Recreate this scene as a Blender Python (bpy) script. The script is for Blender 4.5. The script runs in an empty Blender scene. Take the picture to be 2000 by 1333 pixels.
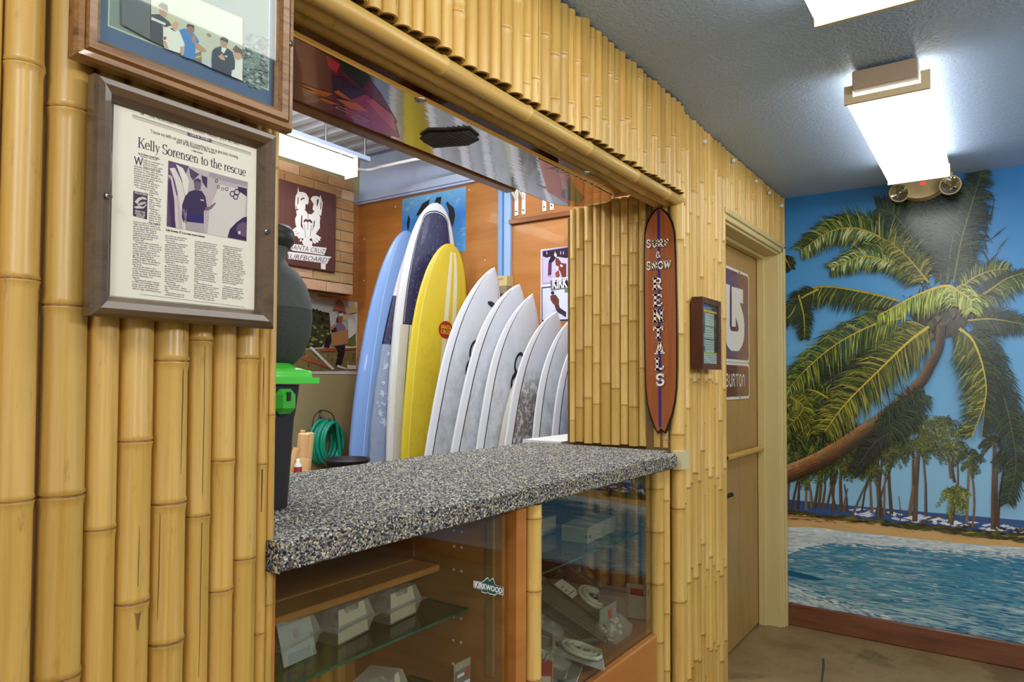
import bpy, bmesh, math, random
from math import sin, cos, pi, radians as RAD, hypot
from mathutils import Vector as V, Matrix
random.seed(7)
sc = bpy.context.scene
COLL = sc.collection

# ------------------------------------------------------------------ camera
CAM = V((0.0, -0.9592, 1.33))
YAW, PITCH, ROLL, FPX, CX, CY = 0.62054, 0.030617, 0.004672, 1368.2, 966.2, 700.8
fw = V((cos(YAW)*cos(PITCH), sin(YAW)*cos(PITCH), sin(PITCH)))
rt0 = fw.cross(V((0, 0, 1))).normalized(); up0 = rt0.cross(fw)
rt = rt0*cos(ROLL) + up0*sin(ROLL); up = up0*cos(ROLL) - rt0*sin(ROLL)
cd = bpy.data.cameras.new('camera'); cam = bpy.data.objects.new('camera', cd); COLL.objects.link(cam)
cam.matrix_world = Matrix((( rt.x, up.x, -fw.x, CAM.x), (rt.y, up.y, -fw.y, CAM.y), (rt.z, up.z, -fw.z, CAM.z), (0, 0, 0, 1)))
cd.sensor_fit = 'HORIZONTAL'; cd.sensor_width = 36; cd.lens = FPX*36/2000
cd.shift_x = (1000-CX)/2000; cd.shift_y = (CY-666.5)/2000
cd.clip_start = 0.02; cd.clip_end = 60
sc.camera = cam

# ------------------------------------------------------------------ light and exposure
w = bpy.data.worlds.new('daylight'); sc.world = w; w.use_nodes = True
w.node_tree.nodes['Background'].inputs[0].default_value = (1.0, 0.96, 0.90, 1)
w.node_tree.nodes['Background'].inputs[1].default_value = 1.05
sc.view_settings.view_transform = 'Standard'; sc.view_settings.look = 'None'
sc.view_settings.gamma = 1; sc.view_settings.use_curve_mapping = False
sc.view_settings.exposure = 0.0
try:
    sc.cycles.max_bounces = 8; sc.cycles.transparent_max_bounces = 16
    sc.cycles.diffuse_bounces = 4; sc.cycles.caustics_reflective = False; sc.cycles.caustics_refractive = False
    sc.cycles.sample_clamp_indirect = 6
except Exception: pass
def tubes(name, loc, power, col=(1, .98, .95), size=.16):       # point light, throws light all round
    l = bpy.data.lights.new(name, 'POINT'); l.shadow_soft_size = size; l.energy = power; l.color = col
    o = bpy.data.objects.new(name, l); o.location = loc; COLL.objects.link(o); return o
# front light continues the ceiling row; second row and store are unseen added fill
for nm, lc, pw in (('fluorescent_front', (-0.5, -0.75, 2.12), 26), ('fill_second_row', (1.3, -2.5, 2.12), 60), ('fill_second_row', (3.1, -2.5, 2.12), 26), ('fill_second_row', (-0.6, -2.6, 2.12), 46)): tubes(nm, lc, pw)
for nm, lc, pw in (('fill_store', (2.4, 1.1, 2.92), 72), ('fill_store', (0.7, 1.9, 2.92), 82), ('fill_store', (3.4, .7, 2.7), 16)): tubes(nm, lc, pw, (.93, .96, 1))
LENS_STRENGTH = 7.0
STRIP_STRENGTH = 13.0

# ------------------------------------------------------------------ plane points read off the photograph
def un(px, py, ax, val):
    D = fw + rt*((px-CX)/FPX) - up*((py-CY)/FPX)
    i = 'xyz'.index(ax); t = (val-CAM[i])/D[i]
    return CAM + D*t
def crop(x0, y0, s, ax, val): return lambda a, b: un(x0+a/s, y0+b/s, ax, val)

# ------------------------------------------------------------------ materials
def lin(c):
    r = []
    for v in c[:3]:
        v /= 255.; r.append(v/12.92 if v <= .04045 else ((v+.055)/1.055)**2.4)
    return (*r, 1)
MATS = {}
def mat(name, col=(128, 128, 128), rough=.5, metal=0, spec=.5, coat=0, var=None, vscale=(8, 8, 8), vdetail=5, bump=0, bscale=200, emit=None, alpha=None, rnd=0, tex='noise', lo=.35, hi=.65, coatr=.03, speck=None):
    if name in MATS: return MATS[name]
    m = bpy.data.materials.new(name); m.use_nodes = True; MATS[name] = m
    nt = m.node_tree; N = nt.nodes; L = nt.links; b = N['Principled BSDF']
    b.inputs['Base Color'].default_value = lin(col); b.inputs['Roughness'].default_value = rough
    b.inputs['Metallic'].default_value = metal; b.inputs['Specular IOR Level'].default_value = spec
    b.inputs['Coat Weight'].default_value = coat; b.inputs['Coat Roughness'].default_value = coatr
    if var or bump or rnd:
        tc = N.new('ShaderNodeTexCoord'); mp = N.new('ShaderNodeMapping'); L.new(tc.outputs['Object'], mp.inputs[0])
        oi = N.new('ShaderNodeObjectInfo')
        vm = N.new('ShaderNodeVectorMath'); vm.operation = 'SCALE'; vm.inputs[0].default_value = (37, 17, 23)
        L.new(oi.outputs['Random'], vm.inputs['Scale'])
        ad = N.new('ShaderNodeVectorMath'); ad.operation = 'ADD'; L.new(tc.outputs['Object'], ad.inputs[0]); L.new(vm.outputs[0], ad.inputs[1])
        L.new(ad.outputs[0], mp.inputs[0])
    if var:
        mp.inputs['Scale'].default_value = vscale
        if tex == 'voronoi':
            n = N.new('ShaderNodeTexVoronoi'); n.inputs['Scale'].default_value = 1; out = n.outputs['Distance']
        else:
            n = N.new('ShaderNodeTexNoise'); n.inputs['Scale'].default_value = 1; n.inputs['Detail'].default_value = vdetail; n.inputs['Roughness'].default_value = .65; out = n.outputs[0]
        L.new(mp.outputs[0], n.inputs['Vector'])
        r = N.new('ShaderNodeValToRGB'); L.new(out, r.inputs[0])
        cols = [col]+list(var)
        r.color_ramp.elements[0].position = lo; r.color_ramp.elements[1].position = hi
        r.color_ramp.elements[0].color = lin(cols[0]); r.color_ramp.elements[1].color = lin(cols[-1])
        for i, c in enumerate(cols[1:-1]):
            e = r.color_ramp.elements.new(lo+(hi-lo)*(i+1)/(len(cols)-1)); e.color = lin(c)
        src = r.outputs[0]
        if speck:                       # scattered darker marks: (colour, scale, low, high, amount)
            mp2 = N.new('ShaderNodeMapping'); mp2.inputs['Scale'].default_value = speck[1]; L.new(ad.outputs[0], mp2.inputs[0])
            n2 = N.new('ShaderNodeTexNoise'); n2.inputs['Scale'].default_value = 1; n2.inputs['Detail'].default_value = 4; n2.inputs['Roughness'].default_value = .7; L.new(mp2.outputs[0], n2.inputs['Vector'])
            m2 = N.new('ShaderNodeMapRange'); m2.inputs[1].default_value = speck[2]; m2.inputs[2].default_value = speck[3]; m2.inputs[4].default_value = speck[4]; L.new(n2.outputs[0], m2.inputs[0])
            x2 = N.new('ShaderNodeMix'); x2.data_type = 'RGBA'; L.new(m2.outputs[0], x2.inputs['Factor']); L.new(src, x2.inputs[6]); x2.inputs[7].default_value = lin(speck[0]); src = x2.outputs[2]
        if rnd:
            hs = N.new('ShaderNodeHueSaturation'); L.new(src, hs.inputs['Color'])
            mr = N.new('ShaderNodeMapRange'); mr.inputs[3].default_value = 1-rnd; mr.inputs[4].default_value = 1+rnd; L.new(oi.outputs['Random'], mr.inputs[0]); L.new(mr.outputs[0], hs.inputs['Value'])
            src = hs.outputs[0]
        L.new(src, b.inputs['Base Color'])
    if bump:
        nb = N.new('ShaderNodeTexNoise'); nb.inputs['Scale'].default_value = bscale; nb.inputs['Detail'].default_value = 3; L.new(tc.outputs['Object'], nb.inputs['Vector'])
        bp = N.new('ShaderNodeBump'); bp.inputs['Strength'].default_value = bump; bp.inputs['Distance'].default_value = .004; L.new(nb.outputs[0], bp.inputs['Height']); L.new(bp.outputs[0], b.inputs['Normal'])
    if emit:
        b.inputs['Emission Color'].default_value = lin(emit[0]); b.inputs['Emission Strength'].default_value = emit[1]
    if alpha is not None: b.inputs['Alpha'].default_value = alpha
    return m
def glass(name, tint=(235, 245, 240), refl=1.0, rough=.0, ior=1.5):
    if name in MATS: return MATS[name]
    m = bpy.data.materials.new(name); m.use_nodes = True; MATS[name] = m; nt = m.node_tree; N = nt.nodes; L = nt.links
    N.remove(N['Principled BSDF']); o = N['Material Output']
    t = N.new('ShaderNodeBsdfTransparent'); t.inputs[0].default_value = lin(tint)
    g = N.new('ShaderNodeBsdfGlossy'); g.inputs['Roughness'].default_value = rough
    f = N.new('ShaderNodeFresnel'); f.inputs[0].default_value = ior
    mu = N.new('ShaderNodeMath'); mu.operation = 'MULTIPLY'; mu.inputs[1].default_value = refl; mu.use_clamp = True; L.new(f.outputs[0], mu.inputs[0])
    ge = N.new('ShaderNodeNewGeometry'); iv = N.new('ShaderNodeMath'); iv.operation = 'SUBTRACT'; iv.inputs[0].default_value = 1; L.new(ge.outputs['Backfacing'], iv.inputs[1])
    m2 = N.new('ShaderNodeMath'); m2.operation = 'MULTIPLY'; L.new(mu.outputs[0], m2.inputs[0]); L.new(iv.outputs[0], m2.inputs[1])
    x = N.new('ShaderNodeMixShader'); L.new(m2.outputs[0], x.inputs[0]); L.new(t.outputs[0], x.inputs[1]); L.new(g.outputs[0], x.inputs[2]); L.new(x.outputs[0], o.inputs[0])
    return m
def printmat(name, rough=.45, coat=0, spec=.4):
    if name in MATS: return MATS[name]
    m = mat(name, rough=rough, coat=coat, spec=spec); N = m.node_tree.nodes
    a = N.new('ShaderNodeVertexColor'); a.layer_name = 'Col'; m.node_tree.links.new(a.outputs[0], N['Principled BSDF'].inputs['Base Color']); return m
def plywood(name, c1, c2, c3, sc_=(2, 2, 14), rough=.35, coat=.15, rnd=.03):
    return mat(name, c1, rough, coat=coat, var=[c2, c3], vscale=sc_, vdetail=6, rnd=rnd, lo=.3, hi=.7)

# ------------------------------------------------------------------ mesh building
def link(o, parent=None, local=False):
    COLL.objects.link(o)
    if parent is not None:
        o.parent = parent
        if not local: o.matrix_parent_inverse = wmat(parent).inverted()     # geometry given in world coordinates
    return o
def wmat(o): return (wmat(o.parent) @ o.matrix_parent_inverse if o.parent else Matrix.Identity(4)) @ o.matrix_basis
def tag(o, label=None, cat=None, group=None, kind=None):
    if label: o['label'] = label
    if cat: o['category'] = cat
    if group: o['group'] = group
    if kind: o['kind'] = kind
    return o
def empty(name, loc=(0, 0, 0), rz=0):
    o = bpy.data.objects.new(name, None); o.location = loc; o.rotation_euler = (0, 0, rz); o.empty_display_size = .05; COLL.objects.link(o); return o
class MB:
    def __init__(s): s.v = []; s.f = []; s.m = []; s.c = []; s.s = []; s.col = False
    def poly(s, pts, m=0, c=None, smooth=False):
        b = len(s.v); s.v += [tuple(p) for p in pts]; s.f.append(tuple(range(b, b+len(pts)))); s.m.append(m); s.c.append(c); s.s.append(smooth)
        if c: s.col = True
    def mesh(s, vs, fs, m=0, c=None, smooth=False):
        b = len(s.v); s.v += [tuple(p) for p in vs]
        for f in fs:
            s.f.append(tuple(i+b for i in f)); s.m.append(m); s.c.append(c); s.s.append(smooth)
        if c: s.col = True
    def box(s, a, b, m=0, c=None, T=None):
        x0, y0, z0 = a; x1, y1, z1 = b
        vs = [(x0, y0, z0), (x1, y0, z0), (x1, y1, z0), (x0, y1, z0), (x0, y0, z1), (x1, y0, z1), (x1, y1, z1), (x0, y1, z1)]
        if T: vs = [T @ V(p) for p in vs]
        s.mesh(vs, [(0, 3, 2, 1), (4, 5, 6, 7), (0, 1, 5, 4), (1, 2, 6, 5), (2, 3, 7, 6), (3, 0, 4, 7)], m, c)
    def bbox(s, a, b, bev=.004, m=0, c=None, T=None):      # box with chamfered edges
        x0, y0, z0 = a; x1, y1, z1 = b; e = min(bev, (x1-x0)*.45, (y1-y0)*.45, (z1-z0)*.45)
        bm = bmesh.new(); bmesh.ops.create_cube(bm, size=1)
        for q in bm.verts: q.co = V(((x0+x1)/2+q.co.x*(x1-x0), (y0+y1)/2+q.co.y*(y1-y0), (z0+z1)/2+q.co.z*(z1-z0)))
        bmesh.ops.bevel(bm, geom=bm.edges[:], offset=e, segments=1, affect='EDGES')
        s.addbm(bm, m, c, T)
    def addbm(s, bm, m=0, c=None, T=None, smooth=False):
        bm.verts.ensure_lookup_table(); bm.verts.index_update()
        vs = [(T @ q.co if T else q.co.copy()) for q in bm.verts]
        s.mesh(vs, [[q.index for q in f.verts] for f in bm.faces], m, c, smooth); bm.free()
    def prism(s, pts, off, m=0, c=None, mside=None):       # closed outline extruded along the vector off
        n = len(pts); off = V(off); a = [V(p) for p in pts]; b = [p+off for p in a]
        s.poly(a, m, c); s.poly(b[::-1], m, c)
        for i in range(n): s.poly([a[i], b[i], b[(i+1) % n], a[(i+1) % n]][::-1], m if mside is None else mside, c)
    def tube(s, path, r, n=8, m=0, c=None, cap=True, smooth=True, closed=False):
        path = [V(p) for p in path]; rings = []; N = len(path)
        rr = r if isinstance(r, (list, tuple)) else [r]*N
        prev = None
        for i, p in enumerate(path):
            if closed: t = (path[(i+1) % N]-path[i-1])
            else: t = (path[min(i+1, N-1)]-path[max(i-1, 0)])
            t = t.normalized()
            if prev is None:
                ref = V((0, 0, 1)) if abs(t.z) < .9 else V((1, 0, 0)); u = t.cross(ref).normalized()
            else: u = (prev-t*prev.dot(t)).normalized()
            prev = u; q = t.cross(u)
            rings.append([p+(u*cos(2*pi*k/n)+q*sin(2*pi*k/n))*rr[i] for k in range(n)])
        vs = [q for R in rings for q in R]; fs = []
        M = N if closed else N-1
        for i in range(M):
            j = (i+1) % N
            for k in range(n): fs.append((i*n+k, i*n+(k+1) % n, j*n+(k+1) % n, j*n+k))
        s.mesh(vs, fs, m, c, smooth)
        if cap and not closed: s.poly(rings[0][::-1], m, c); s.poly(rings[-1], m, c)
    def lathe(s, prof, n=16, m=0, c=None, T=None, smooth=True, mats=None):   # prof of (radius, z)
        vs = []
        for r, z in prof:
            for k in range(n): vs.append(V((r*cos(2*pi*k/n), r*sin(2*pi*k/n), z)))
        if T: vs = [T @ q for q in vs]
        b = len(s.v); s.v += [tuple(p) for p in vs]
        for i in range(len(prof)-1):
            for k in range(n):
                s.f.append((b+i*n+k, b+i*n+(k+1) % n, b+(i+1)*n+(k+1) % n, b+(i+1)*n+k)); s.m.append(mats[i] if mats else m); s.c.append(c); s.s.append(smooth)
    def data(s, name, mats):
        me = bpy.data.meshes.new(name); me.from_pydata(s.v, [], s.f); 
        for q in mats: me.materials.append(q)
        me.polygons.foreach_set('material_index', s.m); me.polygons.foreach_set('use_smooth', s.s)
        if s.col:
            a = me.color_attributes.new('Col', 'FLOAT_COLOR', 'CORNER'); buf = []
            for f, c in zip(s.f, s.c):
                k = lin(c) if c else (.8, .8, .8, 1)
                buf += list(k)*len(f)
            a.data.foreach_set('color', buf)
        me.update(); return me
    def build(s, name, mats, parent=None, kind=None, loc=None, local=False):
        if not isinstance(mats, (list, tuple)): mats = [mats]
        o = bpy.data.objects.new(name, s.data(name, mats)); link(o, parent, local)
        if loc is not None: o.location = loc
        if kind: o['kind'] = kind
        return o
def boxobj(name, a, b, m, parent=None, bev=0, kind=None):
    q = MB()
    if bev: q.bbox(a, b, bev)
    else: q.box(a, b)
    return q.build(name, m, parent, kind)

# ------------------------------------------------------------------ lettering
_tx = {}
def glyphs(txt, bold=0):
    if (txt, bold) in _tx: return _tx[(txt, bold)]
    cu = bpy.data.curves.new('lettering', 'FONT'); cu.body = txt; cu.size = 1; cu.resolution_u = 2; cu.offset = bold
    o = bpy.data.objects.new('lettering', cu); me = o.to_mesh()
    vs = [(q.co.x, q.co.y) for q in me.vertices]; fs = [tuple(p.vertices) for p in me.polygons]
    o.to_mesh_clear(); bpy.data.objects.remove(o); bpy.data.curves.remove(cu)
    _tx[(txt, bold)] = (vs, fs); return vs, fs
def text(mb, txt, O, X, Y, width=None, height=None, c=(0, 0, 0), m=0, bold=0, off=None, shear=0):
    """letters from point O, along unit X, up unit Y; scaled to width (and cap height)"""
    vs, fs = glyphs(txt, bold)
    if not vs: return
    x0 = min(q[0] for q in vs); x1 = max(q[0] for q in vs)
    sx = width/(x1-x0) if width else height/.7
    sy = height/.7 if height else sx
    O = V(O); X = V(X); Y = V(Y)
    if off: O = O+V(off)
    mb.mesh([O+X*((q[0]-x0+shear*q[1])*sx)+Y*(q[1]*sy) for q in vs], fs, m, c)
def stroke(mb, pts, w0, w1, put, c, m=0):
    n = len(pts); L = []; R = []
    for i in range(n):
        a = pts[max(i-1, 0)]; b = pts[min(i+1, n-1)]; d = hypot(b[0]-a[0], b[1]-a[1]) or 1
        nx, ny = -(b[1]-a[1])/d, (b[0]-a[0])/d; w_ = (w0[i] if isinstance(w0, list) else w0+(w1-w0)*i/max(1, n-1))/2
        L.append((pts[i][0]+nx*w_, pts[i][1]+ny*w_)); R.append((pts[i][0]-nx*w_, pts[i][1]-ny*w_))
    for i in range(n-1): mb.poly([put(*R[i]), put(*R[i+1]), put(*L[i+1]), put(*L[i])], m, c)
def arc(cx, cy, rx, ry, a0, a1, n=14): return [(cx+rx*cos(RAD(a0+(a1-a0)*i/n)), cy+ry*sin(RAD(a0+(a1-a0)*i/n))) for i in range(n+1)]
def arcw(a0, a1, tk, tn, n=14): return [tn+(tk-tn)*abs(cos(RAD(a0+(a1-a0)*i/n)))**1.3 for i in range(n+1)]
T_, t_ = .13, .045
def _a(*q): return ('a',)+q
SERIF = {
 'K': (.9, [('r', .12, 0, .26, 1), ('r', .02, 0, .36, t_), ('r', .02, 1-t_, .36, 1), ('s', [(.24, .4), (.74, .97)], t_+.01), ('s', [(.4, .55), (.78, .03)], T_), ('r', .6, 0, .92, t_), ('r', .58, 1-t_, .88, 1)]),
 'e': (.6, [_a(.3, .33, .24, .32, 2, 318), ('r', .08, .34, .55, .34+t_)]),
 'l': (.33, [('r', .1, 0, .22, 1), ('r', .02, 0, .31, t_), ('r', .02, 1-t_, .22, 1)]),
 'y': (.6, [('s', [(.09, .64), (.33, .03)], T_-.02), ('s', [(.52, .64), (.31, .03), (.22, -.22), (.1, -.28)], t_+.01), ('r', -.02, .64-t_, .24, .64), ('r', .4, .64-t_, .62, .64)]),
 'S': (.68, [_a(.33, .745, .25, .235, 25, 270), _a(.34, .265, .27, .245, 90, -155), ('r', .54, .72, .58, 1), ('r', .06, .02, .1, .3)]),
 'o': (.64, [_a(.32, .325, .26, .315, 0, 360)]),
 'r': (.46, [('r', .1, 0, .22, .64), ('r', .02, 0, .32, t_), ('r', .02, .64-t_, .22, .64), ('s', [(.2, .42), (.28, .57), (.37, .62), (.43, .58)], .07)]),
 'n': (.7, [('r', .1, 0, .22, .64), ('r', .02, 0, .3, t_), ('r', .02, .64-t_, .22, .64), ('r', .48, 0, .6, .46), ('r', .4, 0, .68, t_), ('s', arc(.36, .42, .18, .2, 180, 0, 8), .07)]),
 's': (.5, [_a(.25, .47, .17, .15, 30, 270), _a(.25, .17, .19, .15, 90, -155), ('r', .38, .46, .41, .65), ('r', .06, 0, .09, .2)]),
 't': (.4, [('r', .13, .06, .25, .84), ('r', .02, .64-t_, .38, .64), ('s', [(.19, .08), (.26, .02), (.38, .08)], .07)]),
 'h': (.7, [('r', .1, 0, .22, 1), ('r', .02, 0, .3, t_), ('r', .02, 1-t_, .22, 1), ('r', .48, 0, .6, .46), ('r', .4, 0, .68, t_), ('s', arc(.36, .42, .18, .2, 180, 0, 8), .07)]),
 'u': (.7, [('r', .1, .2, .22, .64), ('r', .02, .64-t_, .22, .64), ('r', .48, 0, .6, .64), ('r', .4, .64-t_, .6, .64), ('r', .48, 0, .68, t_), ('s', arc(.33, .22, .18, .2, 180, 350, 8), .07)]),
 'c': (.56, [_a(.3, .325, .24, .315, 45, 320)]),
 ' ': (.32, []),
}
def serif_line(mb, txt, put, c, m=0):        # put(x, y) of the unit line; returns the advance
    x = 0
    for ch in txt:
        adv, ops = SERIF[ch]
        for op in ops:
            if op[0] == 'r': mb.poly([put(x+op[1], op[2]), put(x+op[3], op[2]), put(x+op[3], op[4]), put(x+op[1], op[4])], m, c)
            elif op[0] == 's': stroke(mb, [(x+a, b) for a, b in op[1]], op[2], op[2], put, c, m)
            else: stroke(mb, [(x+a, b) for a, b in arc(*op[1:])], arcw(op[5], op[6], T_, t_), 0, put, c, m)
        x += adv
    return x
# ================================================================== materials of the room
XM = 4.1055; HC = 2.352; XJ = 2.512
BAM = mat('bamboo', (182, 141, 66), .38, coat=.12, coatr=.2, var=[(202, 162, 82), (212, 177, 100), (192, 150, 73)], vscale=(55, 55, 2.2), vdetail=5, rnd=.13, lo=.25, hi=.75, speck=((136, 96, 42), (90, 90, 26), .62, .74, .55))
BAMD = mat('bamboo_near', (168, 128, 56), .36, coat=.15, coatr=.2, var=[(188, 148, 70), (198, 160, 84), (178, 137, 62)], vscale=(60, 60, 1.6), vdetail=6, rnd=.07, lo=.28, hi=.72, speck=((126, 92, 42), (70, 70, 14), .60, .76, .6))
NODE = mat('bamboo_node', (112, 74, 30), .55, var=[(158, 114, 56)], vscale=(90, 90, 90), rnd=.1)
SCAR = mat('bamboo_scar', (110, 72, 32), .7, var=[(140, 98, 48)], vscale=(60, 60, 20))
CUT = mat('bamboo_cut', (186, 158, 104), .6, var=[(160, 128, 76)], vscale=(200, 200, 200))
HOLE = mat('bamboo_hollow', (92, 66, 34), .8)
PLY = plywood('orange_plywood', (166, 102, 44), (184, 118, 54), (194, 132, 68), (1.2, 1.2, 9))
PLYD = plywood('brown_wood', (120, 70, 30), (140, 84, 38), (152, 96, 46), (2, 30, 30))
BACK = mat('backing_board', (110, 82, 42), .8)
CEIL = mat('ceiling_paint', (166, 190, 224), .5, bump=1.0, bscale=95, spec=.4)
FLOOR = mat('concrete', (120, 98, 62), .5, var=[(138, 116, 76), (150, 126, 84), (116, 96, 62)], vscale=(3, 3, 3), vdetail=8, bump=.05, bscale=60)
CREAM = mat('cream_paint', (206, 188, 132), .42, var=[(200, 181, 124)], vscale=(20, 20, 3))
DOORW = mat('door_birch', (158, 124, 68), .4, var=[(172, 138, 80), (164, 130, 72)], vscale=(14, 14, 2.2), vdetail=6)
BASEB = plywood('baseboard_mahogany', (92, 52, 32), (112, 67, 43), (126, 78, 52), (30, 3, 30))
BEIGE = mat('beige_wall_paint', (158, 146, 104), .6)
PALEBLUE = mat('pale_blue_paint', (192, 206, 234), .55)
MORTAR = mat('brick_mortar', (176, 154, 122), .9)
BLACK = mat('black_plastic', (24, 24, 26), .4)
WHITE = mat('white_plastic', (232, 232, 226), .35)
STEEL = mat('steel', (170, 170, 168), .3, metal=1)
GLUE = mat('white_caulk', (228, 226, 214), .5)

# ================================================================== room shell
def struct(o, label=None): o['kind'] = 'structure'; return o
struct(boxobj('floor', (-3, -4, -.05), (XM, 3.5, 0), FLOOR))
cl = struct(boxobj('ceiling', (-3, -4, HC), (XM, .02, HC+.05), CEIL))
OPP = mat('shop_wall_paint', (176, 160, 118), .6)
struct(boxobj('wall_opposite', (-3, -4.05, 0), (XM, -4, HC), OPP))
mural_wall = struct(boxobj('wall_right', (XM, -4, 0), (XM+.1, .0, HC), mat('mural_backing', (90, 150, 200), .5)))
bb = MB(); bb.bbox((XM-.022, -4, 0), (XM+.001, -.002, .118), .006); struct(bb.build('baseboard_right', BASEB))
# --- back room shell
XB, YB = 4.10, 3.38
struct(boxobj('wall_store_right', (XB, .16, 0), (XB+.1, YB+.1, 3.5), PALEBLUE))
struct(boxobj('wall_store_rear', (-1.2, YB, 0), (XB, YB+.1, 3.5), BEIGE))
struct(boxobj('wall_store_left', (-1.3, .1, 0), (-1.2, YB, 3.5), BEIGE))
# corrugated roof deck, ribs running away from the serving window
dk = MB(); x = -1.2; prof = []
while x < XB:
    prof += [(x, 3.26), (x+.055, 3.26), (x+.075, 3.18), (x+.13, 3.18), (x+.15, 3.26)]; x += .15
prof += [(XB, 3.26)]
for a, b in zip(prof, prof[1:]): dk.poly([(a[0], .02, a[1]), (a[0], YB, a[1]), (b[0], YB, b[1]), (b[0], .02, b[1])])
deck = struct(dk.build('ceiling_store', mat('roof_deck_paint', (214, 220, 236), .4, spec=.5)))
dk = MB(); dk.box((-1.2, .02, 3.3), (XB, YB, 3.34)); dk.build('roof_slab', mat('roof_slab', (120, 126, 140), .7), deck, 'structure')
boxobj('header_fascia', (-1.2, .012, HC-.02), (XB, .06, 3.34), mat('header_paint', (180, 186, 200), .6), deck, kind='structure')
# orange panelling on the right wall of the back room: three sheets with a ledge
panels = [((XB-.014, 1.92, 0), (XB, YB, 2.785)), ((XB-.014, .16, 0), (XB, 1.915, 2.455)), ((XB-.012, .16, 2.46), (XB, 1.915, 2.74))]
wsr = bpy.data.objects['wall_store_right']
for a, b in panels: boxobj('wall_panel', a, b, PLY, wsr)
boxobj('ledge', (XB-.05, .16, 2.43), (XB, 1.82, 2.462), plywood('ledge_wood', (120, 66, 26), (134, 76, 34), (142, 84, 40), (20, 2, 20)), wsr)
q = MB(); q.box((XB-.05, .16, 2.785), (XB, YB, 2.80)); q.box((XB-.07, .16, 2.80), (XB-.0, YB, 2.86)); q.build('steel_angle', PALEBLUE, wsr)
boxobj('wall_panel', (3.66, YB-.012, 1.98), (XB-.014, YB, 2.83), PLY, bpy.data.objects['wall_store_rear'])
for yy, zz in ((2.95, 2.72), (2.2, 2.74), (3.3, 2.15), (3.3, 2.5), (2.6, 2.05), (2.05, 2.2)):
    q = MB(); q.lathe([(.0, 0), (.007, 0), (.005, .006), (0, .007)], 8, T=Matrix.Translation((XB-.014, yy, zz)) @ Matrix.Rotation(-pi/2, 4, 'Y')); q.build('screw_head', WHITE, wsr)
# brick volume on the rear wall
BX0, BX1, BY, BZ0, BZ1 = 2.2, 3.858, 3.18, 1.995, 2.905
bw = struct(boxobj('wall_brick', (BX0, BY+.012, BZ0+.004), (BX1-.004, YB-.001, BZ1), MORTAR))
BRK = [mat('brick_%s' % n, c, .85, var=[v], vscale=(9, 9, 16), bump=.25, bscale=70, rnd=.1) for n, c, v in (('tan', (184, 146, 98), (170, 128, 82)), ('rose', (188, 146, 112), (200, 164, 134)), ('brown', (160, 118, 74), (176, 134, 88)), ('sand', (196, 162, 112), (180, 144, 96)))]
random.seed(3); nc = 11; ch = (BZ1-BZ0)/nc; Lb = .27
bm_ = MB(); bm_.bbox((0, 0, 0), (Lb-.008, .10, ch-.008), .004)
half_ = MB(); half_.bbox((0, 0, 0), (Lb/2-.008, .10, ch-.008), .004)
bdat = [bm_.data('brick', [m]) for m in BRK]; hdat = [half_.data('brick', [m]) for m in BRK]
for r in range(nc):
    xx = BX1; first = r % 2
    while xx > BX0+.05:
        if first: d = random.choice(hdat); xx -= Lb/2; first = 0
        else: d = random.choice(bdat); xx -= Lb
        o = bpy.data.objects.new('brick', d); link(o, bw); o.location = (xx+.004, BY+random.uniform(-.002, .003), BZ0+r*ch+.004)

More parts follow.
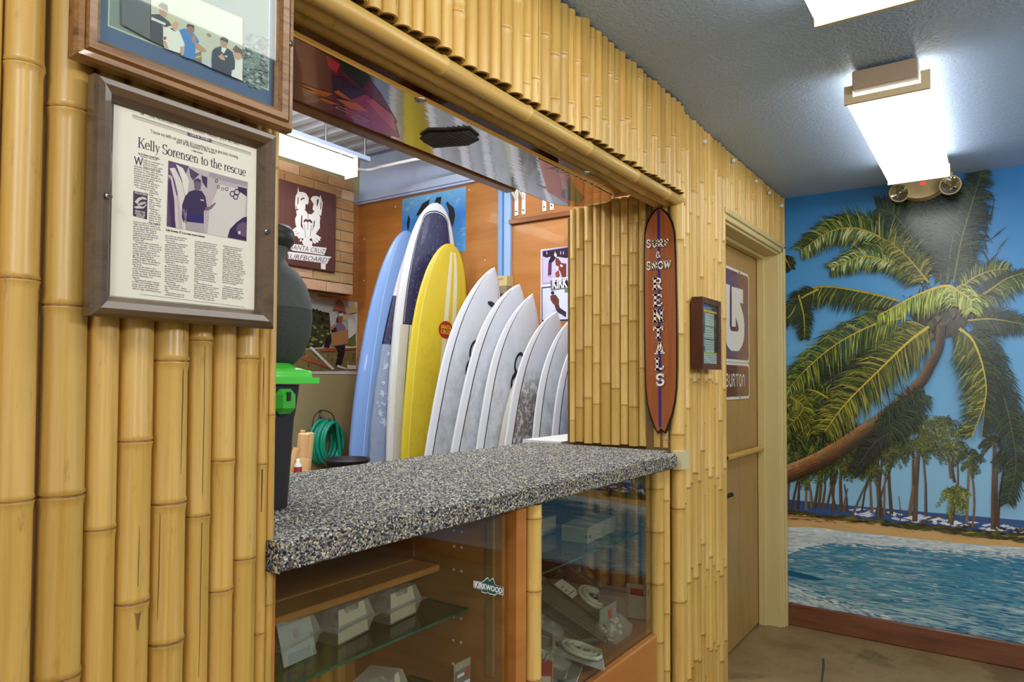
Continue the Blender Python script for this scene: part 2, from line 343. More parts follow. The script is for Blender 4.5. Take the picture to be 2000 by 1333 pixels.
# ================================================================== bamboo
def pole_mesh(L, r, nodes, mats, n=14, arc0=None, cracks=(), scars=(), endcap=True, seed=0, pk=1.0):
    """a bamboo cane from z=0 to L: swollen node rings with a groove, hollow cut ends, drying cracks and leaf scars"""
    rnd = random.Random(seed); mb = MB(); prof = [(r, 0, 0)]
    ph = r*.06
    for z in sorted(nodes):
        if z < .02 or z > L-.02: continue
        e = max(.004, r*.28)
        prof += [(r*.985, z-e*2.2, 0), (r*(1+.04*pk), z-e*.55, 0), (r*(1+.075*pk), z-e*.30, 1), (r*.985, z-e*.12, 1), (r*.985, z+e*.06, 1), (r*(1+.065*pk), z+e*.28, 0), (r*1.01, z+e*1.2, 0)]
    prof.append((r, L, 0))
    full = arc0 is None; a0, a1 = (0, 2*pi) if full else arc0; k = n if full else n+1
    vs = []
    for rr, z, _ in prof:
        for i in range(k):
            a = a0+(a1-a0)*i/n; vs.append((rr*cos(a), rr*sin(a), z))
    for i in range(len(prof)-1):
        for j in range(n):
            j2 = (j+1) % k if full else j+1
            mb.f.append((i*k+j, i*k+j2, (i+1)*k+j2, (i+1)*k+j)); mb.m.append(1 if prof[i][2] and prof[i+1][2] else 0); mb.c.append(None); mb.s.append(True)
    mb.v = vs
    if endcap:
        for z, d in ((0, 1), (L, -1)):
            o_ = [(r*cos(a0+(a1-a0)*i/n), r*sin(a0+(a1-a0)*i/n), z) for i in range(k)]; i_ = [(x*.72, y*.72, z) for x, y, _ in o_]; h_ = [(x*.7, y*.7, z+d*.006) for x, y, _ in o_]
            for j in range(n):
                j2 = (j+1) % k if full else j+1
                mb.poly([o_[j], o_[j2], i_[j2], i_[j]][::-d], 2)
            mb.poly(h_[::-d], 3)
    for a, z0, z1, wd in cracks:
        N = 8; pa = []
        for i in range(N+1):
            t = i/N; aa = a+rnd.uniform(-.012, .012)+.05*sin(t*2.2); z = z0+(z1-z0)*t; ww = wd*(.35+.65*sin(pi*min(1, max(.0, t*.9+.08))))
            pa.append((aa, z, ww))
        for (A, z, w1), (B, zz, w2) in zip(pa, pa[1:]):
            R_ = r*1.004
            P = lambda ang, ww, zz: (R_*cos(ang+ww/r), R_*sin(ang+ww/r), zz)
            mb.poly([P(A, -w1/2, z), P(A, w1/2, z), P(B, w2/2, zz), P(B, -w2/2, zz)], 3)
    for a, z, ww, hh in scars:
        R_ = r*1.006; pts = [(-ww, 0), (ww, 0), (ww*.45, -hh*.55), (ww*.1, -hh), (-ww*.2, -hh*.9), (-ww*.5, -hh*.45)]
        mb.poly([(R_*cos(a+x/r), R_*sin(a+x/r), z+y) for x, y in pts], 4)
    return mb.data('bamboo_pole', mats)
BM = [BAM, NODE, CUT, HOLE, SCAR]; BMD = [BAMD, NODE, CUT, HOLE, SCAR]
FRONT = (pi*.97, 2*pi*1.015)         # the half that faces the shop (towards -y)

# --- the bamboo clad front of the hire counter: backing boards with the serving window and the doorway left open
wf = struct(boxobj('wall_front', (-.9, .006, 0), (.722, .05, HC), BACK))
for a, b in (((.722, .006, 2.03), (2.50, .05, HC)), ((2.50, .006, 0), (3.03, .12, HC)), ((3.03, .006, 2.09), (XM, .05, HC))):
    boxobj('backing_board', a, b, BACK, wf, kind='structure')
def wx(px, py=700, y=-.02): return un(px, py, 'y', y).x
def put_pole(me, parent, x, y, z, sx=1, sy=None, rz=0, tilt=0, name='bamboo_pole'):
    o = bpy.data.objects.new(name, me); link(o, parent); o.location = (x, y, z); o.scale = (sx, sy or sx, 1); o.rotation_euler = (0, tilt, rz); return o
def zpx(px, py, x, y):            # height of an image row at a plan position
    return un(px, py, 'y', y).z
# the broad canes left of the window, (left px, right px, node rows, extras)
LP = [(-150, -90, [120, 700], {}), (-90, -25, [600, 1200], {}), (-25, 3, [334, 900], {}), (3, 91, [116, 544, 982], {}), (91, 185, [206, 597, 972, 1330], {}),
      (185, 248, [1037, 330], {}), (248, 315, [864, 1180, 300], dict(scars=[(1.5*pi-.05, 1185, .006, .034)], cracks=[(1.5*pi-.12, 1030, 1170, .0012)])),
      (315, 382, [706, 986, 1258, 400], dict(cracks=[(1.5*pi+.25, 632, 930, .0016), (1.5*pi-.9, 990, 1240, .0012)], scars=[(1.5*pi+.35, 962, .004, .012)])),
      (382, 430, [666, 1010, 200], dict(cracks=[(1.5*pi-.15, 640, 1320, .0013)])), (430, 476, [902, 1155, 380], {}),
      (476, 519, [702, 1093, 300], {}), (519, 541, [908, 1236, 560, 120], dict(cracks=[(1.5*pi-.4, 700, 1000, .003)], scars=[(1.5*pi+.1, 1232, .006, .01)])),
      (541, 556, [812, 330, 1180], {})]
random.seed(11)
for i, (pl, pr_, nd, ex) in enumerate(LP):
    xa, xb = wx(pl), wx(pr_); r = (xb-xa)/2*.97; xc = (xa+xb)/2+(.0015 if i == 4 else 0); r -= .0015 if i in (3, 4) else 0
    ns = [zpx((pl+pr_)/2, q, xc, -r) for q in nd]
    ns = [z for z in ns if .03 < z < HC-.03]
    lo = min(ns) if ns else 1
    while lo > .42: lo -= .36+.05*random.random(); ns.append(lo)
    ck = [(a, zpx((pl+pr_)/2, q1, xc, -r), zpx((pl+pr_)/2, q0, xc, -r), wd) for a, q0, q1, wd in ex.get('cracks', [])]
    sc2 = [(a, zpx((pl+pr_)/2, q, xc, -r), ww, hh) for a, q, ww, hh in ex.get('scars', [])]
    me = pole_mesh(HC-.004, r, ns, BMD, n=18, arc0=FRONT, cracks=ck, scars=sc2, seed=i, pk=1.2)
    put_pole(me, wf, xc, .004, .001)
# header canes over the serving window: a stock of cane meshes of one length, copied with their own width and turn
random.seed(5)
HZ = 2.024
hpool = []
for k in range(14):
    ns = sorted(random.uniform(.03, .30) for _ in range(random.choice((1, 1, 2))))
    ck = [(1.5*pi+random.uniform(-.9, .6), .02, .28, .0016)] if k in (4, 9) else []
    hpool.append(pole_mesh(HC-HZ-.006, .0215, ns, BM, n=14, cracks=ck, seed=k))
x = .735
while x < 2.50:
    r = random.uniform(.017, .0245); x += r
    if x > 2.515: break
    put_pole(random.choice(hpool), wf, x, -.016, HZ+random.uniform(-.006, .006), r/.0215, rz=random.uniform(-.3, .3)); x += r+.0006
hx = x
# full-height canes between window and door, narrower
ppool = []
for k in range(12):
    ns = []; z = random.uniform(.1, .4)
    while z < HC: ns.append(z); z += random.uniform(.26, .42)
    sc3 = [(1.5*pi+random.uniform(-.6, .2), random.choice(ns), .005, .012)] if k % 2 else []
    ppool.append(pole_mesh(HC-.004, .018, ns, BM, n=12, arc0=FRONT, scars=sc3, seed=30+k, pk=1.7))
x = 2.535
while x < 3.02:
    r = random.uniform(.013, .022); x += r
    put_pole(random.choice(ppool), wf, x, .002, .001, r/.018); x += r
# thin canes over the doorway
dpool = []
for k in range(10):
    ns = [random.uniform(.02, .24)] + ([random.uniform(.02, .24)] if k % 3 == 0 else [])
    dpool.append(pole_mesh(HC-2.09-.004, .016, ns, BM, n=10, arc0=FRONT, seed=60+k, pk=1.5))
while x < 4.08:
    r = random.uniform(.012, .018); x += r
    put_pole(random.choice(dpool), wf, x, .002, 2.09, r/.016); x += r
# one thin cane closing the corner beside the mural
put_pole(random.choice(ppool), wf, 4.083, -.004, .001, .8)
# three canes laid along the underside of the header
for k, (yy, zz, r, xs, xe) in enumerate(((-.008, 2.000, .0195, .66, 2.531), (.033, 1.999, .0175, .66, 2.50), (.071, 1.999, .0175, .66, 2.50))):
    ns = [q for q in [(.12, .47, .80, 1.12, 1.45, 1.72), (.2, .52, .74, 1.05, 1.33, 1.62), (.16, .43, .68, .98, 1.3, 1.55)][k]]
    me = pole_mesh(xe-xs, r, ns, BM, n=16, seed=90+k, pk=2.2)
    o = bpy.data.objects.new('bamboo_rail', me); link(o, wf); o.location = (xs, yy, zz); o.rotation_euler = (0, pi/2, 0)
# the return beside the window: canes standing on the counter along the reveal
jpx = [1110, 1122, 1138, 1155, 1171, 1191, 1209, 1225, 1245, 1262, 1273, 1290, 1306]
jn = [[506, 602, 708, 822], [487, 582, 685, 797], [472, 578, 678, 778], [517, 615, 710, 790], [520, 636, 750], [500, 633, 760], [456, 518, 617, 710, 792], [436, 495, 558, 628, 706, 796], [430, 570, 720], [470, 570, 640], [500, 700], [450, 640, 860], []]
random.seed(8)
for i in range(len(jpx)-1):
    ya, yb = un(jpx[i], 640, 'x', XJ-.018).y, un(jpx[i+1], 640, 'x', XJ-.018).y
    r = max(.012, (ya-yb)/2); yc = (ya+yb)/2
    top = 2.046 if yc < .375 else 2.03; bot = 1.078 + random.uniform(0, .006)
    ns = [un((jpx[i]+jpx[i+1])/2, q, 'x', XJ-.018).z-bot for q in jn[i]]
    me = pole_mesh(top-bot, r, [z for z in ns if z > .02], BMD if i % 3 == 1 else BM, n=12, arc0=(pi*.47, pi*1.53), seed=120+i)
    put_pole(me, wf, XJ, yc, bot)
boxobj('backing_board', (XJ+.004, .12, 0), (XJ+.022, .47, 2.0), BACK, wf, kind='structure')
# thick corner cane and the two canes below the counter end
me = pole_mesh(2.0-.001, .026, [.2, .52, .86, 1.13, 1.5, 1.85], BM, n=16, seed=150); put_pole(me, wf, 2.507, .0, .001)
for xx, r, ns in ((2.345, .024, (.18, .42, .62, .80, .95)), (2.415, .020, (.12, .3, .5, .68, .9))):
    put_pole(pole_mesh(1.018, r, ns, BM, n=14, seed=int(xx*100)), wf, xx, .015, .001)
# blobs of caulk
random.seed(2)
for px, py in ((1088, 12), (1190, 105), (1312, 208), (1376, 277), (1432, 314), (1476, 354), (1502, 377), (1526, 402), (1187, 252)):
    p = un(px, py, 'y', -.02); q = MB(); bm = bmesh.new(); bmesh.ops.create_icosphere(bm, subdivisions=2, radius=.011)
    for vv in bm.verts: vv.co *= random.uniform(.75, 1.2)
    for vv in bm.verts: vv.co.z *= 2.0 if py == 252 else 1
    q.addbm(bm, T=Matrix.Translation(p), smooth=True); q.build('caulk_blob', GLUE, wf)
# pale block behind the counter nose
boxobj('shim_block', (2.46, -.034, 1.008), (2.535, .0, 1.075), mat('shim_pine', (206, 196, 150), .6), wf)
# soffit of the window: plywood lining and a rail ladder
boxobj('soffit', (.60, .052, 2.05), (2.50, .385, 2.064), PLY, wf)
for a, b in (((.60, .345, 1.965), (1.945, .385, 2.049)), ((1.28, .08, 2.015), (1.325, .344, 2.049)), ((.78, .08, 2.015), (.82, .344, 2.049)), ((1.91, .18, 2.015), (1.945, .344, 2.049))):
    boxobj('soffit_rail', a, b, PLYD, wf, bev=.003)

# ================================================================== doorway
dr = struct(boxobj('door_1', (3.13, .112, .012), (4.003, .15, 2.03), DOORW))
tr = MB()
# right casing, stepped; head casing; jambs and stop
for x0, x1, y0, y1 in ((4.003, 4.022, -.004, .16), (4.02, 4.045, -.016, .05), (4.045, 4.075, -.024, .05)): tr.bbox((x0, y0, 0), (x1, y1, 2.075), .003)
for z0, z1, y0, y1 in ((2.022, 2.034, -.004, .16), (2.034, 2.06, -.016, .05), (2.06, 2.085, -.024, .05)): tr.bbox((3.03, y0, z0), (4.075, y1, z1), .003)
tr.bbox((3.985, .07, 0), (4.005, .11, 2.022), .003); tr.bbox((3.05, .07, 2.004), (3.99, .11, 2.024), .003)
tr.bbox((3.03, -.006, 0), (3.055, .16, 2.022), .002)
struct(tr.build('trim_1', CREAM))
me = pole_mesh(.62, .016, [.18, .4], BMD, n=12, seed=170)
o = bpy.data.objects.new('push_bar', me); link(o, dr); o.location = (3.36, .088, .963); o.rotation_euler = (0, pi/2, 0)
q = MB(); q.tube([(3.30, .11, .79), (3.30, .075, .79), (3.385, .07, .79)], .011, 8); q.lathe([(.026, 0), (.026, .01), (.02, .012)], 14, T=Matrix.Translation((3.30, .112, .79)) @ Matrix.Rotation(pi/2, 4, 'X')); q.build('door_handle', BLACK, dr)
# small baseboard return at the door casing's foot on the left
bs = MB(); bs.bbox((2.86, -.036, 0), (3.03, -.022, .02), .003)
# ================================================================== palm beach mural (a flat print on the end wall)
PR = printmat('wallpaper_print', rough=.23, spec=.55)
random.seed(21)
_lay = [0]
def lay(d=.000005): _lay[0] += d; return XM-.0008-_lay[0]
def M6(a, b): return (1520+a/2.515, 330+b/2.515)
def M7(a, b): return (1520+a/2.598, 820+b/2.598)
def onm(px, xx): return un(px[0], px[1], 'x', xx)
def grad_mat(name, stops, z0, z1, noise=None, rough=.28):
    """printed gradient over height, with printed streaks"""
    m = bpy.data.materials.new(name); m.use_nodes = True; nt = m.node_tree; N = nt.nodes; L = nt.links; b = N['Principled BSDF']; b.inputs['Roughness'].default_value = rough; b.inputs['Specular IOR Level'].default_value = .55
    tc = N.new('ShaderNodeTexCoord'); sp = N.new('ShaderNodeSeparateXYZ'); L.new(tc.outputs['Object'], sp.inputs[0])
    mr = N.new('ShaderNodeMapRange'); mr.inputs[1].default_value = z0; mr.inputs[2].default_value = z1; L.new(sp.outputs[2], mr.inputs[0])
    r = N.new('ShaderNodeValToRGB'); r.color_ramp.elements[0].color = lin(stops[0][1]); r.color_ramp.elements[0].position = stops[0][0]; r.color_ramp.elements[1].color = lin(stops[-1][1]); r.color_ramp.elements[1].position = stops[-1][0]
    for p_, c_ in stops[1:-1]: e = r.color_ramp.elements.new(p_); e.color = lin(c_)
    L.new(mr.outputs[0], r.inputs[0]); src = r.outputs[0]
    for col, scl, lo, hi, amt in (noise or []):
        mp = N.new('ShaderNodeMapping'); mp.inputs['Scale'].default_value = scl; mp.inputs['Rotation'].default_value = (RAD(-4), 0, 0); L.new(tc.outputs['Object'], mp.inputs[0])
        n = N.new('ShaderNodeTexNoise'); n.inputs['Scale'].default_value = 1; n.inputs['Detail'].default_value = 7; n.inputs['Roughness'].default_value = .68; L.new(mp.outputs[0], n.inputs['Vector'])
        m2 = N.new('ShaderNodeMapRange'); m2.inputs[1].default_value = lo; m2.inputs[2].default_value = hi; m2.inputs[3].default_value = 0; m2.inputs[4].default_value = amt; L.new(n.outputs[0], m2.inputs[0])
        x = N.new('ShaderNodeMix'); x.data_type = 'RGBA'; L.new(m2.outputs[0], x.inputs['Factor']); L.new(src, x.inputs[6]); x.inputs[7].default_value = lin(col); src = x.outputs[2]
    L.new(src, b.inputs['Base Color']); return m
SKYP = grad_mat('printed_sky', [(0, (134, 188, 222)), (.25, (110, 176, 222)), (.6, (74, 150, 208)), (1, (40, 116, 184))], .85, 2.35)
WATER = grad_mat('printed_water', [(0, (168, 196, 200)), (.3, (84, 152, 176)), (.62, (44, 124, 158)), (.9, (96, 158, 178)), (1, (170, 194, 200))], .12, .70,
    [((24, 96, 140), (1, 2.2, 16), .48, .72, .75), ((206, 220, 222), (1, 3.2, 46), .52, .70, .8), ((228, 234, 232), (1, 9, 90), .6, .74, .7)])
FOAM = grad_mat('printed_foam', [(0, (214, 222, 222)), (1, (196, 210, 216))], .1, .8, [((120, 168, 184), (1, 6, 40), .5, .7, .7), ((240, 242, 240), (1, 18, 60), .5, .66, .8)])
SAND = grad_mat('printed_sand', [(0, (206, 168, 110)), (1, (190, 150, 96))], .6, .9, [((168, 128, 80), (1, 5, 40), .5, .72, .7)])
mp_ = MB(); x0 = lay(); mp_.poly([(x0, -2.6, .12), (x0, -.004, .12), (x0, -.004, HC), (x0, -2.6, HC)]); mp_.build('mural_sky', SKYP, mural_wall)
def region(name, pts, m, f=M7):
    xx = lay(); q = MB(); P = [onm(f(*p), xx) for p in pts]
    P = [V((p.x, min(p.y, -.004), max(p.z, .12))) for p in P]; q.poly(P); return q.build(name, m, mural_wall)
EX = 3200       # far right, beyond the frame
region('mural_water', [(-10, 600), (1247, 660), (EX, 790), (EX, 2300), (-10, 1300)], WATER)
region('mural_sea_strip', [(-10, 400), (400, 440), (800, 474), (1247, 512), (EX, 640), (EX, 760), (1247, 600), (800, 556), (400, 512), (-10, 478)], grad_mat('printed_sea', [(0, (44, 78, 134)), (1, (70, 104, 156))], .7, .9))
region('mural_sand', [(-10, 470), (200, 486), (420, 512), (700, 540), (1000, 572), (1247, 592), (EX, 720), (EX, 800), (1247, 652), (1000, 640), (700, 612), (560, 590), (420, 575), (200, 552), (-10, 545)], SAND)
fo = [(30, 548), (130, 545), (230, 552), (330, 570), (420, 580), (560, 590), (700, 606), (860, 622), (1000, 636), (1247, 652), (EX, 800), (EX, 850), (1247, 692), (1080, 668), (940, 664), (800, 660), (640, 648), (500, 640), (380, 628), (260, 628), (140, 650), (30, 690)]
region('mural_foam', fo, FOAM)
region('mural_foam', [(20, 820), (120, 850), (240, 890), (330, 935), (400, 960), (440, 950), (500, 985), (600, 1030), (700, 1062), (760, 1110), (600, 1110), (-10, 1010)], FOAM)
fp = MB()       # everything drawn leaf by leaf goes into one print
SLAB = [.0004]
def ink(pts, c, f=M7, xx=None): xx = (xx+random.random()*SLAB[0]) if xx else lay(.000006); fp.poly([onm(f(*p), xx) for p in pts], 0, c)
random.seed(33); ws = [lay(.0012)]; SLAB[0] = .0012
def waterline(a): return 640+a*.05
for k in range(2600):
    a = random.uniform(-10, 1300); t = random.random(); b = 590+a*.06+t*(480+a*.12); l = random.uniform(10, 60)*(.6+t); th = random.uniform(1, 3.4)*(.6+t); sl = .10+.10*t+random.uniform(-.04, .04)
    near = max(0, 1-abs(t-.02)*9)+max(0, (t-(.44+max(0, a)*.00072))*6)
    if a > 820 and t > .12 and random.random() < .55: c_ = random.choice([(30, 110, 150), (44, 124, 160), (22, 96, 138), (60, 136, 168)])
    else: c_ = random.choice([(54, 124, 150), (70, 136, 160), (92, 150, 168), (132, 174, 184), (166, 194, 196), (190, 208, 206), (44, 108, 138), (110, 160, 174), (80, 140, 158)])
    if random.random() < near: c_ = random.choice([(206, 216, 216), (190, 206, 210), (222, 226, 222), (160, 190, 198)])
    ink([(a-l, b-l*sl), (a, b-th), (a+l, b+l*sl), (a, b+th)], c_, xx=random.choice(ws))
ws2 = lay(.0012)
for k in range(900):
    a = random.uniform(-10, 760); lo_ = 835+a*.30; b = lo_+abs(random.gauss(0, 1))*70
    if random.random() < .5: b = random.uniform(lo_+20, lo_+240)
    l = random.uniform(8, 34); th = random.uniform(2, 6); sl = .25+random.uniform(-.12, .12)
    ink([(a-l, b-l*sl), (a, b-th), (a+l, b+l*sl), (a, b+th)], random.choice([(206, 216, 214), (190, 206, 208), (222, 226, 222), (150, 184, 194), (230, 232, 226), (176, 198, 202), (120, 164, 180)]), xx=ws2)
for k in range(420):
    a = random.uniform(-10, 1280); b = 556+a*.075+random.uniform(0, 60); l = random.uniform(8, 30); th = random.uniform(1.5, 4)
    ink([(a-l, b-l*.08), (a, b-th), (a+l, b+l*.08), (a, b+th)], random.choice([(200, 212, 214), (186, 204, 210), (216, 222, 222), (160, 188, 200)]), xx=ws2)
SLAB[0] = .0004
# surf line, grass line, wave shadow
xx = lay(.0004); random.seed(4)
for k in range(60):
    a = random.uniform(380, 1247); b = 452+(a-380)*.112+random.uniform(-4, 30); s_ = random.uniform(10, 46)
    ink([(a-s_, b), (a, b-random.uniform(4, 10)), (a+s_, b+3), (a, b+8)], random.choice([(226, 230, 238), (206, 214, 230), (190, 200, 222)]), xx=xx)
xx = lay(.0004)
for k in range(150):
    a = random.uniform(0, 1250); b = 438+a*.105+random.uniform(0, 22)*(.6+a/1400)+18; s_ = random.uniform(20, 60)
    ink([(a-s_, b), (a, b-random.uniform(3, 9)), (a+s_, b+4), (a, b+9)], random.choice([(56, 68, 24), (74, 84, 32), (44, 46, 24), (96, 92, 40), (66, 54, 30)]), xx=xx)
ink([(36, 762), (90, 772), (160, 790), (240, 815), (200, 818), (110, 805), (36, 788)], (12, 92, 126))
for k in range(46):
    a = random.uniform(20, 480); b = 470+random.uniform(0, 36)+a*.06; s_ = random.uniform(10, 40)
    ink([(a-s_, b), (a, b-2), (a+s_, b+5), (a, b+3)], random.choice([(148, 110, 66), (120, 88, 52)]), xx=xx)
CROWN = [0]
# ---- fronds
def spline(pts, n):
    out = []; P = [V((a, b, 0)) for a, b in pts]; P = [P[0]*2-P[1]]+P+[P[-1]*2-P[-2]]
    seg = len(pts)-1
    for i in range(n+1):
        t = i/n*seg; k = min(int(t), seg-1); u = t-k; a, b, c, d = P[k:k+4]
        out.append(.5*((2*b)+(c-a)*u+(2*a-5*b+4*c-d)*u*u+(3*b-a-3*c+d)*u**3))
    return out
GR = {'mid': [(62, 86, 26), (84, 106, 30), (44, 66, 20), (120, 130, 44), (34, 52, 20), (50, 72, 22), (146, 154, 76)],
      'dark': [(26, 44, 24), (38, 60, 28), (20, 32, 22), (58, 78, 32), (30, 52, 34)],
      'lit': [(150, 166, 42), (178, 188, 64), (116, 142, 34), (196, 204, 98), (96, 120, 30)],
      'yel': [(122, 122, 34), (98, 104, 28), (156, 150, 58), (66, 80, 24), (48, 62, 22), (82, 90, 28)],
      'pale': [(150, 168, 110), (190, 200, 150), (98, 122, 62), (66, 96, 44)],
      'black': [(22, 30, 26), (34, 44, 34), (14, 20, 18), (44, 54, 40)]}
def frond(pts, ln, pal, f=M6, n=70, rach=(168, 150, 52), rw=5, sides=(1, -1), droop=.5, fwd=.55, wd=7, taper=.35, jit=.42, rmain=True):
    SL = .00035 if n > 20 else .0; S = spline(pts, n); xu = CROWN[0] if not SL else lay(SL); xa = xu if not SL else lay(SL); xb = lay(.000006); cs = GR[pal]; wd *= 1.0
    for side in sides:
        for i in range(3, n+1):
            for rep in (0, 1, 2):
                p = S[i]; t = (S[i]-S[i-1]).normalized(); nr = V((-t.y, t.x, 0))*side
                u = i/n; l = ln*(taper+(1-taper)*sin(pi*min(1, .18+u*.80))**.7)*random.uniform(1-jit, 1+jit*.6)
                d = (nr+t*(fwd+random.uniform(-.18, .18))).normalized(); g = V((0, 1, 0))
                p = p + t*random.uniform(-3, 3)
                e1 = p+d*l*.5; d2 = (d+g*droop*random.uniform(.55, 1.35)).normalized(); e2 = e1+d2*l*.5
                w_ = wd*random.uniform(.6, 1.2); s1 = V((-d.y, d.x, 0))*w_*.5; s2 = V((-d2.y, d2.x, 0))*w_*.42
                c = random.choice(cs); k = random.uniform(.85, 1.15) if rep else random.uniform(.22, .45); xl = (xa if rep else xu)+random.random()*(SL or .0012); c = tuple(min(255, v*k) for v in c)
                P = [onm(f(q.x, q.y), xl) for q in (p-s1*.5, e1-s2, e2, e1+s2, p+s1*.5)]
                fp.poly(P, 0, c)
    if rmain:
        for i in range(n):
            a, b = S[i], S[i+1]; t = (b-a).normalized(); nr = V((-t.y, t.x, 0)); w0 = rw*(1-.8*i/n); w1 = rw*(1-.8*(i+1)/n)
            fp.poly([onm(f(q.x, q.y), xb) for q in (a-nr*w0, b-nr*w1, b+nr*w1, a+nr*w0)], 0, tuple(v*random.uniform(.9, 1.08) for v in rach))
# ---- the far palms: trunks, then small crowns
random.seed(9)
TR = [(70, 460, 105, 285), (100, 455, 108, 285), (140, 460, 156, 265), (172, 450, 150, 290), (182, 450, 205, 290), (205, 450, 216, 270), (225, 445, 238, 262), (245, 452, 300, 255), (275, 470, 292, 262), (290, 460, 270, 280), (320, 462, 322, 180), (350, 470, 336, 330), (330, 470, 352, 350), (378, 482, 474, 270), (425, 462, 462, 290), (475, 470, 462, 240), (520, 500, 500, 170), (512, 495, 528, 190), (538, 484, 556, 180), (575, 482, 560, 190), (498, 470, 600, 170), (665, 490, 704, 190), (693, 518, 714, 150), (697, 515, 684, 150), (750, 492, 735, 160), (880, 300, 868, 150), (895, 320, 886, 180), (912, 350, 910, 200), (880, 535, 905, 330), (955, 530, 970, 190), (1092, 558, 1099, 130), (1116, 542, 1146, 230), (618, 520, 612, 390), (40, 440, 34, 300), (50, 445, 60, 300), (1105, 540, 1112, 200)]
xx = lay(.0004)
for a, b, c, d in TR:
    w_ = random.uniform(4, 7.5) if (a, b) not in ((1092, 558), (693, 518), (520, 500)) else 11
    if a == 618: w_ = 2
    col = random.choice([(92, 70, 52), (112, 88, 64), (74, 58, 46), (126, 100, 72), (100, 80, 70)])
    bow = random.uniform(-7, 7); mx, my = (a+c)/2+bow, (b+d)/2
    for dx, k in ((0, 1.0), (w_*.5, .75)):
        cc = tuple(v*k for v in col); ww = w_ if dx == 0 else w_*.35
        for (p, q), (r_, s_), w1, w2 in (((a, b), (mx, my), 1.25, 1.0), ((mx, my), (c, d), 1.0, .8)):
            ink([(p-ww*w1+dx, q), (p+ww*w1+dx if dx == 0 else p+w_*w1, q), (r_+ww*w2+dx if dx == 0 else r_+w_*w2, s_), (r_-ww*w2+dx, s_)], cc, xx=xx)
S_ = spline([(985, 548), (996, 440), (990, 320), (972, 250)], 8)
for i in range(8): ink([(S_[i].x-6, S_[i].y), (S_[i].x+6, S_[i].y), (S_[i+1].x+5, S_[i+1].y), (S_[i+1].x-5, S_[i+1].y)], (118, 88, 66), xx=xx)
S_ = spline([(868, 528), (878, 470), (896, 410), (900, 380)], 8)
for i in range(8): ink([(S_[i].x-11, S_[i].y), (S_[i].x+9, S_[i].y), (S_[i+1].x+8, S_[i+1].y), (S_[i+1].x-8, S_[i+1].y)], (104, 84, 56), xx=xx)
ink([(712, 528), (760, 500), (830, 486), (836, 490), (770, 508), (722, 532)], (92, 74, 50), xx=xx)
for k in range(40):
    a = random.uniform(800, 1247); b = 535+(a-800)*.06+random.uniform(-6, 26); s_ = random.uniform(10, 40); ink([(a-s_, b), (a, b-5), (a+s_, b+4), (a, b+8)], random.choice([(52, 46, 34), (40, 34, 30), (84, 76, 40)]), xx=lay(.000003))
CROWN[0] = lay(.0012)
def crown(cx, cy, r, pal, n=11, f=M7):
    for k in range(n):
        a = random.uniform(0, 2*pi); L_ = r*random.uniform(.7, 1.1); ex, ey = cx+cos(a)*L_, cy+sin(a)*L_*.75+r*.25
        frond([(cx, cy), ((cx+ex)/2, (cy+ey)/2-r*.26), (ex, ey+r*.1)], r*.26, pal, f=f, n=14, rw=1.4, droop=1.1, wd=3.2, rach=(96, 104, 40))
for a, b, r, pal in [(100, 280, 80, 'mid'), (150, 262, 80, 'dark'), (215, 268, 70, 'mid'), (300, 250, 80, 'dark'), (322, 180, 100, 'mid'), (60, 210, 120, 'mid'), (160, 170, 120, 'dark'), (250, 130, 120, 'mid'), (40, 130, 120, 'yel'), (474, 265, 70, 'mid'), (462, 235, 70, 'dark'), (500, 165, 90, 'mid'), (556, 178, 90, 'mid'), (600, 165, 80, 'dark'), (704, 150, 90, 'mid'), (714, 100, 110, 'mid'), (735, 120, 80, 'mid'), (640, 80, 120, 'dark'), (868, 100, 110, 'pale'), (840, 60, 120, 'mid'), (890, 140, 90, 'mid'), (970, 200, 80, 'dark'), (975, 240, 50, 'mid'), (1100, 130, 80, 'dark'), (1146, 200, 70, 'dark'), (1235, 70, 80, 'pale'), (1240, 290, 60, 'pale'), (1230, 220, 50, 'mid'), (780, 40, 110, 'pale'), (560, 60, 120, 'dark'), (400, 200, 70, 'dark'), (420, 160, 80, 'mid')]:
    crown(a, b, r, pal)
for a, b, r, pal in [(30, 60, 130, 'mid'), (110, 90, 130, 'yel'), (200, 60, 130, 'dark'), (320, 100, 120, 'mid'), (90, 190, 110, 'dark'), (200, 210, 100, 'mid'), (300, 200, 90, 'mid'), (390, 90, 110, 'mid'), (480, 110, 110, 'dark'), (540, 130, 90, 'mid'), (620, 130, 90, 'mid'), (360, 240, 70, 'mid'), (430, 230, 70, 'yel'), (140, 250, 80, 'yel'), (660, 20, 110, 'mid'), (780, 110, 80, 'mid'), (1215, 20, 90, 'mid')]: crown(a, b, r, pal)
crown(895, 392, 95, 'lit', 12); crown(895, 392, 90, 'mid', 8)
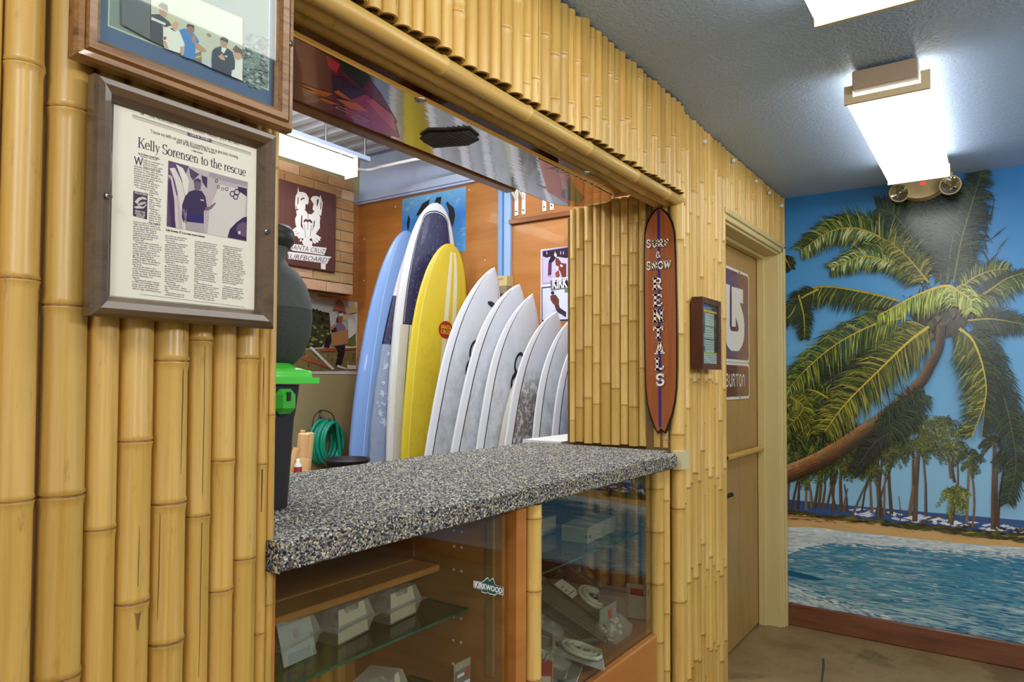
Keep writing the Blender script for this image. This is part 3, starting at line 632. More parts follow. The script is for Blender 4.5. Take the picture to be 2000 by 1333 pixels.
# ---- the dark heart of the big palm and the bush at lower left
random.seed(12)
xx = lay(.0004)
for k in range(420):
    a = random.gauss(790, 110); b = random.gauss(330, 120); an = random.uniform(-2.4, -.7); l = random.uniform(60, 150); dx, dy = cos(an)*l, sin(an)*l
    ink([(a, b+60), (a+dx*.5+4, b+60+dy*.5), (a+dx, b+60+dy), (a+dx*.5-5, b+60+dy*.5)], random.choice(GR['black']+GR['dark']), f=M6, xx=xx)
for k in range(520):
    a = random.uniform(10, 330); b = random.uniform(1060, 1330)+max(0, a-200)*.3; an = random.uniform(.3, 2.6); l = random.uniform(50, 120); dx, dy = cos(an)*l, sin(an)*l
    ink([(a, b), (a+dx*.5+4, b+dy*.5), (a+dx, b+dy), (a+dx*.5-5, b+dy*.5)], random.choice(GR['dark']+GR['mid']+GR['black']), f=M6, xx=xx)
ink([(700, 640), (760, 600), (860, 590), (940, 640), (950, 720), (900, 790), (830, 830), (760, 820), (690, 780), (650, 720)], (40, 40, 22), f=M6)
for k in range(160):
    a = random.gauss(800, 80); b = random.gauss(700, 60); an = random.uniform(0, 6.28); l = random.uniform(20, 60); dx, dy = cos(an)*l, sin(an)*l
    ink([(a, b), (a+dx*.5+4, b+dy*.5), (a+dx, b+dy), (a+dx*.5-5, b+dy*.5)], random.choice([(58, 44, 26), (46, 52, 22), (30, 30, 18), (84, 74, 34), (70, 50, 28), (96, 104, 40)]), f=M6, xx=lay(.000002))
frond([(800, 560), (780, 380), (720, 230), (640, 150)], 150, 'dark', rach=(70, 76, 36), n=60)
frond([(740, 540), (650, 330), (560, 220), (490, 195)], 120, 'dark', rach=(80, 84, 40), n=60)
frond([(830, 560), (850, 380), (880, 230), (930, 120)], 170, 'black', rach=(88, 92, 50), n=70, wd=8)
frond([(860, 560), (900, 350), (955, 160), (1000, 10)], 120, 'dark', rach=(98, 104, 50), n=70, wd=5.5)
frond([(880, 600), (960, 535), (1050, 500), (1130, 492)], 70, 'mid', n=40)
frond([(930, 665), (1020, 610), (1120, 540), (1215, 508)], 120, 'mid', sides=(1,), droop=1.2, n=54, rach=(150, 148, 60))
frond([(930, 660), (1030, 600), (1120, 540), (1215, 508)], 50, 'dark', sides=(-1,), n=40)
frond([(930, 745), (1050, 738), (1215, 765)], 100, 'dark', droop=1.0, n=46)
frond([(20, 420), (40, 450), (62, 492)], 50, 'dark', n=20)
frond([(600, 650), (450, 610), (250, 578), (120, 600), (22, 690)], 130, 'dark', sides=(-1,), droop=1.1, n=90, rach=(120, 122, 54))
frond([(600, 650), (450, 612), (250, 580), (120, 602), (20, 700)], 120, 'mid', sides=(-1,), droop=1.0, n=70)
frond([(200, 590), (110, 640), (60, 720), (20, 740)], 70, 'dark', n=40)
frond([(100, 620), (125, 720), (130, 830)], 60, 'dark', n=36)
frond([(740, 560), (620, 425), (500, 335), (380, 292), (250, 310), (115, 400)], 120, 'mid', n=110, rach=(150, 146, 66), droop=.7)
frond([(500, 335), (380, 292), (250, 310), (115, 400)], 80, 'pale', sides=(-1,), n=46, droop=.9)
frond([(710, 560), (560, 440), (430, 425), (262, 492)], 100, 'mid', n=80, droop=.8, rach=(170, 168, 100))
frond([(600, 480), (430, 430), (262, 488)], 60, 'pale', n=46, droop=.8)
frond([(740, 560), (640, 440), (540, 350)], 90, 'yel', n=50, droop=.8)
frond([(680, 850), (480, 930), (300, 1010), (60, 1180)], 100, 'dark', n=90, droop=.9, rach=(70, 74, 34))
frond([(680, 800), (560, 880), (420, 1000), (300, 1100)], 100, 'black', n=70, droop=.8, rach=(60, 64, 30))
frond([(250, 1130), (180, 1092), (100, 1082), (15, 1076)], 90, 'mid', n=44, droop=1.2, rach=(176, 160, 60))
frond([(20, 1170), (100, 1165), (165, 1300)], 90, 'yel', n=40, droop=.9, rach=(170, 150, 60))
frond([(60, 1120), (120, 1180), (20, 1300)], 90, 'yel', n=40, droop=.9, rach=(150, 140, 60))
# trunk
tk = [(800, 770, 22), (790, 880, 22), (745, 975, 24), (700, 1050, 26), (560, 1190, 32), (400, 1310, 42)]
xx = lay(.0004)
tp = [M6(a, b) for a, b, _ in tk]+[M7(*q) for q in ((250, 185), (120, 248), (-10, 296))]; tw = [t_2/2.515 for _, _, t_2 in tk]+[17, 17.5, 18]
SP = spline(tp, 60)
for i in range(60):
    w0 = tw[min(8, int(i/60*8))]; w1 = tw[min(8, int((i+1)/60*8))]; f0 = i/60*8-int(i/60*8); wA = w0+(tw[min(8, int(i/60*8)+1)]-w0)*f0
    t = (SP[i+1]-SP[i]).normalized(); nr = V((-t.y, t.x, 0)); lit = i/60
    for k in range(6):
        a0, a1 = -1+k/3, -1+(k+1)/3; base = [(146, 108, 68), (128, 92, 56), (106, 74, 46), (86, 58, 36), (62, 42, 28), (42, 30, 22)][5-k]
        base = tuple(v*(.7+.55*lit)*random.uniform(.85, 1.15) for v in base)
        e = nr*wA
        fp.poly([onm((q.x, q.y), xx) for q in (SP[i]+e*a0, SP[i+1]+e*a0, SP[i+1]+e*a1, SP[i]+e*a1)], 0, tuple(min(255, v) for v in base))
for k in range(26):
    a = random.uniform(690, 930); b = random.uniform(690, 840); ink([(a-14, b), (a, b-20), (a+16, b+4), (a, b+26)], random.choice([(58, 44, 26), (86, 60, 32), (104, 84, 40), (40, 34, 22), (70, 72, 30)]), f=M6, xx=lay(.000003))
frond([(740, 775), (640, 850), (500, 985), (330, 1155), (228, 1292)], 160, 'yel', n=110, rach=(206, 180, 62), rw=7, droop=.55, wd=8)
frond([(600, 735), (480, 762), (300, 852), (150, 972), (58, 1072)], 130, 'mid', n=100, rach=(186, 164, 62), rw=5, droop=1.0)
frond([(890, 785), (950, 840), (1005, 985), (1015, 1130), (950, 1315)], 150, 'mid', n=110, rach=(206, 184, 66), rw=7, sides=(1,), fwd=.2, droop=.7)
frond([(920, 800), (1020, 880), (1090, 1060), (1140, 1250), (1168, 1450), (1130, 1640)], 120, 'dark', n=120, rach=(88, 92, 40), droop=.9)
frond([(960, 850), (1010, 1000), (1016, 1130), (1000, 1310)], 120, 'dark', n=80, sides=(-1,), droop=.9)
frond([(900, 790), (960, 850), (1008, 985), (1018, 1130), (952, 1315)], 90, 'yel', n=80, rach=(206, 184, 66), rw=6, droop=.6, sides=(1,))
frond([(900, 690), (850, 578), (700, 612), (490, 722)], 130, 'lit', n=90, rach=(214, 186, 56), rw=8, sides=(-1,), droop=1.3)
frond([(850, 580), (940, 640), (950, 700)], 90, 'lit', n=34, droop=1.2, rach=(200, 176, 56))
frond([(470, 1300), (560, 1250), (640, 1180), (720, 1110)], 120, 'dark', n=60, droop=1.0, rmain=False)
frond([(560, 1290), (480, 1340), (420, 1420), (370, 1490)], 70, 'black', n=50, droop=.9, rach=(60, 60, 30))
fo_ = fp.build('mural_palms', PR, mural_wall); fo_['kind'] = 'stuff'
# ================================================================== framed pieces and signs
PAPER = printmat('paper_print', .6, spec=.2)
PIC = printmat('photo_print', .35)
GL = glass('picture_glass', (244, 248, 244), 1.25)
def flat(mb, pts, f, c, m=0): mb.poly([f(*p) for p in pts], m, c)
def frame_bars(prefix, O, X, Z, W_, H_, bw, prof, mats, parent):
    """four mitred mouldings round a W_ x H_ opening's outer edge; prof = [(inward 0..1, depth)] seen from the outside edge"""
    N = X.cross(Z)          # towards the viewer
    crn = [(0, 0), (W_, 0), (W_, H_), (0, H_)]; inn = [(1, 1), (-1, 1), (-1, -1), (1, -1)]
    for k in range(4):
        mb = MB(); a, b = crn[k], crn[(k+1) % 4]; ia, ib = inn[k], inn[(k+1) % 4]
        R = []
        for t, d in prof:
            R.append((O+X*(a[0]+ia[0]*bw*t)+Z*(a[1]+ia[1]*bw*t)+N*d, O+X*(b[0]+ib[0]*bw*t)+Z*(b[1]+ib[1]*bw*t)+N*d))
        for (p, q), (r_, s_) in zip(R, R[1:]+R[:1]): mb.poly([p, q, s_, r_])
        mb.poly([p for p, _ in R][::-1]); mb.poly([q for _, q in R])
        mb.build('frame_bar', mats, parent)
def screw(parent, p, n=(0, -1, 0), r=.0045):
    T = Matrix.Translation(p) @ V(n).to_track_quat('Z', 'Y').to_matrix().to_4x4(); q = MB()
    q.lathe([(0, .0005), (r, 0), (r, .0012), (0, .0022)], 12, T=T); q.box((-r*.7, -r*.14, .0021), (r*.7, r*.14, .0024), 1, T=T); q.box((-r*.14, -r*.7, .0021), (r*.14, r*.7, .0024), 1, T=T)
    q.build('screw', [STEEL, BLACK], parent)
X_, Z_ = V((1, 0, 0)), V((0, 0, 1))

# ---- framed newspaper page
FY = -.034
ft = empty('framed_newspaper', (.54, FY, 1.40))
tag(ft, 'brown wooden frame holding a yellowed newspaper page, screwed to the thick bamboo canes', 'picture frame')
WALN = mat('walnut_frame', (62, 46, 28), .3, coat=.35, var=[(88, 66, 42), (74, 55, 34)], vscale=(3, 40, 40))
fd = .022
O0 = un(176, 619, 'y', FY-fd); O1 = un(531, 640, 'y', FY-fd); O2 = un(549, 264, 'y', FY-fd); O3 = un(190, 142, 'y', FY-fd)
x0, x1 = (O0.x+O3.x)/2, (O1.x+O2.x)/2; z0, z1 = (O0.z+O1.z)/2, (O2.z+O3.z)/2
frame_bars('', V((x0, FY, z0)), X_, Z_, x1-x0, z1-z0, .028, [(0, 0), (0, .017), (.12, .022), (.38, .0235), (.7, .020), (.92, .010), (1, .009), (1, 0)], WALN, ft)
PY = FY-.008
C2 = crop(170, 130, 2.514, 'y', PY)
pm = MB()
pm.poly([(x0+.021, PY, z0+.021), (x1-.021, PY, z0+.021), (x1-.021, PY, z1-.021), (x0+.021, PY, z1-.021)], 0, (240, 235, 232))
yl = PY
def P2(a, b, d=.0002):
    p = C2(a, b); return V((p.x, PY-d, p.z))
INK = (58, 48, 74)
def bar2(a, b, c, d, th, col=INK):      # printed rule from (a,b) to (c,d)
    p, q = P2(a, b), P2(c, d); pm.poly([p, q, q-Z_*th, p-Z_*th], 0, col)
bar2(222, 236, 805, 424, .0007); bar2(222, 243, 805, 430, .0004); bar2(222, 250, 805, 436, .0004)
pm.poly([P2(492, 322, .0003), P2(612, 358, .0003), P2(612, 375, .0003), P2(492, 340, .0003)], 0, (112, 92, 118))
def line2(txt, a0, b0, a1, b1, cap, col=INK, bold=0, d=.0003):
    p, q = P2(a0, b0, d), P2(a1, b1, d); X = (q-p); w_ = X.length; text(pm, txt, p, X.normalized(), Z_, width=w_, height=cap*.00034, c=col, bold=bold)
line2('D4', 263, 235, 279, 240, 11, bold=.02); line2('THE  MONTEREY  COUNTY  HERALD,  FRIDAY,  JULY  25,  2003', 300, 247, 745, 387, 9)
line2('LIFE & TIMES', 508, 339, 598, 366, 10, (226, 218, 222), .01, .0005)
line2('"I know my skills can save a life. It\'s something for me to give back, knowing', 311, 325, 740, 452, 14, (40, 34, 52)); line2('part of my business is the ocean."', 440, 376, 636, 434, 14, (40, 34, 52)); line2('— Kelly Sorensen', 508, 414, 568, 431, 7, bold=.02)
p, q = P2(248, 396, .0003), P2(780, 540, .0003); X = q-p; tot = sum(SERIF[ch][0] for ch in 'Kelly Sorensen to the rescue'); Xu = X.normalized(); sx_ = X.length/tot; hh = 38*.00034*1.06
serif_line(pm, 'Kelly Sorensen to the rescue', lambda a, b: p+Xu*(a*sx_)+Z_*(b*hh), (46, 40, 60))
line2('By SUSAN CANTRELL', 252, 431, 358, 459, 7, bold=.02); line2('Special to The Herald', 262, 443, 345, 464, 7)
line2('W', 230, 481, 274, 491, 33, bold=.01)
def column(lines, a0, b0, wid, ang, ls, cap=7, full=None):
    mx = full or max(len(s) for s in lines)
    for i, s in enumerate(lines):
        if s:
            ind = 0
            if s[0] == '>': ind = 8; s = s[1:]
            ww = (wid-ind)*min(1, len(s)/mx*1.02); b = b0+i*ls; sh = ang*ind
            line2(s, a0+ind-i*.16, b+sh, a0+ind-i*.16+ww, b+sh+ang*ww, cap, (66, 56, 80))
column("ould you volunteer to|help an injured|person in this case,|happy would! Kelly".split('|'), 276, 462, 98, .245, 11.2)
column("Sorensen doesn't think twice|about it. In fact, after he was|involved in a multiple car|freeway accident himself, he|checked his own status, got out|of the car and calmly|administered CPR and aid to|other victims. Luckily he|never crossed his mind.|>\"I'm willing to take that".split('|'), 231, 492, 140, .245, 11.2)
column('chance to|help|someone," he|says. "That|takes over.|I\'m serving|God\'s|children."|>However,|most of his|rescues take|place on the|waves — not|the asphalt.'.split('|'), 305, 622, 60, .22, 11.2)
pm.poly([P2(227, 610, .0003), P2(297, 624, .0003), P2(294, 752, .0003), P2(225, 734, .0003)], 0, (74, 58, 92))
line2('VOLUNTEERS', 231, 623, 293, 636, 8, (226, 220, 214), .02, .0005); line2('MAKE THE', 236, 714, 284, 724, 8, (226, 220, 214), .02, .0005); line2('WORLD GO', 234, 726, 285, 737, 8, (226, 220, 214), .02, .0005); line2('AROUND', 240, 738, 280, 747, 8, (226, 220, 214), .02, .0005)
for pts, c in (([(232, 665), (250, 645), (272, 640), (290, 646), (292, 656), (270, 652), (256, 660), (246, 676)], (214, 204, 206)), ([(246, 676), (262, 668), (284, 664), (290, 672), (270, 680), (250, 684)], (196, 184, 194)), ([(228, 690), (250, 684), (276, 690), (290, 676), (292, 682), (276, 698), (240, 698)], (214, 204, 206))): pm.poly([P2(a, b, .0006) for a, b in pts], 0, c)
column("Clad in a navy T-shirt with a|\"High Surf Rescue\" emblem, he|sits in the supply room of his|On the Beach Surf Shop in|Cannery Row. The smell of|Coppertone and kelp come to|mind when you look upon the|blonde, deeply tanned|37-year-old.|>\"I've always been around the|water,\" he says. \"I was born in|the wrong place.\" Fresno, to be|exact. However, as soon as he|could drive he spent every|Sunday surfing Santa Cruz. At|age 20, after moving to|Monterey and \"majoring in|surfing at MPC,\" he decided to|launch his dream business: a|surf shop.|>Busy as his shop is, he's|never far from his pager when a|surfer, swimmer or boater is in|trouble on water. He even loans|his own Waverunner for|rescues.|>The seasoned surfer's license|in CPR and knowledge of tidal|waves come in handy when the|Pacific Grove Fire Department|calls for help, which may be any".split('|'), 226, 766, 142, .135, 10.9)
column("time of the day, and anywhere|from three times a week to|once a month.|>His parents first planted his|seed of charity. \"They both|bent over backwards for|people.\" But it was when a|newly married couple were|swept into the ocean in Pacific|Grove, and the groom lost his|life, that Sorensen decided that|would never happen again, if he|could help it.|>\"I know my skills can save a|life. It's something for me to|give back, knowing part of my|business is the ocean.\" And|he's handing down this spirit of|volunteerism. His wife, Sherry,|and two daughters, Shelby, 10,|and Shawna, 7, join him in|beach cleanups.|>With an angelic smile —|sans one front tooth — Shawna|says, \"I like to do it because it's|easy.\"|>Giving doesn't stop at the|coastline for Sorensen. He".split('|'), 384, 834, 126, .155, 10.7)
column("recently outfitted the rescue|team with new wet suits and|has been holding fund-raisers|for a friend — \"one of the best|surfers in the area\" — who was|paralyzed from the neck down|after a motorcycle accident.|There will be a job waiting for|the young man when he feels|returned. Most vibrant in his|former home at the corner of|Prescott and Lighthouse.|>Volunteering has opened|Sorensen's eyes to human|failure. \"Everybody deserves a|chance. I just don't judge|people anymore.\" Especially|since he's experienced the|power of near drowning first|hand.|>While surfing at Carmel|Point, he wiped out on a 12-foot|wave that held him under. \"I|fell so far down ... I was losing|my breath. I really felt I was|done, just coming out. But that|thought made me relax, and|then I was able to get more".split('|'), 529, 862, 121, .165, 10.2)
column("adrenaline and swim back up.\"|>Helping hands go both ways|and Sorensen says his|encouragement has returned|him. \"We're partners. She's a|teacher and I've seen how|giving she is to her 20 kids a|year. By having that patience|has really helped me out. There|were a lot of negative things|holding me back, but I decided|there was a lot of stuff I wanted|to be a part of. In the last three|years, my life has changed for|the better. Now it's about|going and just feeling lucky to|be where I am. I feel like I'm|that 20-year-old kid again who|opened On the Beach.\"||>If you know a volunteer with a|remarkable story, please send|your nomination in writing, the|phone note, please with as|many details as possible. Susan|Cantrell, P.O. Box 271, The|Herald.".split('|'), 667, 884, 112, .175, 9.9)
line2('Kelly Sorensen, 37, is an ocean rescue volunteer.', 387, 807, 580, 842, 9, (40, 32, 50), .025)
bar2(262, 1118, 775, 1182, .0004); bar2(222, 278, 220, 440, .0003)
# its photograph: a man in a dark shirt before a rack of surfboards
pn = MB()
def Q2(a, b, d=.0004): return P2(a, b, d)
_pd = [.0004]
def ph(pts, c): _pd[0] += .00002; pn.poly([P2(a, b, _pd[0]) for a, b in pts], 0, c)
ph([(399, 462), (789, 568), (781, 858), (390, 785)], (190, 178, 190))
ph([(399, 462), (500, 490), (470, 560), (440, 640), (436, 700), (452, 797), (390, 785)], (96, 74, 116))
ph([(404, 500), (430, 498), (462, 560), (478, 640), (484, 802), (470, 800), (452, 660), (430, 560)], (222, 214, 218))
ph([(398, 530), (416, 540), (440, 640), (452, 796), (436, 793), (420, 660)], (206, 196, 206)); ph([(404, 540), (412, 560), (428, 660), (432, 792), (412, 788), (398, 640)], (70, 46, 92))
ph([(436, 480), (470, 500), (500, 560), (490, 640), (478, 620), (466, 560)], (230, 224, 226)); ph([(500, 498), (550, 530), (520, 560), (506, 540)], (84, 62, 104)); ph([(560, 535), (590, 545), (588, 600), (566, 570)], (66, 48, 92))
ph([(600, 520), (789, 568), (786, 590), (600, 545)], (168, 154, 172)); ph([(650, 580), (780, 610), (770, 856), (590, 824), (600, 700)], (216, 208, 214)); ph([(740, 590), (784, 600), (784, 640), (740, 610)], (60, 40, 84))
ph([(480, 640), (500, 615), (530, 606), (562, 612), (580, 640), (588, 690), (572, 712), (572, 772), (486, 762), (488, 700), (474, 770), (464, 740), (466, 680)], (62, 46, 88)); ph([(488, 720), (572, 726), (572, 772), (486, 762)], (48, 42, 110))
ph([(524, 562), (536, 552), (552, 556), (560, 575), (556, 604), (540, 612), (526, 600)], (118, 96, 124)); ph([(522, 572), (526, 556), (544, 549), (560, 562), (556, 570), (536, 564)], (70, 52, 90))
ph([(580, 690), (600, 690), (626, 668), (632, 672), (610, 700), (580, 712)], (120, 98, 126)); ph([(466, 700), (478, 700), (490, 770), (482, 772)], (124, 102, 128)); ph([(486, 764), (572, 774), (574, 818), (486, 803)], (176, 164, 178)); ph([(556, 652), (572, 655), (572, 662), (556, 659)], (200, 190, 204))
ph([(700, 800), (730, 768), (764, 742), (784, 738), (781, 858), (688, 840)], (58, 36, 84)); ph([(738, 776), (764, 764), (781, 770), (780, 840), (740, 826), (730, 800)], (104, 84, 124)); ph([(740, 812), (750, 808), (752, 822), (742, 824)], (230, 226, 226))
for cx_, cy_, r_ in ((634, 562, 8), (644, 592, 8), (664, 602, 7), (684, 602, 9), (712, 626, 14), (734, 618, 16), (728, 640, 14)):
    o8 = [(cx_+r_*cos(k*pi/3), cy_+r_*1.15*sin(k*pi/3)) for k in range(6)]; i8 = [(cx_+r_*.68*cos(k*pi/3), cy_+r_*.8*sin(k*pi/3)) for k in range(6)]; _pd[0] += .00002
    for k in range(6): pn.poly([P2(*o8[k], _pd[0]), P2(*o8[(k+1) % 6], _pd[0]), P2(*i8[(k+1) % 6], _pd[0]), P2(*i8[k], _pd[0])], 0, (60, 42, 84))
pm.build('newspaper_page', PAPER, ft); pn.build('printed_photograph', PAPER, ft)
boxobj('glazing', (x0+.021, PY-.0045, z0+.021), (x1-.021, PY-.0025, z1-.021), glass('clear_glazing', (250, 250, 246), .35), ft)
screw(ft, un(212, 383, 'y', FY-.0235)); screw(ft, un(522, 452, 'y', FY-.0235))

# ---- framed group photograph above it
GY = -.036
fg = empty('framed_group_photo', (.55, GY, 1.72)); tag(fg, 'oak frame with a blue mat round a colour photo of people, above the newspaper', 'picture frame')
OAK = mat('oak_frame', (96, 64, 30), .4, coat=.25, var=[(146, 104, 58), (126, 86, 44)], vscale=(3, 60, 60))
a0 = un(150, 103, 'y', GY-.024); a1 = un(577, 258, 'y', GY-.024); zb = (a0.z+a1.z)/2; gx0, gx1 = a0.x, a1.x; gz1 = zb+.40
frame_bars('', V((gx0, GY, zb)), X_, Z_, gx1-gx0, gz1-zb, .032, [(0, 0), (0, .014), (.1, .02), (.3, .021), (.36, .0185), (.44, .024), (.75, .022), (.84, .014), (1, .012), (1, 0)], OAK, fg)
GPY = GY-.0075
C7 = crop(280, 0, 5.127, 'y', GPY)
gm = MB(); gm.poly([(gx0+.028, GPY, zb+.028), (gx1-.028, GPY, zb+.028), (gx1-.028, GPY, gz1-.028), (gx0+.028, GPY, gz1-.028)], 0, (88, 102, 148))
_gd = [.0002]
def gp(pts, c, f=C7):
    _gd[0] += .00002; out = []
    for a, b in pts:
        p = f(a, b); out.append((p.x, GPY-_gd[0], p.z))
    gm.poly(out, 0, c)
pbl = C7(-240, 245); pbr = C7(1245, 932); pz = (pbl.z+pbr.z)/2-.0; xl, xr = gx0+.045, pbr.x
gm.poly([(xl-.002, GPY-.0001, pz-.002), (xr+.002, GPY-.0001, pz-.002), (xr+.002, GPY-.0001, gz1-.07), (xl-.002, GPY-.0001, gz1-.07)], 0, (222, 216, 196))
gm.poly([(xl, GPY-.0002, pz), (xr, GPY-.0002, pz), (xr, GPY-.0002, gz1-.072), (xl, GPY-.0002, gz1-.072)], 0, (150, 152, 152))
random.seed(6)
for k in range(160):       # out-of-focus surf in the print's side panels
    a = random.uniform(985, 1240); b = random.uniform(350, 900)
    if b > 830+(a-985)*.4 or b < 300: continue
    r_ = random.uniform(10, 34); v_ = random.randint(96, 196); gp([(a-r_, b), (a, b-r_*.7), (a+r_, b+4), (a, b+r_*.7)], (v_, v_, v_+2))
gp([(64, -200), (980, 190), (976, 815), (64, 408)], (196, 194, 176))
gp([(-230, -300), (58, -200), (56, 405), (-230, 250)], (88, 92, 94))
gp([(62, 205), (180, 240), (190, 470), (56, 408)], (44, 48, 60)); gp([(66, 150), (150, 150), (240, 220), (270, 260), (210, 280), (66, 190)], (40, 46, 66)); gp([(70, 176), (212, 240), (205, 262), (70, 205)], (214, 214, 208))
gp([(140, 100), (180, 90), (226, 140), (210, 185), (160, 165)], (192, 142, 112)); gp([(130, 70), (170, 30), (230, 60), (234, 130), (190, 100)], (70, 52, 44))
gp([(190, 290), (260, 270), (310, 310), (360, 330), (404, 450), (386, 475), (360, 470), (350, 540), (200, 490), (182, 400)], (228, 226, 216)); gp([(252, 280), (276, 290), (306, 316), (318, 318), (300, 322), (262, 300)], (84, 40, 50)); gp([(182, 378), (215, 370), (218, 400), (190, 410)], (170, 60, 70))
gp([(185, 410), (215, 425), (240, 500), (205, 490)], (200, 150, 118)); gp([(358, 475), (385, 478), (385, 568), (362, 560)], (200, 150, 118))
gp([(270, 190), (330, 200), (342, 260), (316, 312), (280, 295), (262, 250)], (204, 158, 128)); gp([(218, 150), (270, 150), (340, 200), (345, 240), (300, 215), (268, 260), (236, 210)], (202, 196, 160))
gp([(345, 310), (400, 290), (500, 350), (545, 420), (530, 450), (510, 430), (505, 610), (390, 575), (400, 450)], (58, 122, 190)); gp([(420, 280), (440, 255), (490, 270), (500, 320), (470, 350), (430, 330)], (150, 104, 80)); gp([(415, 275), (430, 245), (495, 262), (498, 290), (450, 272)], (48, 38, 36))
gp([(470, 370), (500, 360), (515, 420), (490, 440), (472, 410)], (176, 126, 98)); gp([(500, 440), (545, 450), (610, 500), (616, 530), (560, 520), (510, 490)], (190, 140, 108))
gp([(615, 345), (650, 340), (672, 370), (640, 382)], (168, 122, 100)); gp([(505, 545), (565, 520), (570, 640), (510, 615)], (120, 110, 96)); gp([(510, 570), (560, 560), (562, 580), (512, 592)], (200, 170, 70))
gp([(570, 600), (670, 580), (670, 690), (572, 640)], (188, 190, 200))
gp([(675, 520), (700, 490), (760, 470), (830, 490), (880, 530), (902, 620), (900, 700), (870, 710), (862, 768), (668, 688), (666, 610)], (38, 46, 66)); gp([(768, 470), (822, 490), (790, 545), (766, 520)], (222, 222, 220)); gp([(755, 410), (800, 400), (832, 440), (815, 490), (770, 480)], (186, 136, 108)); gp([(745, 400), (790, 370), (835, 405), (830, 440), (790, 418)], (54, 46, 48))
gp([(732, 570), (775, 545), (800, 590), (804, 615), (760, 600)], (196, 146, 118)); gp([(800, 560), (828, 566), (824, 584), (798, 576)], (190, 196, 206))
gp([(905, 600), (978, 590), (976, 815), (866, 770), (880, 710), (900, 700)], (226, 222, 214)); gp([(895, 520), (920, 480), (965, 500), (975, 590), (930, 615), (905, 580)], (202, 152, 124)); gp([(880, 500), (910, 460), (975, 510), (978, 580), (955, 540), (905, 530)], (104, 72, 56))
gm.build('mounted_photo', PIC, fg)
boxobj('glazing', (gx0+.028, GPY-.0055, zb+.028), (gx1-.028, GPY-.003, gz1-.028), glass('old_picture_glass', (240, 248, 244), 1.7, rough=.03), fg)
screw(fg, un(569, 85, 'y', GY-.0215))

# ---- small deep frame with the price list
SY = -.024
sf = empty('framed_price_list', (2.7, SY, 1.38)); tag(sf, 'small dark brown box frame with a printed price list, on the bamboo beside the door', 'picture frame')
DKB = mat('dark_mahogany', (70, 30, 22), .35, coat=.25, var=[(88, 40, 28)], vscale=(8, 8, 8))
sd = .042
s0 = un(1372, 724, 'y', SY-sd); s1 = un(1409, 720, 'y', SY-sd); s2 = un(1410, 590, 'y', SY-sd); s3 = un(1372, 580, 'y', SY-sd)
sx0, sx1, sz0, sz1 = s0.x, s1.x, (s0.z+s1.z)/2, (s2.z+s3.z)/2
frame_bars('', V((sx0, SY, sz0)), X_, Z_, sx1-sx0, sz1-sz0, .022, [(0, 0), (0, sd), (1, sd-.002), (1, .006), (1, 0)], DKB, sf)
LPY = SY-.031; lm = MB(); lx0, lx1, lz0, lz1 = sx0+.02, sx1-.02, sz0+.02, sz1-.02
def lq(u0, v0, u1, v1, c, d): lm.poly([(lx0+(lx1-lx0)*u0, LPY-d, lz0+(lz1-lz0)*v0), (lx0+(lx1-lx0)*u1, LPY-d, lz0+(lz1-lz0)*v0), (lx0+(lx1-lx0)*u1, LPY-d, lz0+(lz1-lz0)*v1), (lx0+(lx1-lx0)*u0, LPY-d, lz0+(lz1-lz0)*v1)], 0, c)
lq(0, 0, 1, 1, (44, 46, 58), 0); lq(0, .9, 1, 1, (40, 56, 92), .0002); lq(0, .87, 1, .9, (214, 206, 84), .0002); lq(0, .84, .8, .87, (206, 120, 60), .0002)
lq(0, .2, .24, .84, (60, 110, 160), .0002); lq(.02, .3, .2, .5, (190, 210, 216), .0003); lq(.04, .56, .2, .7, (30, 60, 90), .0003)
lq(.24, .2, .8, .84, (206, 216, 222), .0002); lq(0, .17, 1, .2, (190, 200, 70), .0002); lq(0, 0, 1, .17, (206, 214, 228), .0002)
for k in range(15): lq(.28, .24+k*.04, .76, .252+k*.04, (120, 138, 160), .0003)
for k in (.41, .62): lq(.0, k, .8, k+.014, (70, 76, 90), .0004)
for k in range(4): lq(.06, .03+k*.035, .94, .04+k*.035, (150, 166, 190), .0003)
text(lm, 'RENTALS', (lx0+.01, LPY-.0004, lz1-.022), X_, Z_, width=(lx1-lx0)*.6, height=.010, c=(220, 224, 230))
lm.build('price_sheet', PIC, sf); boxobj('glazing', (lx0, LPY-.004, lz0), (lx1, LPY-.0025, lz1), GL, sf)

# ---- surfboard shaped RENTALS sign on the reveal
SX = XJ-.030
sg = empty('rentals_sign', (SX, .085, 1.127)); tag(sg, 'brown surfboard-shaped wooden sign lettered SURF & SNOW RENTALS with a blue stripe', 'sign')
CS = crop(1230, 380, 2.667, 'x', SX-.008)
outl = [(152, 68), (178, 78), (205, 105), (225, 145), (237, 200), (241, 300), (244, 450), (247, 600), (249, 760), (249, 900), (247, 1000), (240, 1080), (225, 1150), (200, 1215), (182, 1247), (162, 1228), (146, 1248), (128, 1222), (105, 1160), (88, 1090), (80, 1000), (76, 860), (74, 700), (73, 500), (73, 300), (76, 200), (88, 145), (110, 102), (130, 78)]
def SG(a, b, d=0): p = CS(a, b); return V((SX-.008-d, p.y, p.z))
cx0 = 160; cyy = 650
def inset(pts, k): return [(a+(k if a < 158+(b-650)*.004 else -k), b+(k*1.1 if b < 400 else -k*1.1 if b > 1000 else 0)) if not (140 < a < 184 and b > 1200) else (a, b-k*1.6) for a, b in pts]
q = MB(); q.prism([SG(a, b) for a, b in outl], (.014, 0, 0)); q.build('edge_band', mat('black_lacquer', (22, 16, 16), .2, coat=.5), sg)
SIGNW = plywood('sign_cedar', (134, 66, 28), (150, 78, 36), (162, 90, 44), (60, 60, 3), coat=.6)
q = MB(); q.poly([SG(a, b, .0012) for a, b in inset(outl, 7)]); q.build('wood_face', SIGNW, sg)
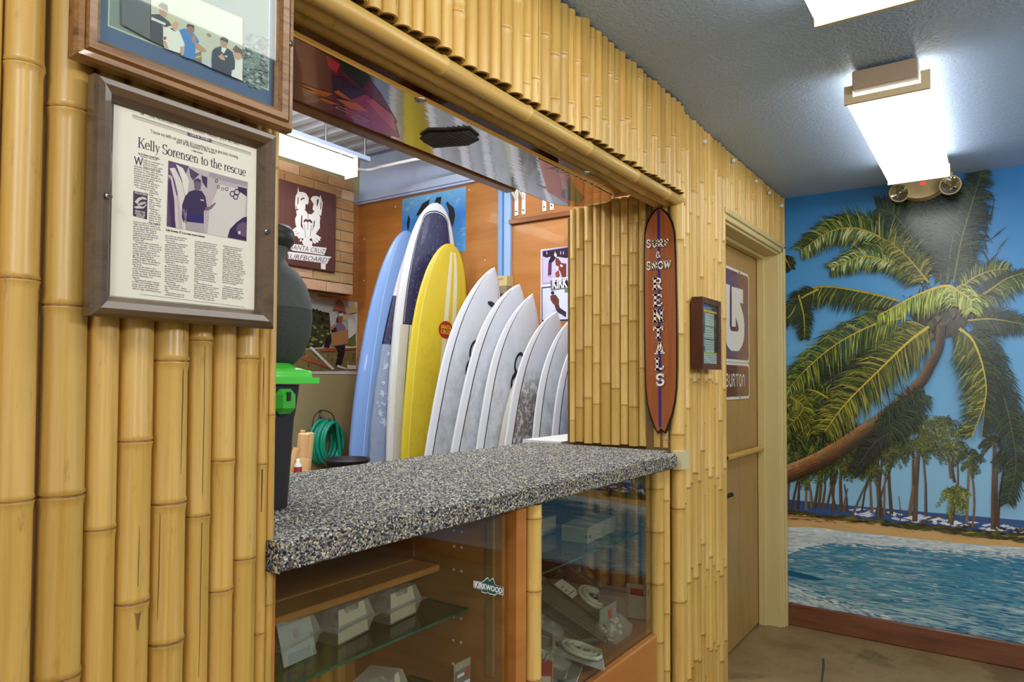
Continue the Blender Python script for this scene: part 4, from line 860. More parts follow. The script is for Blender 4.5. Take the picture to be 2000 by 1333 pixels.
q = MB(); q.poly([SG(a, b, .002) for a, b in ((144, 84), (158, 84), (166, 1212), (152, 1214))]); q.build('stripe', mat('blue_stripe', (40, 34, 120), .3, coat=.4), sg)
# Tuscan slab lettering, each letter drawn in a unit box then set on the sign
def tusc(ch):
    W_ = .25; ops = []
    def stem(x, y0=0, y1=1, sl=.11): return [('p', [(x-W_/2, y0), (x+W_/2, y0), (x+W_/2, y1), (x-W_/2, y1)]), ('p', [(x-W_/2-sl, y0), (x+W_/2+sl, y0), (x+W_/2+sl, y0+.10), (x, y0+.16), (x-W_/2-sl, y0+.10)]), ('p', [(x-W_/2-sl, y1), (x-W_/2-sl, y1-.10), (x, y1-.16), (x+W_/2+sl, y1-.10), (x+W_/2+sl, y1)]), ('p', [(x-W_/2-.09, (y0+y1)/2), (x, (y0+y1)/2-.11), (x+W_/2+.09, (y0+y1)/2), (x, (y0+y1)/2+.11)])]
    if ch == 'R': ops = stem(.24)+[('s', [(.3, .93), (.62, .93), (.8, .82), (.8, .64), (.62, .52), (.3, .52)], .17), ('s', [(.5, .5), (.78, .06)], .24), ('p', [(.64, 0), (1.0, 0), (1.0, .1), (.64, .1)])]
    if ch == 'E': ops = stem(.24)+[('s', [(.2, .93), (.86, .93)], .14), ('s', [(.2, .07), (.9, .07)], .14), ('s', [(.25, .5), (.68, .5)], .14), ('p', [(.76, .72), (.94, .72), (.9, 1), (.8, 1)]), ('p', [(.8, 0), (.9, 0), (.98, .3), (.8, .3)]), ('p', [(.6, .36), (.72, .36), (.72, .64), (.6, .64)])]
    if ch == 'F': ops = stem(.24)+[('s', [(.2, .93), (.86, .93)], .14), ('s', [(.25, .5), (.68, .5)], .14), ('p', [(.76, .7), (.94, .7), (.9, 1), (.8, 1)]), ('p', [(.6, .36), (.72, .36), (.72, .64), (.6, .64)])]
    if ch == 'N': ops = stem(.17, sl=.08)+stem(.83, sl=.08)+[('s', [(.14, .98), (.86, .02)], .24)]
    if ch == 'T': ops = stem(.5)+[('s', [(.08, .91), (.92, .91)], .18), ('p', [(.0, .62), (.14, .7), (.14, 1), (.0, 1)]), ('p', [(1, .62), (1, 1), (.86, 1), (.86, .7)])]
    if ch == 'A': ops = [('s', [(.2, .06), (.5, .98)], .16), ('s', [(.5, .98), (.8, .06)], .25), ('s', [(.28, .34), (.72, .34)], .12), ('p', [(-.02, 0), (.36, 0), (.36, .11), (-.02, .11)]), ('p', [(.6, 0), (1.04, 0), (1.04, .11), (.6, .11)]), ('p', [(.3, 1.02), (.5, .86), (.7, 1.02)]), ('p', [(.6, .5), (.76, .42), (.9, .5), (.76, .6)])]
    if ch == 'L': ops = stem(.28)+[('s', [(.2, .08), (.88, .08)], .16), ('p', [(.8, 0), (.92, 0), (.98, .36), (.82, .3)])]
    if ch == 'S': ops = [('s', arc(.5, .73, .32, .22, 20, 265, 12), .2), ('s', arc(.5, .27, .34, .23, 90, -160, 12), .2), ('p', [(.74, .7), (.9, .7), (.9, 1.02), (.8, .96)]), ('p', [(.1, 0), (.2, .05), (.26, .32), (.1, .32)]), ('p', [(.36, .5), (.5, .36), (.64, .5), (.5, .64)])]
    if ch == 'U': ops = stem(.18, .25, 1, .08)+stem(.84, .25, 1, .08)+[('s', arc(.51, .34, .33, .26, 180, 360, 10), .17)]
    if ch == 'O': ops = [('s', arc(.5, .5, .36, .41, 0, 360, 20), .2), ('p', [(.0, .5), (.14, .38), (.28, .5), (.14, .62)]), ('p', [(.72, .5), (.86, .38), (1.0, .5), (.86, .62)])]
    if ch == 'W': ops = [('s', [(.1, .98), (.3, .04)], .22), ('s', [(.3, .04), (.5, .8)], .1), ('s', [(.5, .98), (.7, .04)], .2), ('s', [(.7, .04), (.92, .98)], .1), ('p', [(-.06, .9), (.3, .9), (.3, 1), (-.06, 1)]), ('p', [(.36, .9), (.64, .9), (.64, 1), (.36, 1)]), ('p', [(.76, .9), (1.06, .9), (1.06, 1), (.76, 1)])]
    if ch == '&': ops = [('s', arc(.42, .74, .2, .2, -60, 250, 12), .14), ('s', [(.3, .62), (.86, .02)], .18), ('s', arc(.42, .27, .3, .24, 60, 330, 14), .15), ('s', [(.66, .2), (.88, .46)], .1)]
    return ops
LETW = (232, 224, 206)
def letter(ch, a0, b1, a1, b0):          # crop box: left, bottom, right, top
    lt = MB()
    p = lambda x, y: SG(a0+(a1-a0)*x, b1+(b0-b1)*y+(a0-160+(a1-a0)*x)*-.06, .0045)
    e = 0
    for dd, col in ((.0, (84, 46, 24)), (.0012, LETW)):  # brown offset copy under each letter paints its drop shadow
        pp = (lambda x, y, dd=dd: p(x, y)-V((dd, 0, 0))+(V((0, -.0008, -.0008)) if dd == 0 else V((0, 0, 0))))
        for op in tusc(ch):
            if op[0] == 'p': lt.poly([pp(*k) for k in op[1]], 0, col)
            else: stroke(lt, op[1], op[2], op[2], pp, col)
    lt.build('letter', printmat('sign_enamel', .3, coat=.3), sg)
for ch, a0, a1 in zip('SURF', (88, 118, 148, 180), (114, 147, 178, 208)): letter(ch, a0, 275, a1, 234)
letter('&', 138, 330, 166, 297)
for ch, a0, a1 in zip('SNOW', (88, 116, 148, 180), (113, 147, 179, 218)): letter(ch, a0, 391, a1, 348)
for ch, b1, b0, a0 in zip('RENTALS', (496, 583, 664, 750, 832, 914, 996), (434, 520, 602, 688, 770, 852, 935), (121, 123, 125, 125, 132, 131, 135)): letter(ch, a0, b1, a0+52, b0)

# ---- the two enamel signs on the door
DY = .110
CB = crop(1230, 380, 2.667, 'y', DY-.004)
ub = empty('arrow_sign', (3.6, DY, 1.43)); tag(ub, 'large maroon and purple metal sign with a white hooked arrow, on the door', 'sign')
lb = empty('name_sign', (3.6, DY, 1.24)); tag(lb, 'small dark red metal sign with white lettering, under the arrow sign on the door', 'sign')
WHT = mat('white_enamel', (226, 220, 210), .3, coat=.3); MAR = mat('maroon_enamel', (98, 24, 40), .22, coat=.5, var=[(86, 40, 74)], vscale=(5, 5, 5), lo=.4, hi=.6); MARD = mat('dark_red_enamel', (104, 16, 26), .22, coat=.5, var=[(84, 22, 44)], vscale=(6, 6, 6), lo=.4, hi=.6)
def rrect(x0, x1, z0, z1, r, y, n=5):
    o = []
    for cx_, cz_, a in ((x1-r, z1-r, 0), (x0+r, z1-r, 90), (x0+r, z0+r, 180), (x1-r, z0+r, 270)):
        for k in range(n+1): o.append(V((cx_+r*cos(RAD(a+90*k/n)), y, cz_+r*sin(RAD(a+90*k/n)))))
    return o
p1 = CB(621, 432); p2 = CB(622, 876); p3 = CB(622, 1060); bx1 = p1.x; bz = [CB(500, 380).z, p2.z-.003, p2.z-.016, CB(497, 1078).z]
ztop = CB(560, 405).z+.012; bx0 = bx1-.52
zmid = CB(560, 876).z; zbot = CB(560, 1068).z
for t_e, za, zb_, m in ((ub, zmid+.001, ztop, MAR), (lb, zbot, zmid-.001, MARD)):
    q = MB(); q.prism(rrect(bx0, bx1, za, zb_, .028, DY-.003)[::-1], (0, .003, 0)); q.build('plate', WHT, t_e)
    q = MB(); q.poly(rrect(bx0+.012, bx1-.012, za+.014, zb_-.014, .022, DY-.0036)[::-1]); q.build('enamel_field', m, t_e)
    q = MB(); q.lathe([(0, .001), (.005, 0), (.004, .002), (0, .003)], 10, T=Matrix.Translation(((bx0+bx1)/2+.09, DY-.003, (zb_-.008) if t_e is ub else za+.008)) @ Matrix.Rotation(pi/2, 4, 'X')); q.build('screw', BLACK, t_e)
CB2 = crop(1340, 560, 5.557, 'y', DY-.0042)
q = MB(); lgp = [(495, 0), (618, 35), (618, 186), (584, 178), (602, 240), (622, 310), (632, 400), (632, 520), (622, 600), (606, 650), (570, 702), (490, 698), (450, 650), (430, 590)]
L_ = [CB2(a, b) for a, b in lgp]
xin = CB2(495, 0).x; zt = L_[0].z
arm = [V((bx0+.07, L_[0].y, L_[-1].z+.03)), V((bx0+.07, L_[0].y, zt+.004)), V((CB2(474, -10).x, L_[0].y, zt+.004)), CB2(474, 430), CB2(488, 482), CB2(556, 490), CB2(572, 470), CB2(568, 430), CB2(540, 330), CB2(540, 438), CB2(496, 436)]
bl = V((bx0+.12, L_[0].y, L_[-2].z)); q.poly(L_+[bl]+arm); q.build('hooked_arrow', mat('white_enamel', (226, 220, 210), .3), ub)
q = MB(); a = CB2(437, 1088); b = CB2(640, 1084)
# rounded sans letters, hand drawn
def sans(ch):
    h = .16
    return {'B': [[(.1, 0), (.1, 1)], [(.1, .95), (.6, .95), (.78, .8), (.6, .53), (.1, .53)], [(.55, .53), (.85, .32), (.65, .05), (.1, .05)]], 'U': [[(.12, 1), (.12, .3)]+arc(.48, .32, .36, .27, 180, 360, 8)+[(.84, 1)]], 'R': [[(.1, 0), (.1, 1)], [(.1, .95), (.6, .95), (.8, .76), (.6, .52), (.1, .52)], [(.5, .52), (.85, 0)]], 'T': [[(.48, 0), (.48, 1)], [(0, .95), (.96, .95)]], 'O': [arc(.48, .5, .38, .45, 0, 360, 18)], 'N': [[(.12, 0), (.12, .66)]+arc(.48, .62, .36, .32, 180, 0, 8)+[(.84, 0)]]}[ch]
xx0 = a.x-.012; xe = b.x; n_ = 6; wl = (xe-xx0)/n_; hz = CB2(640, 955).z-b.z
for i, ch in enumerate('BURTON'):
    q = MB()
    for st in sans(ch): stroke(q, st, .17, .17, lambda x, y: V((xx0+wl*(i+.06+x*.9), a.y, b.z+hz*y)), None)
    q.build('letter', WHT, lb)
# ================================================================== surfboards leaning on the panelled wall
PHI = RAD(25)
def hw(s, sh, W_, tailw=.60):
    s0, p1, p2 = sh
    if s > s0: k = max(1-((s-s0)/(1-s0))**p1, 0)**p2
    else: k = 1-(1-tailw)*((s0-s)/s0)**2
    return W_*k*min(1, (max(s, 0)/.03)**.5 if s > 0 else 0)
def dirtmat(name, col, dirt, lo=.5, hi=.72, amt=.8, z0=.9, z1=1.6, scl=(14, 14, 9), rough=.4, stain=1):
    """board skin with grime on the lower half where feet and hands wear it"""
    m = bpy.data.materials.new(name); m.use_nodes = True; nt = m.node_tree; N = nt.nodes; L = nt.links; b = N['Principled BSDF']; b.inputs['Roughness'].default_value = rough; b.inputs['Coat Weight'].default_value = .1
    tc = N.new('ShaderNodeTexCoord'); mp = N.new('ShaderNodeMapping'); mp.inputs['Scale'].default_value = scl; L.new(tc.outputs['Object'], mp.inputs[0])
    n = N.new('ShaderNodeTexNoise'); n.inputs['Scale'].default_value = 1; n.inputs['Detail'].default_value = 9; n.inputs['Roughness'].default_value = .72; L.new(mp.outputs[0], n.inputs['Vector'])
    m2 = N.new('ShaderNodeMapRange'); m2.inputs[1].default_value = lo; m2.inputs[2].default_value = hi; m2.inputs[4].default_value = amt; L.new(n.outputs[0], m2.inputs[0])
    sp = N.new('ShaderNodeSeparateXYZ'); L.new(tc.outputs['Object'], sp.inputs[0]); m3 = N.new('ShaderNodeMapRange'); m3.inputs[1].default_value = z1; m3.inputs[2].default_value = z0; L.new(sp.outputs[2], m3.inputs[0])
    mu = N.new('ShaderNodeMath'); mu.operation = 'MULTIPLY'; L.new(m2.outputs[0], mu.inputs[0]); L.new(m3.outputs[0], mu.inputs[1])
    x = N.new('ShaderNodeMix'); x.data_type = 'RGBA'; L.new(mu.outputs[0], x.inputs['Factor']); x.inputs[6].default_value = lin(col); x.inputs[7].default_value = lin(dirt); L.new(x.outputs[2], b.inputs['Base Color']); return m
def foam(name, col, rough=.35): return mat(name, col, rough, coat=.15)
BW = foam('board_white', (228, 230, 232)); BLINE = mat('pinline_black', (34, 34, 42), .4)
class Board:
    def __init__(s, nose, lean, W_, sh, phi=PHI, thick=.06, tailw=.6, rocker=.05):
        s.N = CAM+(V(nose)-CAM)*.955; s.a = RAD(lean); s.W = W_*.955; s.sh = sh; s.t = thick; s.tw = tailw; s.rk = rocker
        s.u = V((cos(phi), -sin(phi), 0)); s.n = V((-sin(phi), -cos(phi), 0))
        s.v = s.u*sin(s.a)+V((0, 0, 1))*cos(s.a); s.q = s.u*cos(s.a)-V((0, 0, 1))*sin(s.a)
        s.L = (s.N.z-.006)/cos(s.a); s.T = s.N-s.v*s.L
    def P(s, st, f, d=0):                # station 0..1, fraction across -1..1, lift off the deck
        h = hw(st, s.sh, s.W, s.tw); th = s.t*(1-abs(2*st-1)**3)*.5+.006
        prof = th*(1-abs(f)**3.2)
        rk = s.rk*(max(0, (st-.6)/.4)**2.2)
        return s.T+s.v*(st*s.L)+s.q*(f*h)+s.n*(prof+rk+d)
    def B(s, st, f):
        h = hw(st, s.sh, s.W, s.tw); th = s.t*(1-abs(2*st-1)**3)*.5+.006; rk = s.rk*(max(0, (st-.6)/.4)**2.2)
        return s.T+s.v*(st*s.L)+s.q*(f*h)+s.n*(-th*(1-abs(f)**2.4)+rk)
    def build(s, root, mats, fr, colf, stations=None):
        """fr: fractions across the deck; colf(station, f) -> material index"""
        st = stations or [0.0, .004, .012, .025, .05]+[.1+.04*k for k in range(20)]+[.9, .92, .94, .955, .97, .98, .988, .994, .998, 1.0]
        st = sorted(set(st)); mb = MB(); k = len(fr); vs = []
        for z in st: vs += [s.P(z, f) for f in fr]+[s.B(z, f) for f in (.85, .4, 0, -.4, -.85)]
        R = k+5
        for i in range(len(st)-1):
            for j in range(R):
                j2 = (j+1) % R; zc = (st[i]+st[i+1])/2
                mi = colf(zc, (fr[j]+fr[j+1])/2) if j < k-1 else 0
                mb.f.append((i*R+j, i*R+j2, (i+1)*R+j2, (i+1)*R+j)); mb.m.append(mi); mb.c.append(None); mb.s.append(True)
        mb.v = [tuple(p) for p in vs]
        return mb.build('board_body', mats, root)
    def decal(s, root, name, polys, m):      # polys of (station offset metres, across metres) about a centre
        mb = MB()
        for c0, f0, pts in polys: mb.poly([s.P((c0*s.L+b)/s.L, f0+a/max(.02, hw((c0*s.L+b)/s.L, s.sh, s.W, s.tw)), .0012) for a, b in pts])
        return mb.build(name, m, root)
def surfboard(label, bd, mats, fr, colf, stations=None):
    r = empty('surfboard', tuple(bd.T)); tag(r, label, 'surfboard', 'surfboards leaning along the panelled wall'); bd.build(r, mats, fr, colf, stations); return r
FR0 = [-1, -.93, -.8, -.78, -.4, 0, .4, .78, .8, .93, 1]
# 1 pale blue foam longboard
LB = foam('foam_pale_blue', (128, 166, 226)); LB2 = dirtmat('foam_blue_deck', (134, 168, 218), (108, 136, 180), z0=.5, z1=1.9, amt=.5); LBL = foam('foam_blue_seam', (190, 212, 244))
b1 = Board((3.98, 2.75, 2.474), 5, .28, (.4, 2.0, .5))
surfboard('light blue foam longboard, farthest from the bamboo reveal', b1, [LB, LB2, LBL], [-1, -.9, -.64, -.62, -.2, .2, .62, .64, .9, 1], lambda z, f: 2 if .62 < abs(f) < .64 else 1 if abs(f) < .63 else 0)
# 2 white, navy and grey banded longboard
NAVY = dirtmat('board_navy', (38, 38, 78), (120, 118, 140), lo=.56, hi=.62, amt=.9, z0=0, z1=9, scl=(60, 60, 40))
GREY = dirtmat('board_grey', (148, 164, 190), (112, 116, 124), z0=.6, z1=1.7, amt=.7)
b2 = Board((3.99, 2.615, 2.56), 4, .26, (.4, 1.6, .75))
r2 = surfboard('longboard banded white, navy and grey with pale flowers, between the blue and the navy-decked boards', b2, [BW, NAVY, GREY], [-1, -.9, -.6, -.2, .2, .6, .9, 1], lambda z, f: 2 if z < .625 else 1 if z < .765 else 0, [0, .004, .012, .03, .06, .1, .2, .3, .4, .5, .6, .6245, .6255, .7, .7645, .7655, .8, .85, .9, .93, .96, .98, .99, 1])
random.seed(4); fl = []
for k in range(34):
    c0 = random.uniform(.40, .60); f0 = random.uniform(-.85, -.1); a = random.uniform(0, 6.28); l = random.uniform(.018, .05)
    for j in range(random.choice((1, 2, 3))):
        aa = a+j*.8; ca, sa = cos(aa), sin(aa); w_ = l*.26
        fl.append((c0, f0, [(0, 0), (ca*l*.5-sa*w_, sa*l*.5+ca*w_), (ca*l, sa*l), (ca*l*.5+sa*w_, sa*l*.5-ca*w_)]))
b2.decal(r2, 'flower_print', fl, foam('flower_pale', (196, 208, 222)))['kind'] = 'stuff'
# 3 tall white board with the navy deck
CRM = dirtmat('board_cream', (206, 202, 182), (150, 142, 108), z0=.5, z1=1.8, amt=.8)
b3 = Board((4.02, 2.484, 2.66), 4, .26, (.56, 2.6, .5))
def c3(z, f):
    a = abs(f)
    if z > .945: return 0
    if z > .655 and .72 < a < .75 or (.655 < z < .660 and a < .75): return 1
    if z < .655 and -.56 < f < -.54: return 1
    if z > .66 and a < .71: return 2
    if z < .655: return 3 if a < .8 else 0
    if z < .66: return 0
    return 0
st3 = [0, .004, .012, .03, .06]+[.1+.05*k for k in range(11)]+[.6545, .6552, .6598, .6605, .7, .74, .78, .82, .85, .88, .90, .915, .93, .9445, .9452, .955, .965, .975, .985, .992, .997, 1]
r3 = surfboard('tallest surfboard, white with a scuffed dark navy deck panel', b3, [BW, BLINE, NAVY, CRM], [-1, -.9, -.8, -.75, -.72, -.71, -.56, -.54, -.2, .2, .54, .56, .71, .72, .75, .8, .9, 1], c3, st3)
pts_ = []
for k in range(5): pts_.append((.600-.011*k, -.52+.035*k, [(0, .0), (.09-.008*k, -.055), (.09-.008*k, -.062), (0, -.010)]))
b3.decal(r3, 'pinstripe_mark', pts_, BLINE)
# rounded top end of the navy panel: deck and pinline arches
mb = MB(); h9 = hw(.940, b3.sh, b3.W)
for lay_, (ff, top, dd) in enumerate(((.75, .977, .0010), (.72, .9735, .0016), (.70, .9715, .0022))):
    rows = []
    for k in range(13):
        s_ = k/12; z = .940+(top-.940)*sin(s_*pi/2); half_f = ff*h9*max(0.02, 1-((z-.940)/(top-.940))**2.2)**.5/hw(z, b3.sh, b3.W); half_f = min(half_f, .95)
        rows.append([b3.P(z, half_f*(-1+2*c_/8), dd) for c_ in range(9)])
    for r0, r1 in zip(rows, rows[1:]):
        for c_ in range(8): mb.poly([r0[c_], r0[c_+1], r1[c_+1], r1[c_]], (0, 1, 2)[lay_], None, True)
mb.build('deck_panel_top', [BLINE, BW, NAVY], r3)
# 4 yellow longboard with twin white stripes
YL = foam('foam_yellow', (226, 202, 52)); YLD = dirtmat('foam_yellow_deck', (220, 194, 52), (150, 134, 60), z0=.6, z1=2.2, amt=.65); YW = foam('stripe_white', (228, 224, 190)); YS = foam('yellow_seam', (240, 226, 110))
b4 = Board((3.98, 2.328, 2.328), 5, .26, (.5, 3.2, .5), phi=RAD(14))
r4 = surfboard('bright yellow longboard with two white stripes and a round red badge', b4, [YL, YLD, YW, YS], [-1, -.93, -.8, -.78, -.4, .0, .16, .30, .46, .78, .8, .93, 1], lambda z, f: 3 if .78 < abs(f) < .8 else (2 if (0 < f < .16 or .30 < f < .46) and .55 < z < .975 else 1 if abs(f) < .79 else 0), [0, .004, .012, .03, .06, .1, .2, .3, .4, .5, .55, .6, .65, .7, .75, .8, .85, .9, .93, .955, .975, .985, .992, .997, 1])
def disc(n, rx, ry): return [(rx*cos(2*pi*k/n), ry*sin(2*pi*k/n)) for k in range(n)]
def zst(bd, py, px):          # station on a board for an image row
    D = un(px, py, 'y', bd.T.y-.1); return (D.z)/cos(bd.a)/bd.L
zb4 = 1.68/b4.L
b4.decal(r4, 'round_badge', [(zb4, .10, disc(22, .062, .062))], mat('badge_red', (168, 46, 30), .4))
mb = MB()
for tx, dy in (('SANTA', .006), ('CRUZ', -.028)):
    vs, fs = glyphs(tx, .03); x0_ = min(q[0] for q in vs); x1_ = max(q[0] for q in vs); s_ = .088/(x1_-x0_)
    h0 = hw(zb4, b4.sh, b4.W); mb.mesh([b4.P(zb4+(dy+q[1]*.036)/b4.L, .10+((q[0]-x0_)*s_-.044)/h0, .0022) for q in vs], fs)
mb.build('badge_lettering', mat('badge_yellow', (226, 190, 50), .4), r4)
# white boards with black pinlines
WD = dirtmat('deck_white_worn', (214, 218, 222), (152, 152, 138), lo=.42, hi=.72, z0=1.1, z1=1.8, amt=.8)
WD2 = dirtmat('deck_white_grimy', (212, 214, 218), (116, 104, 82), lo=.42, hi=.52, z0=1.22, z1=1.42, amt=.9, scl=(40, 40, 24))
def pin(z, f):
    a = abs(f)
    if .765 < a < .792 and z < .965: return 1
    return 2 if a < .77 else 0
FRW = [-1, -.94, -.86, -.792, -.765, -.4, 0, .4, .765, .792, .86, .94, 1]
def oval(bd, r, z, f, s=1):
    ring = []; n = 20
    mb = MB(); h0 = hw(z, bd.sh, bd.W)
    def pt(a, b): return bd.P(z+b/bd.L, f+a/h0, .0012)
    for (ra, rb), (ri, rj), (cx_, cy_) in (((.045, .075), (.030, .052), (0, .055)), ((.045, .075), (.032, .03), (0, -.07))):
        for k in range(n):
            a0, a1 = 2*pi*k/n, 2*pi*(k+1)/n
            if cy_ < 0 and .75 < k/n < .95: continue
            mb.poly([pt(s*(cx_+ra*cos(a0)), s*(cy_+rb*sin(a0))), pt(s*(cx_+ra*cos(a1)), s*(cy_+rb*sin(a1))), pt(s*(cx_+ri*cos(a1)), s*(cy_+rj*sin(a1))), pt(s*(cx_+ri*cos(a0)), s*(cy_+rj*sin(a0)))])
    mb.build('deck_emblem', BLINE, r)
def mini(bd, r, z, f): bd.decal(r, 'small_emblem', [(z, f, disc(16, .042, .018))], mat('emblem_navy', (30, 34, 60), .4))
P10 = RAD(10)
W = [((4.0, 1.952, 2.123), 14, .26, (.58, 2.6, .8), 'white surfboard right after the yellow one, tallest of the white pinlined boards', WD),
     ((4.0, 1.74, 1.987), 15.5, .26, (.58, 3.2, .8), 'white pinlined surfboard whose nose is just under the pale wall box', WD),
     ((4.0, 1.634, 1.916), 12.5, .24, (.58, 3.2, .95), 'third white pinlined surfboard counting from the yellow one', WD),
     ((4.0, 1.446, 1.782), 12.5, .24, (.58, 3.2, .8), 'short white surfboard with a brown grimy patch low on its deck', WD2),
     ((4.0, 1.325, 1.735), 8, .22, (.58, 3.0, .8), 'short white surfboard between the grimy one and the dark blue edge', WD),
     ((4.0, 1.20, 1.70), 7, .22, (.58, 3.0, .8), 'last white surfboard, half hidden by the bamboo reveal', WD)]
wr = []
for i, (nz, ln, ww, sh, lb_, dm) in enumerate(W):
    bd = Board(nz, ln, ww, sh, phi=P10, thick=.05); r = surfboard(lb_, bd, [BW, BLINE, dm], FRW, pin); wr.append((bd, r))
    if i == 0: oval(bd, r, .70, -.08); mini(bd, r, .885, .30)
    if i == 2: oval(bd, r, .73, -.02)
    if i == 3: oval(bd, r, .64, .05)
bc = Board((4.03, 1.56, 1.66), 10, .24, (.5, 2.2, .8), phi=P10, thick=.05); surfboard('narrow edge of a cream surfboard behind the grimy white one', bc, [foam('board_ivory', (204, 198, 178))], [-1, -.8, -.4, 0, .4, .8, 1], lambda z, f: 0)
bdk = Board((4.02, 1.10, 1.69), 5, .24, (.5, 2.4, .7), phi=P10); surfboard('dark slate blue surfboard edge beside the bamboo reveal', bdk, [foam('foam_slate_blue', (96, 124, 166)), foam('foam_slate', (66, 86, 116))], [-1, -.9, -.7, -.3, .3, .7, .9, 1], lambda z, f: 1 if abs(f) < .7 else 0)
# wooden pegs on the wall that keep the boards apart
PEG = plywood('peg_wood', (150, 100, 52), (172, 120, 66), (182, 130, 76), (8, 40, 40))
for yy in (2.60, 2.22, 1.84, 1.56, 1.38, 2.86):
    q = MB(); q.tube([(XB-.014, yy, 1.43), (XB-.30, yy, 1.445), (XB-.325, yy, 1.448)], [.017, .016, .010], 10); q.build('peg', PEG, wsr)

# ================================================================== things on the back room's walls
def poster(name, label, cat='poster', loc=(0, 0, 0)):
    r = empty(name, loc); tag(r, label, cat); return r
# sea poster
CX7 = lambda d: crop(680, 360, 2.38, 'x', XB-.0155-d)
t = poster('sea_poster', 'blue ocean poster with black fin shapes, behind the tallest surfboard', loc=(XB-.015, 2.55, 2.3))
p = [un(*q_, 'x', XB-.0155) for q_ in ((788, 482), (912, 492), (912, 370), (788, 387))]
ya, yb, za, zb2 = 2.874, 2.231, 2.29, 2.77
q = MB(); q.box((XB-.0158, yb, za), (XB-.0145, ya, zb2))
SEA = grad_mat('printed_sea_blue', [(0, (84, 166, 228)), (.6, (52, 128, 208)), (1, (120, 190, 236))], za, zb2, [((206, 232, 246), (1, 7, 16), .55, .75, .8)], .4)
q.build('poster_sheet', SEA, t)
q = MB(); f7 = CX7(.0006)
for pts in ([(345, 90), (380, 70), (372, 100), (350, 130), (320, 150), (318, 140)], [(398, 95), (410, 62), (434, 58), (428, 100), (404, 112)], [(455, 90), (462, 80), (470, 92), (492, 110), (498, 150), (486, 200), (470, 170), (466, 120)], [(272, 185), (280, 142), (288, 160), (284, 200), (276, 220)], [(485, 280), (500, 284), (498, 310), (486, 300)]):
    q.poly([f7(*k) for k in pts])
o = q.build('fin_shapes', mat('print_black', (28, 30, 40), .5), t); o['kind'] = 'stuff'
# snow resort poster
t = poster('snow_poster', 'poster of two snowboarders on snow, half hidden behind the bamboo reveal', loc=(XB-.015, 1.3, 1.98))
f3 = crop(1040, 460, 7.4, 'x', XB-.016); f3b = lambda a, b, d=0: f3(a, b)-V((d, 0, 0))
q = MB(); yw0, yw1 = .98, f3(120, 200).y; z0_, z1_ = f3(120, 1255).z, f3(120, 208).z
q.box((XB-.0162, yw0, z0_), (XB-.0142, yw1, z1_), 0, (232, 232, 238)); _s = [0]
def sp_(pts, c): _s[0] += .00006; q.poly([f3b(a, b, .0003+_s[0]) for a, b in pts], 0, c)
sp_([(138, 222), (700, 130), (700, 640), (138, 712)], (150, 140, 210)); sp_([(150, 240), (700, 150), (700, 620), (150, 695)], (206, 196, 226)); sp_([(150, 232), (700, 145), (700, 250), (490, 330), (300, 300), (200, 325), (150, 300)], (52, 36, 56))
for a in (200, 320, 400, 440): sp_([(a, 240), (a+12, 225), (a+16, 270), (a+4, 280)], (200, 180, 190))
sp_([(232, 380), (270, 300), (320, 280), (340, 330), (300, 380), (262, 410)], (40, 34, 50)); sp_([(230, 390), (280, 400), (275, 560), (250, 600), (222, 600)], (96, 56, 84)); sp_([(310, 270), (335, 255), (355, 280), (345, 310), (318, 305)], (226, 220, 206))
sp_([(340, 320), (380, 340), (420, 400), (490, 410), (490, 600), (430, 610), (400, 520), (350, 460), (330, 380)], (122, 58, 44)); sp_([(340, 440), (380, 450), (372, 500), (345, 490)], (230, 224, 226)); sp_([(400, 420), (440, 430), (430, 460), (400, 450)], (226, 214, 214)); sp_([(330, 540), (380, 500), (400, 590), (370, 610), (335, 600)], (150, 80, 56)); sp_([(215, 580), (250, 575), (300, 610), (230, 605)], (210, 150, 170))
sp_([(132, 750), (700, 690), (700, 1225), (132, 1250)], (52, 50, 84)); sp_([(146, 768), (700, 705), (700, 1205), (146, 1225)], (218, 222, 236))
sp_([(265, 820), (290, 805), (318, 820), (314, 850), (275, 858)], (40, 34, 40)); sp_([(258, 880), (290, 855), (340, 860), (386, 930), (384, 1010), (360, 1060), (320, 1010), (290, 980), (262, 930)], (108, 62, 46)); sp_([(320, 1000), (386, 1010), (400, 1050), (350, 1100), (330, 1050)], (84, 58, 62)); sp_([(345, 1080), (400, 1050), (490, 1110), (486, 1190), (430, 1150), (370, 1120)], (66, 48, 64)); sp_([(270, 1085), (340, 1090), (350, 1104), (290, 1098)], (190, 196, 220))
sp_([(258, 660), (700, 590), (700, 745), (270, 800)], (44, 40, 44)); sp_([(268, 672), (700, 603), (700, 733), (278, 788)], (190, 190, 196)); sp_([(274, 680), (700, 611), (700, 725), (284, 780)], (36, 34, 36)); sp_([(460, 780), (700, 740), (700, 820), (470, 830)], (90, 150, 70))
a_ = f3b(290, 765, .003); b_ = f3b(492, 738, .003); Yd = (b_-a_).normalized()
text(q, 'KIRKWOOD', a_, V((0, -1, 0)), Z_, width=(a_.y-b_.y)*2.75, height=.066, c=(238, 238, 240), bold=.035)
q.build('poster_sheet', PAPER, t)
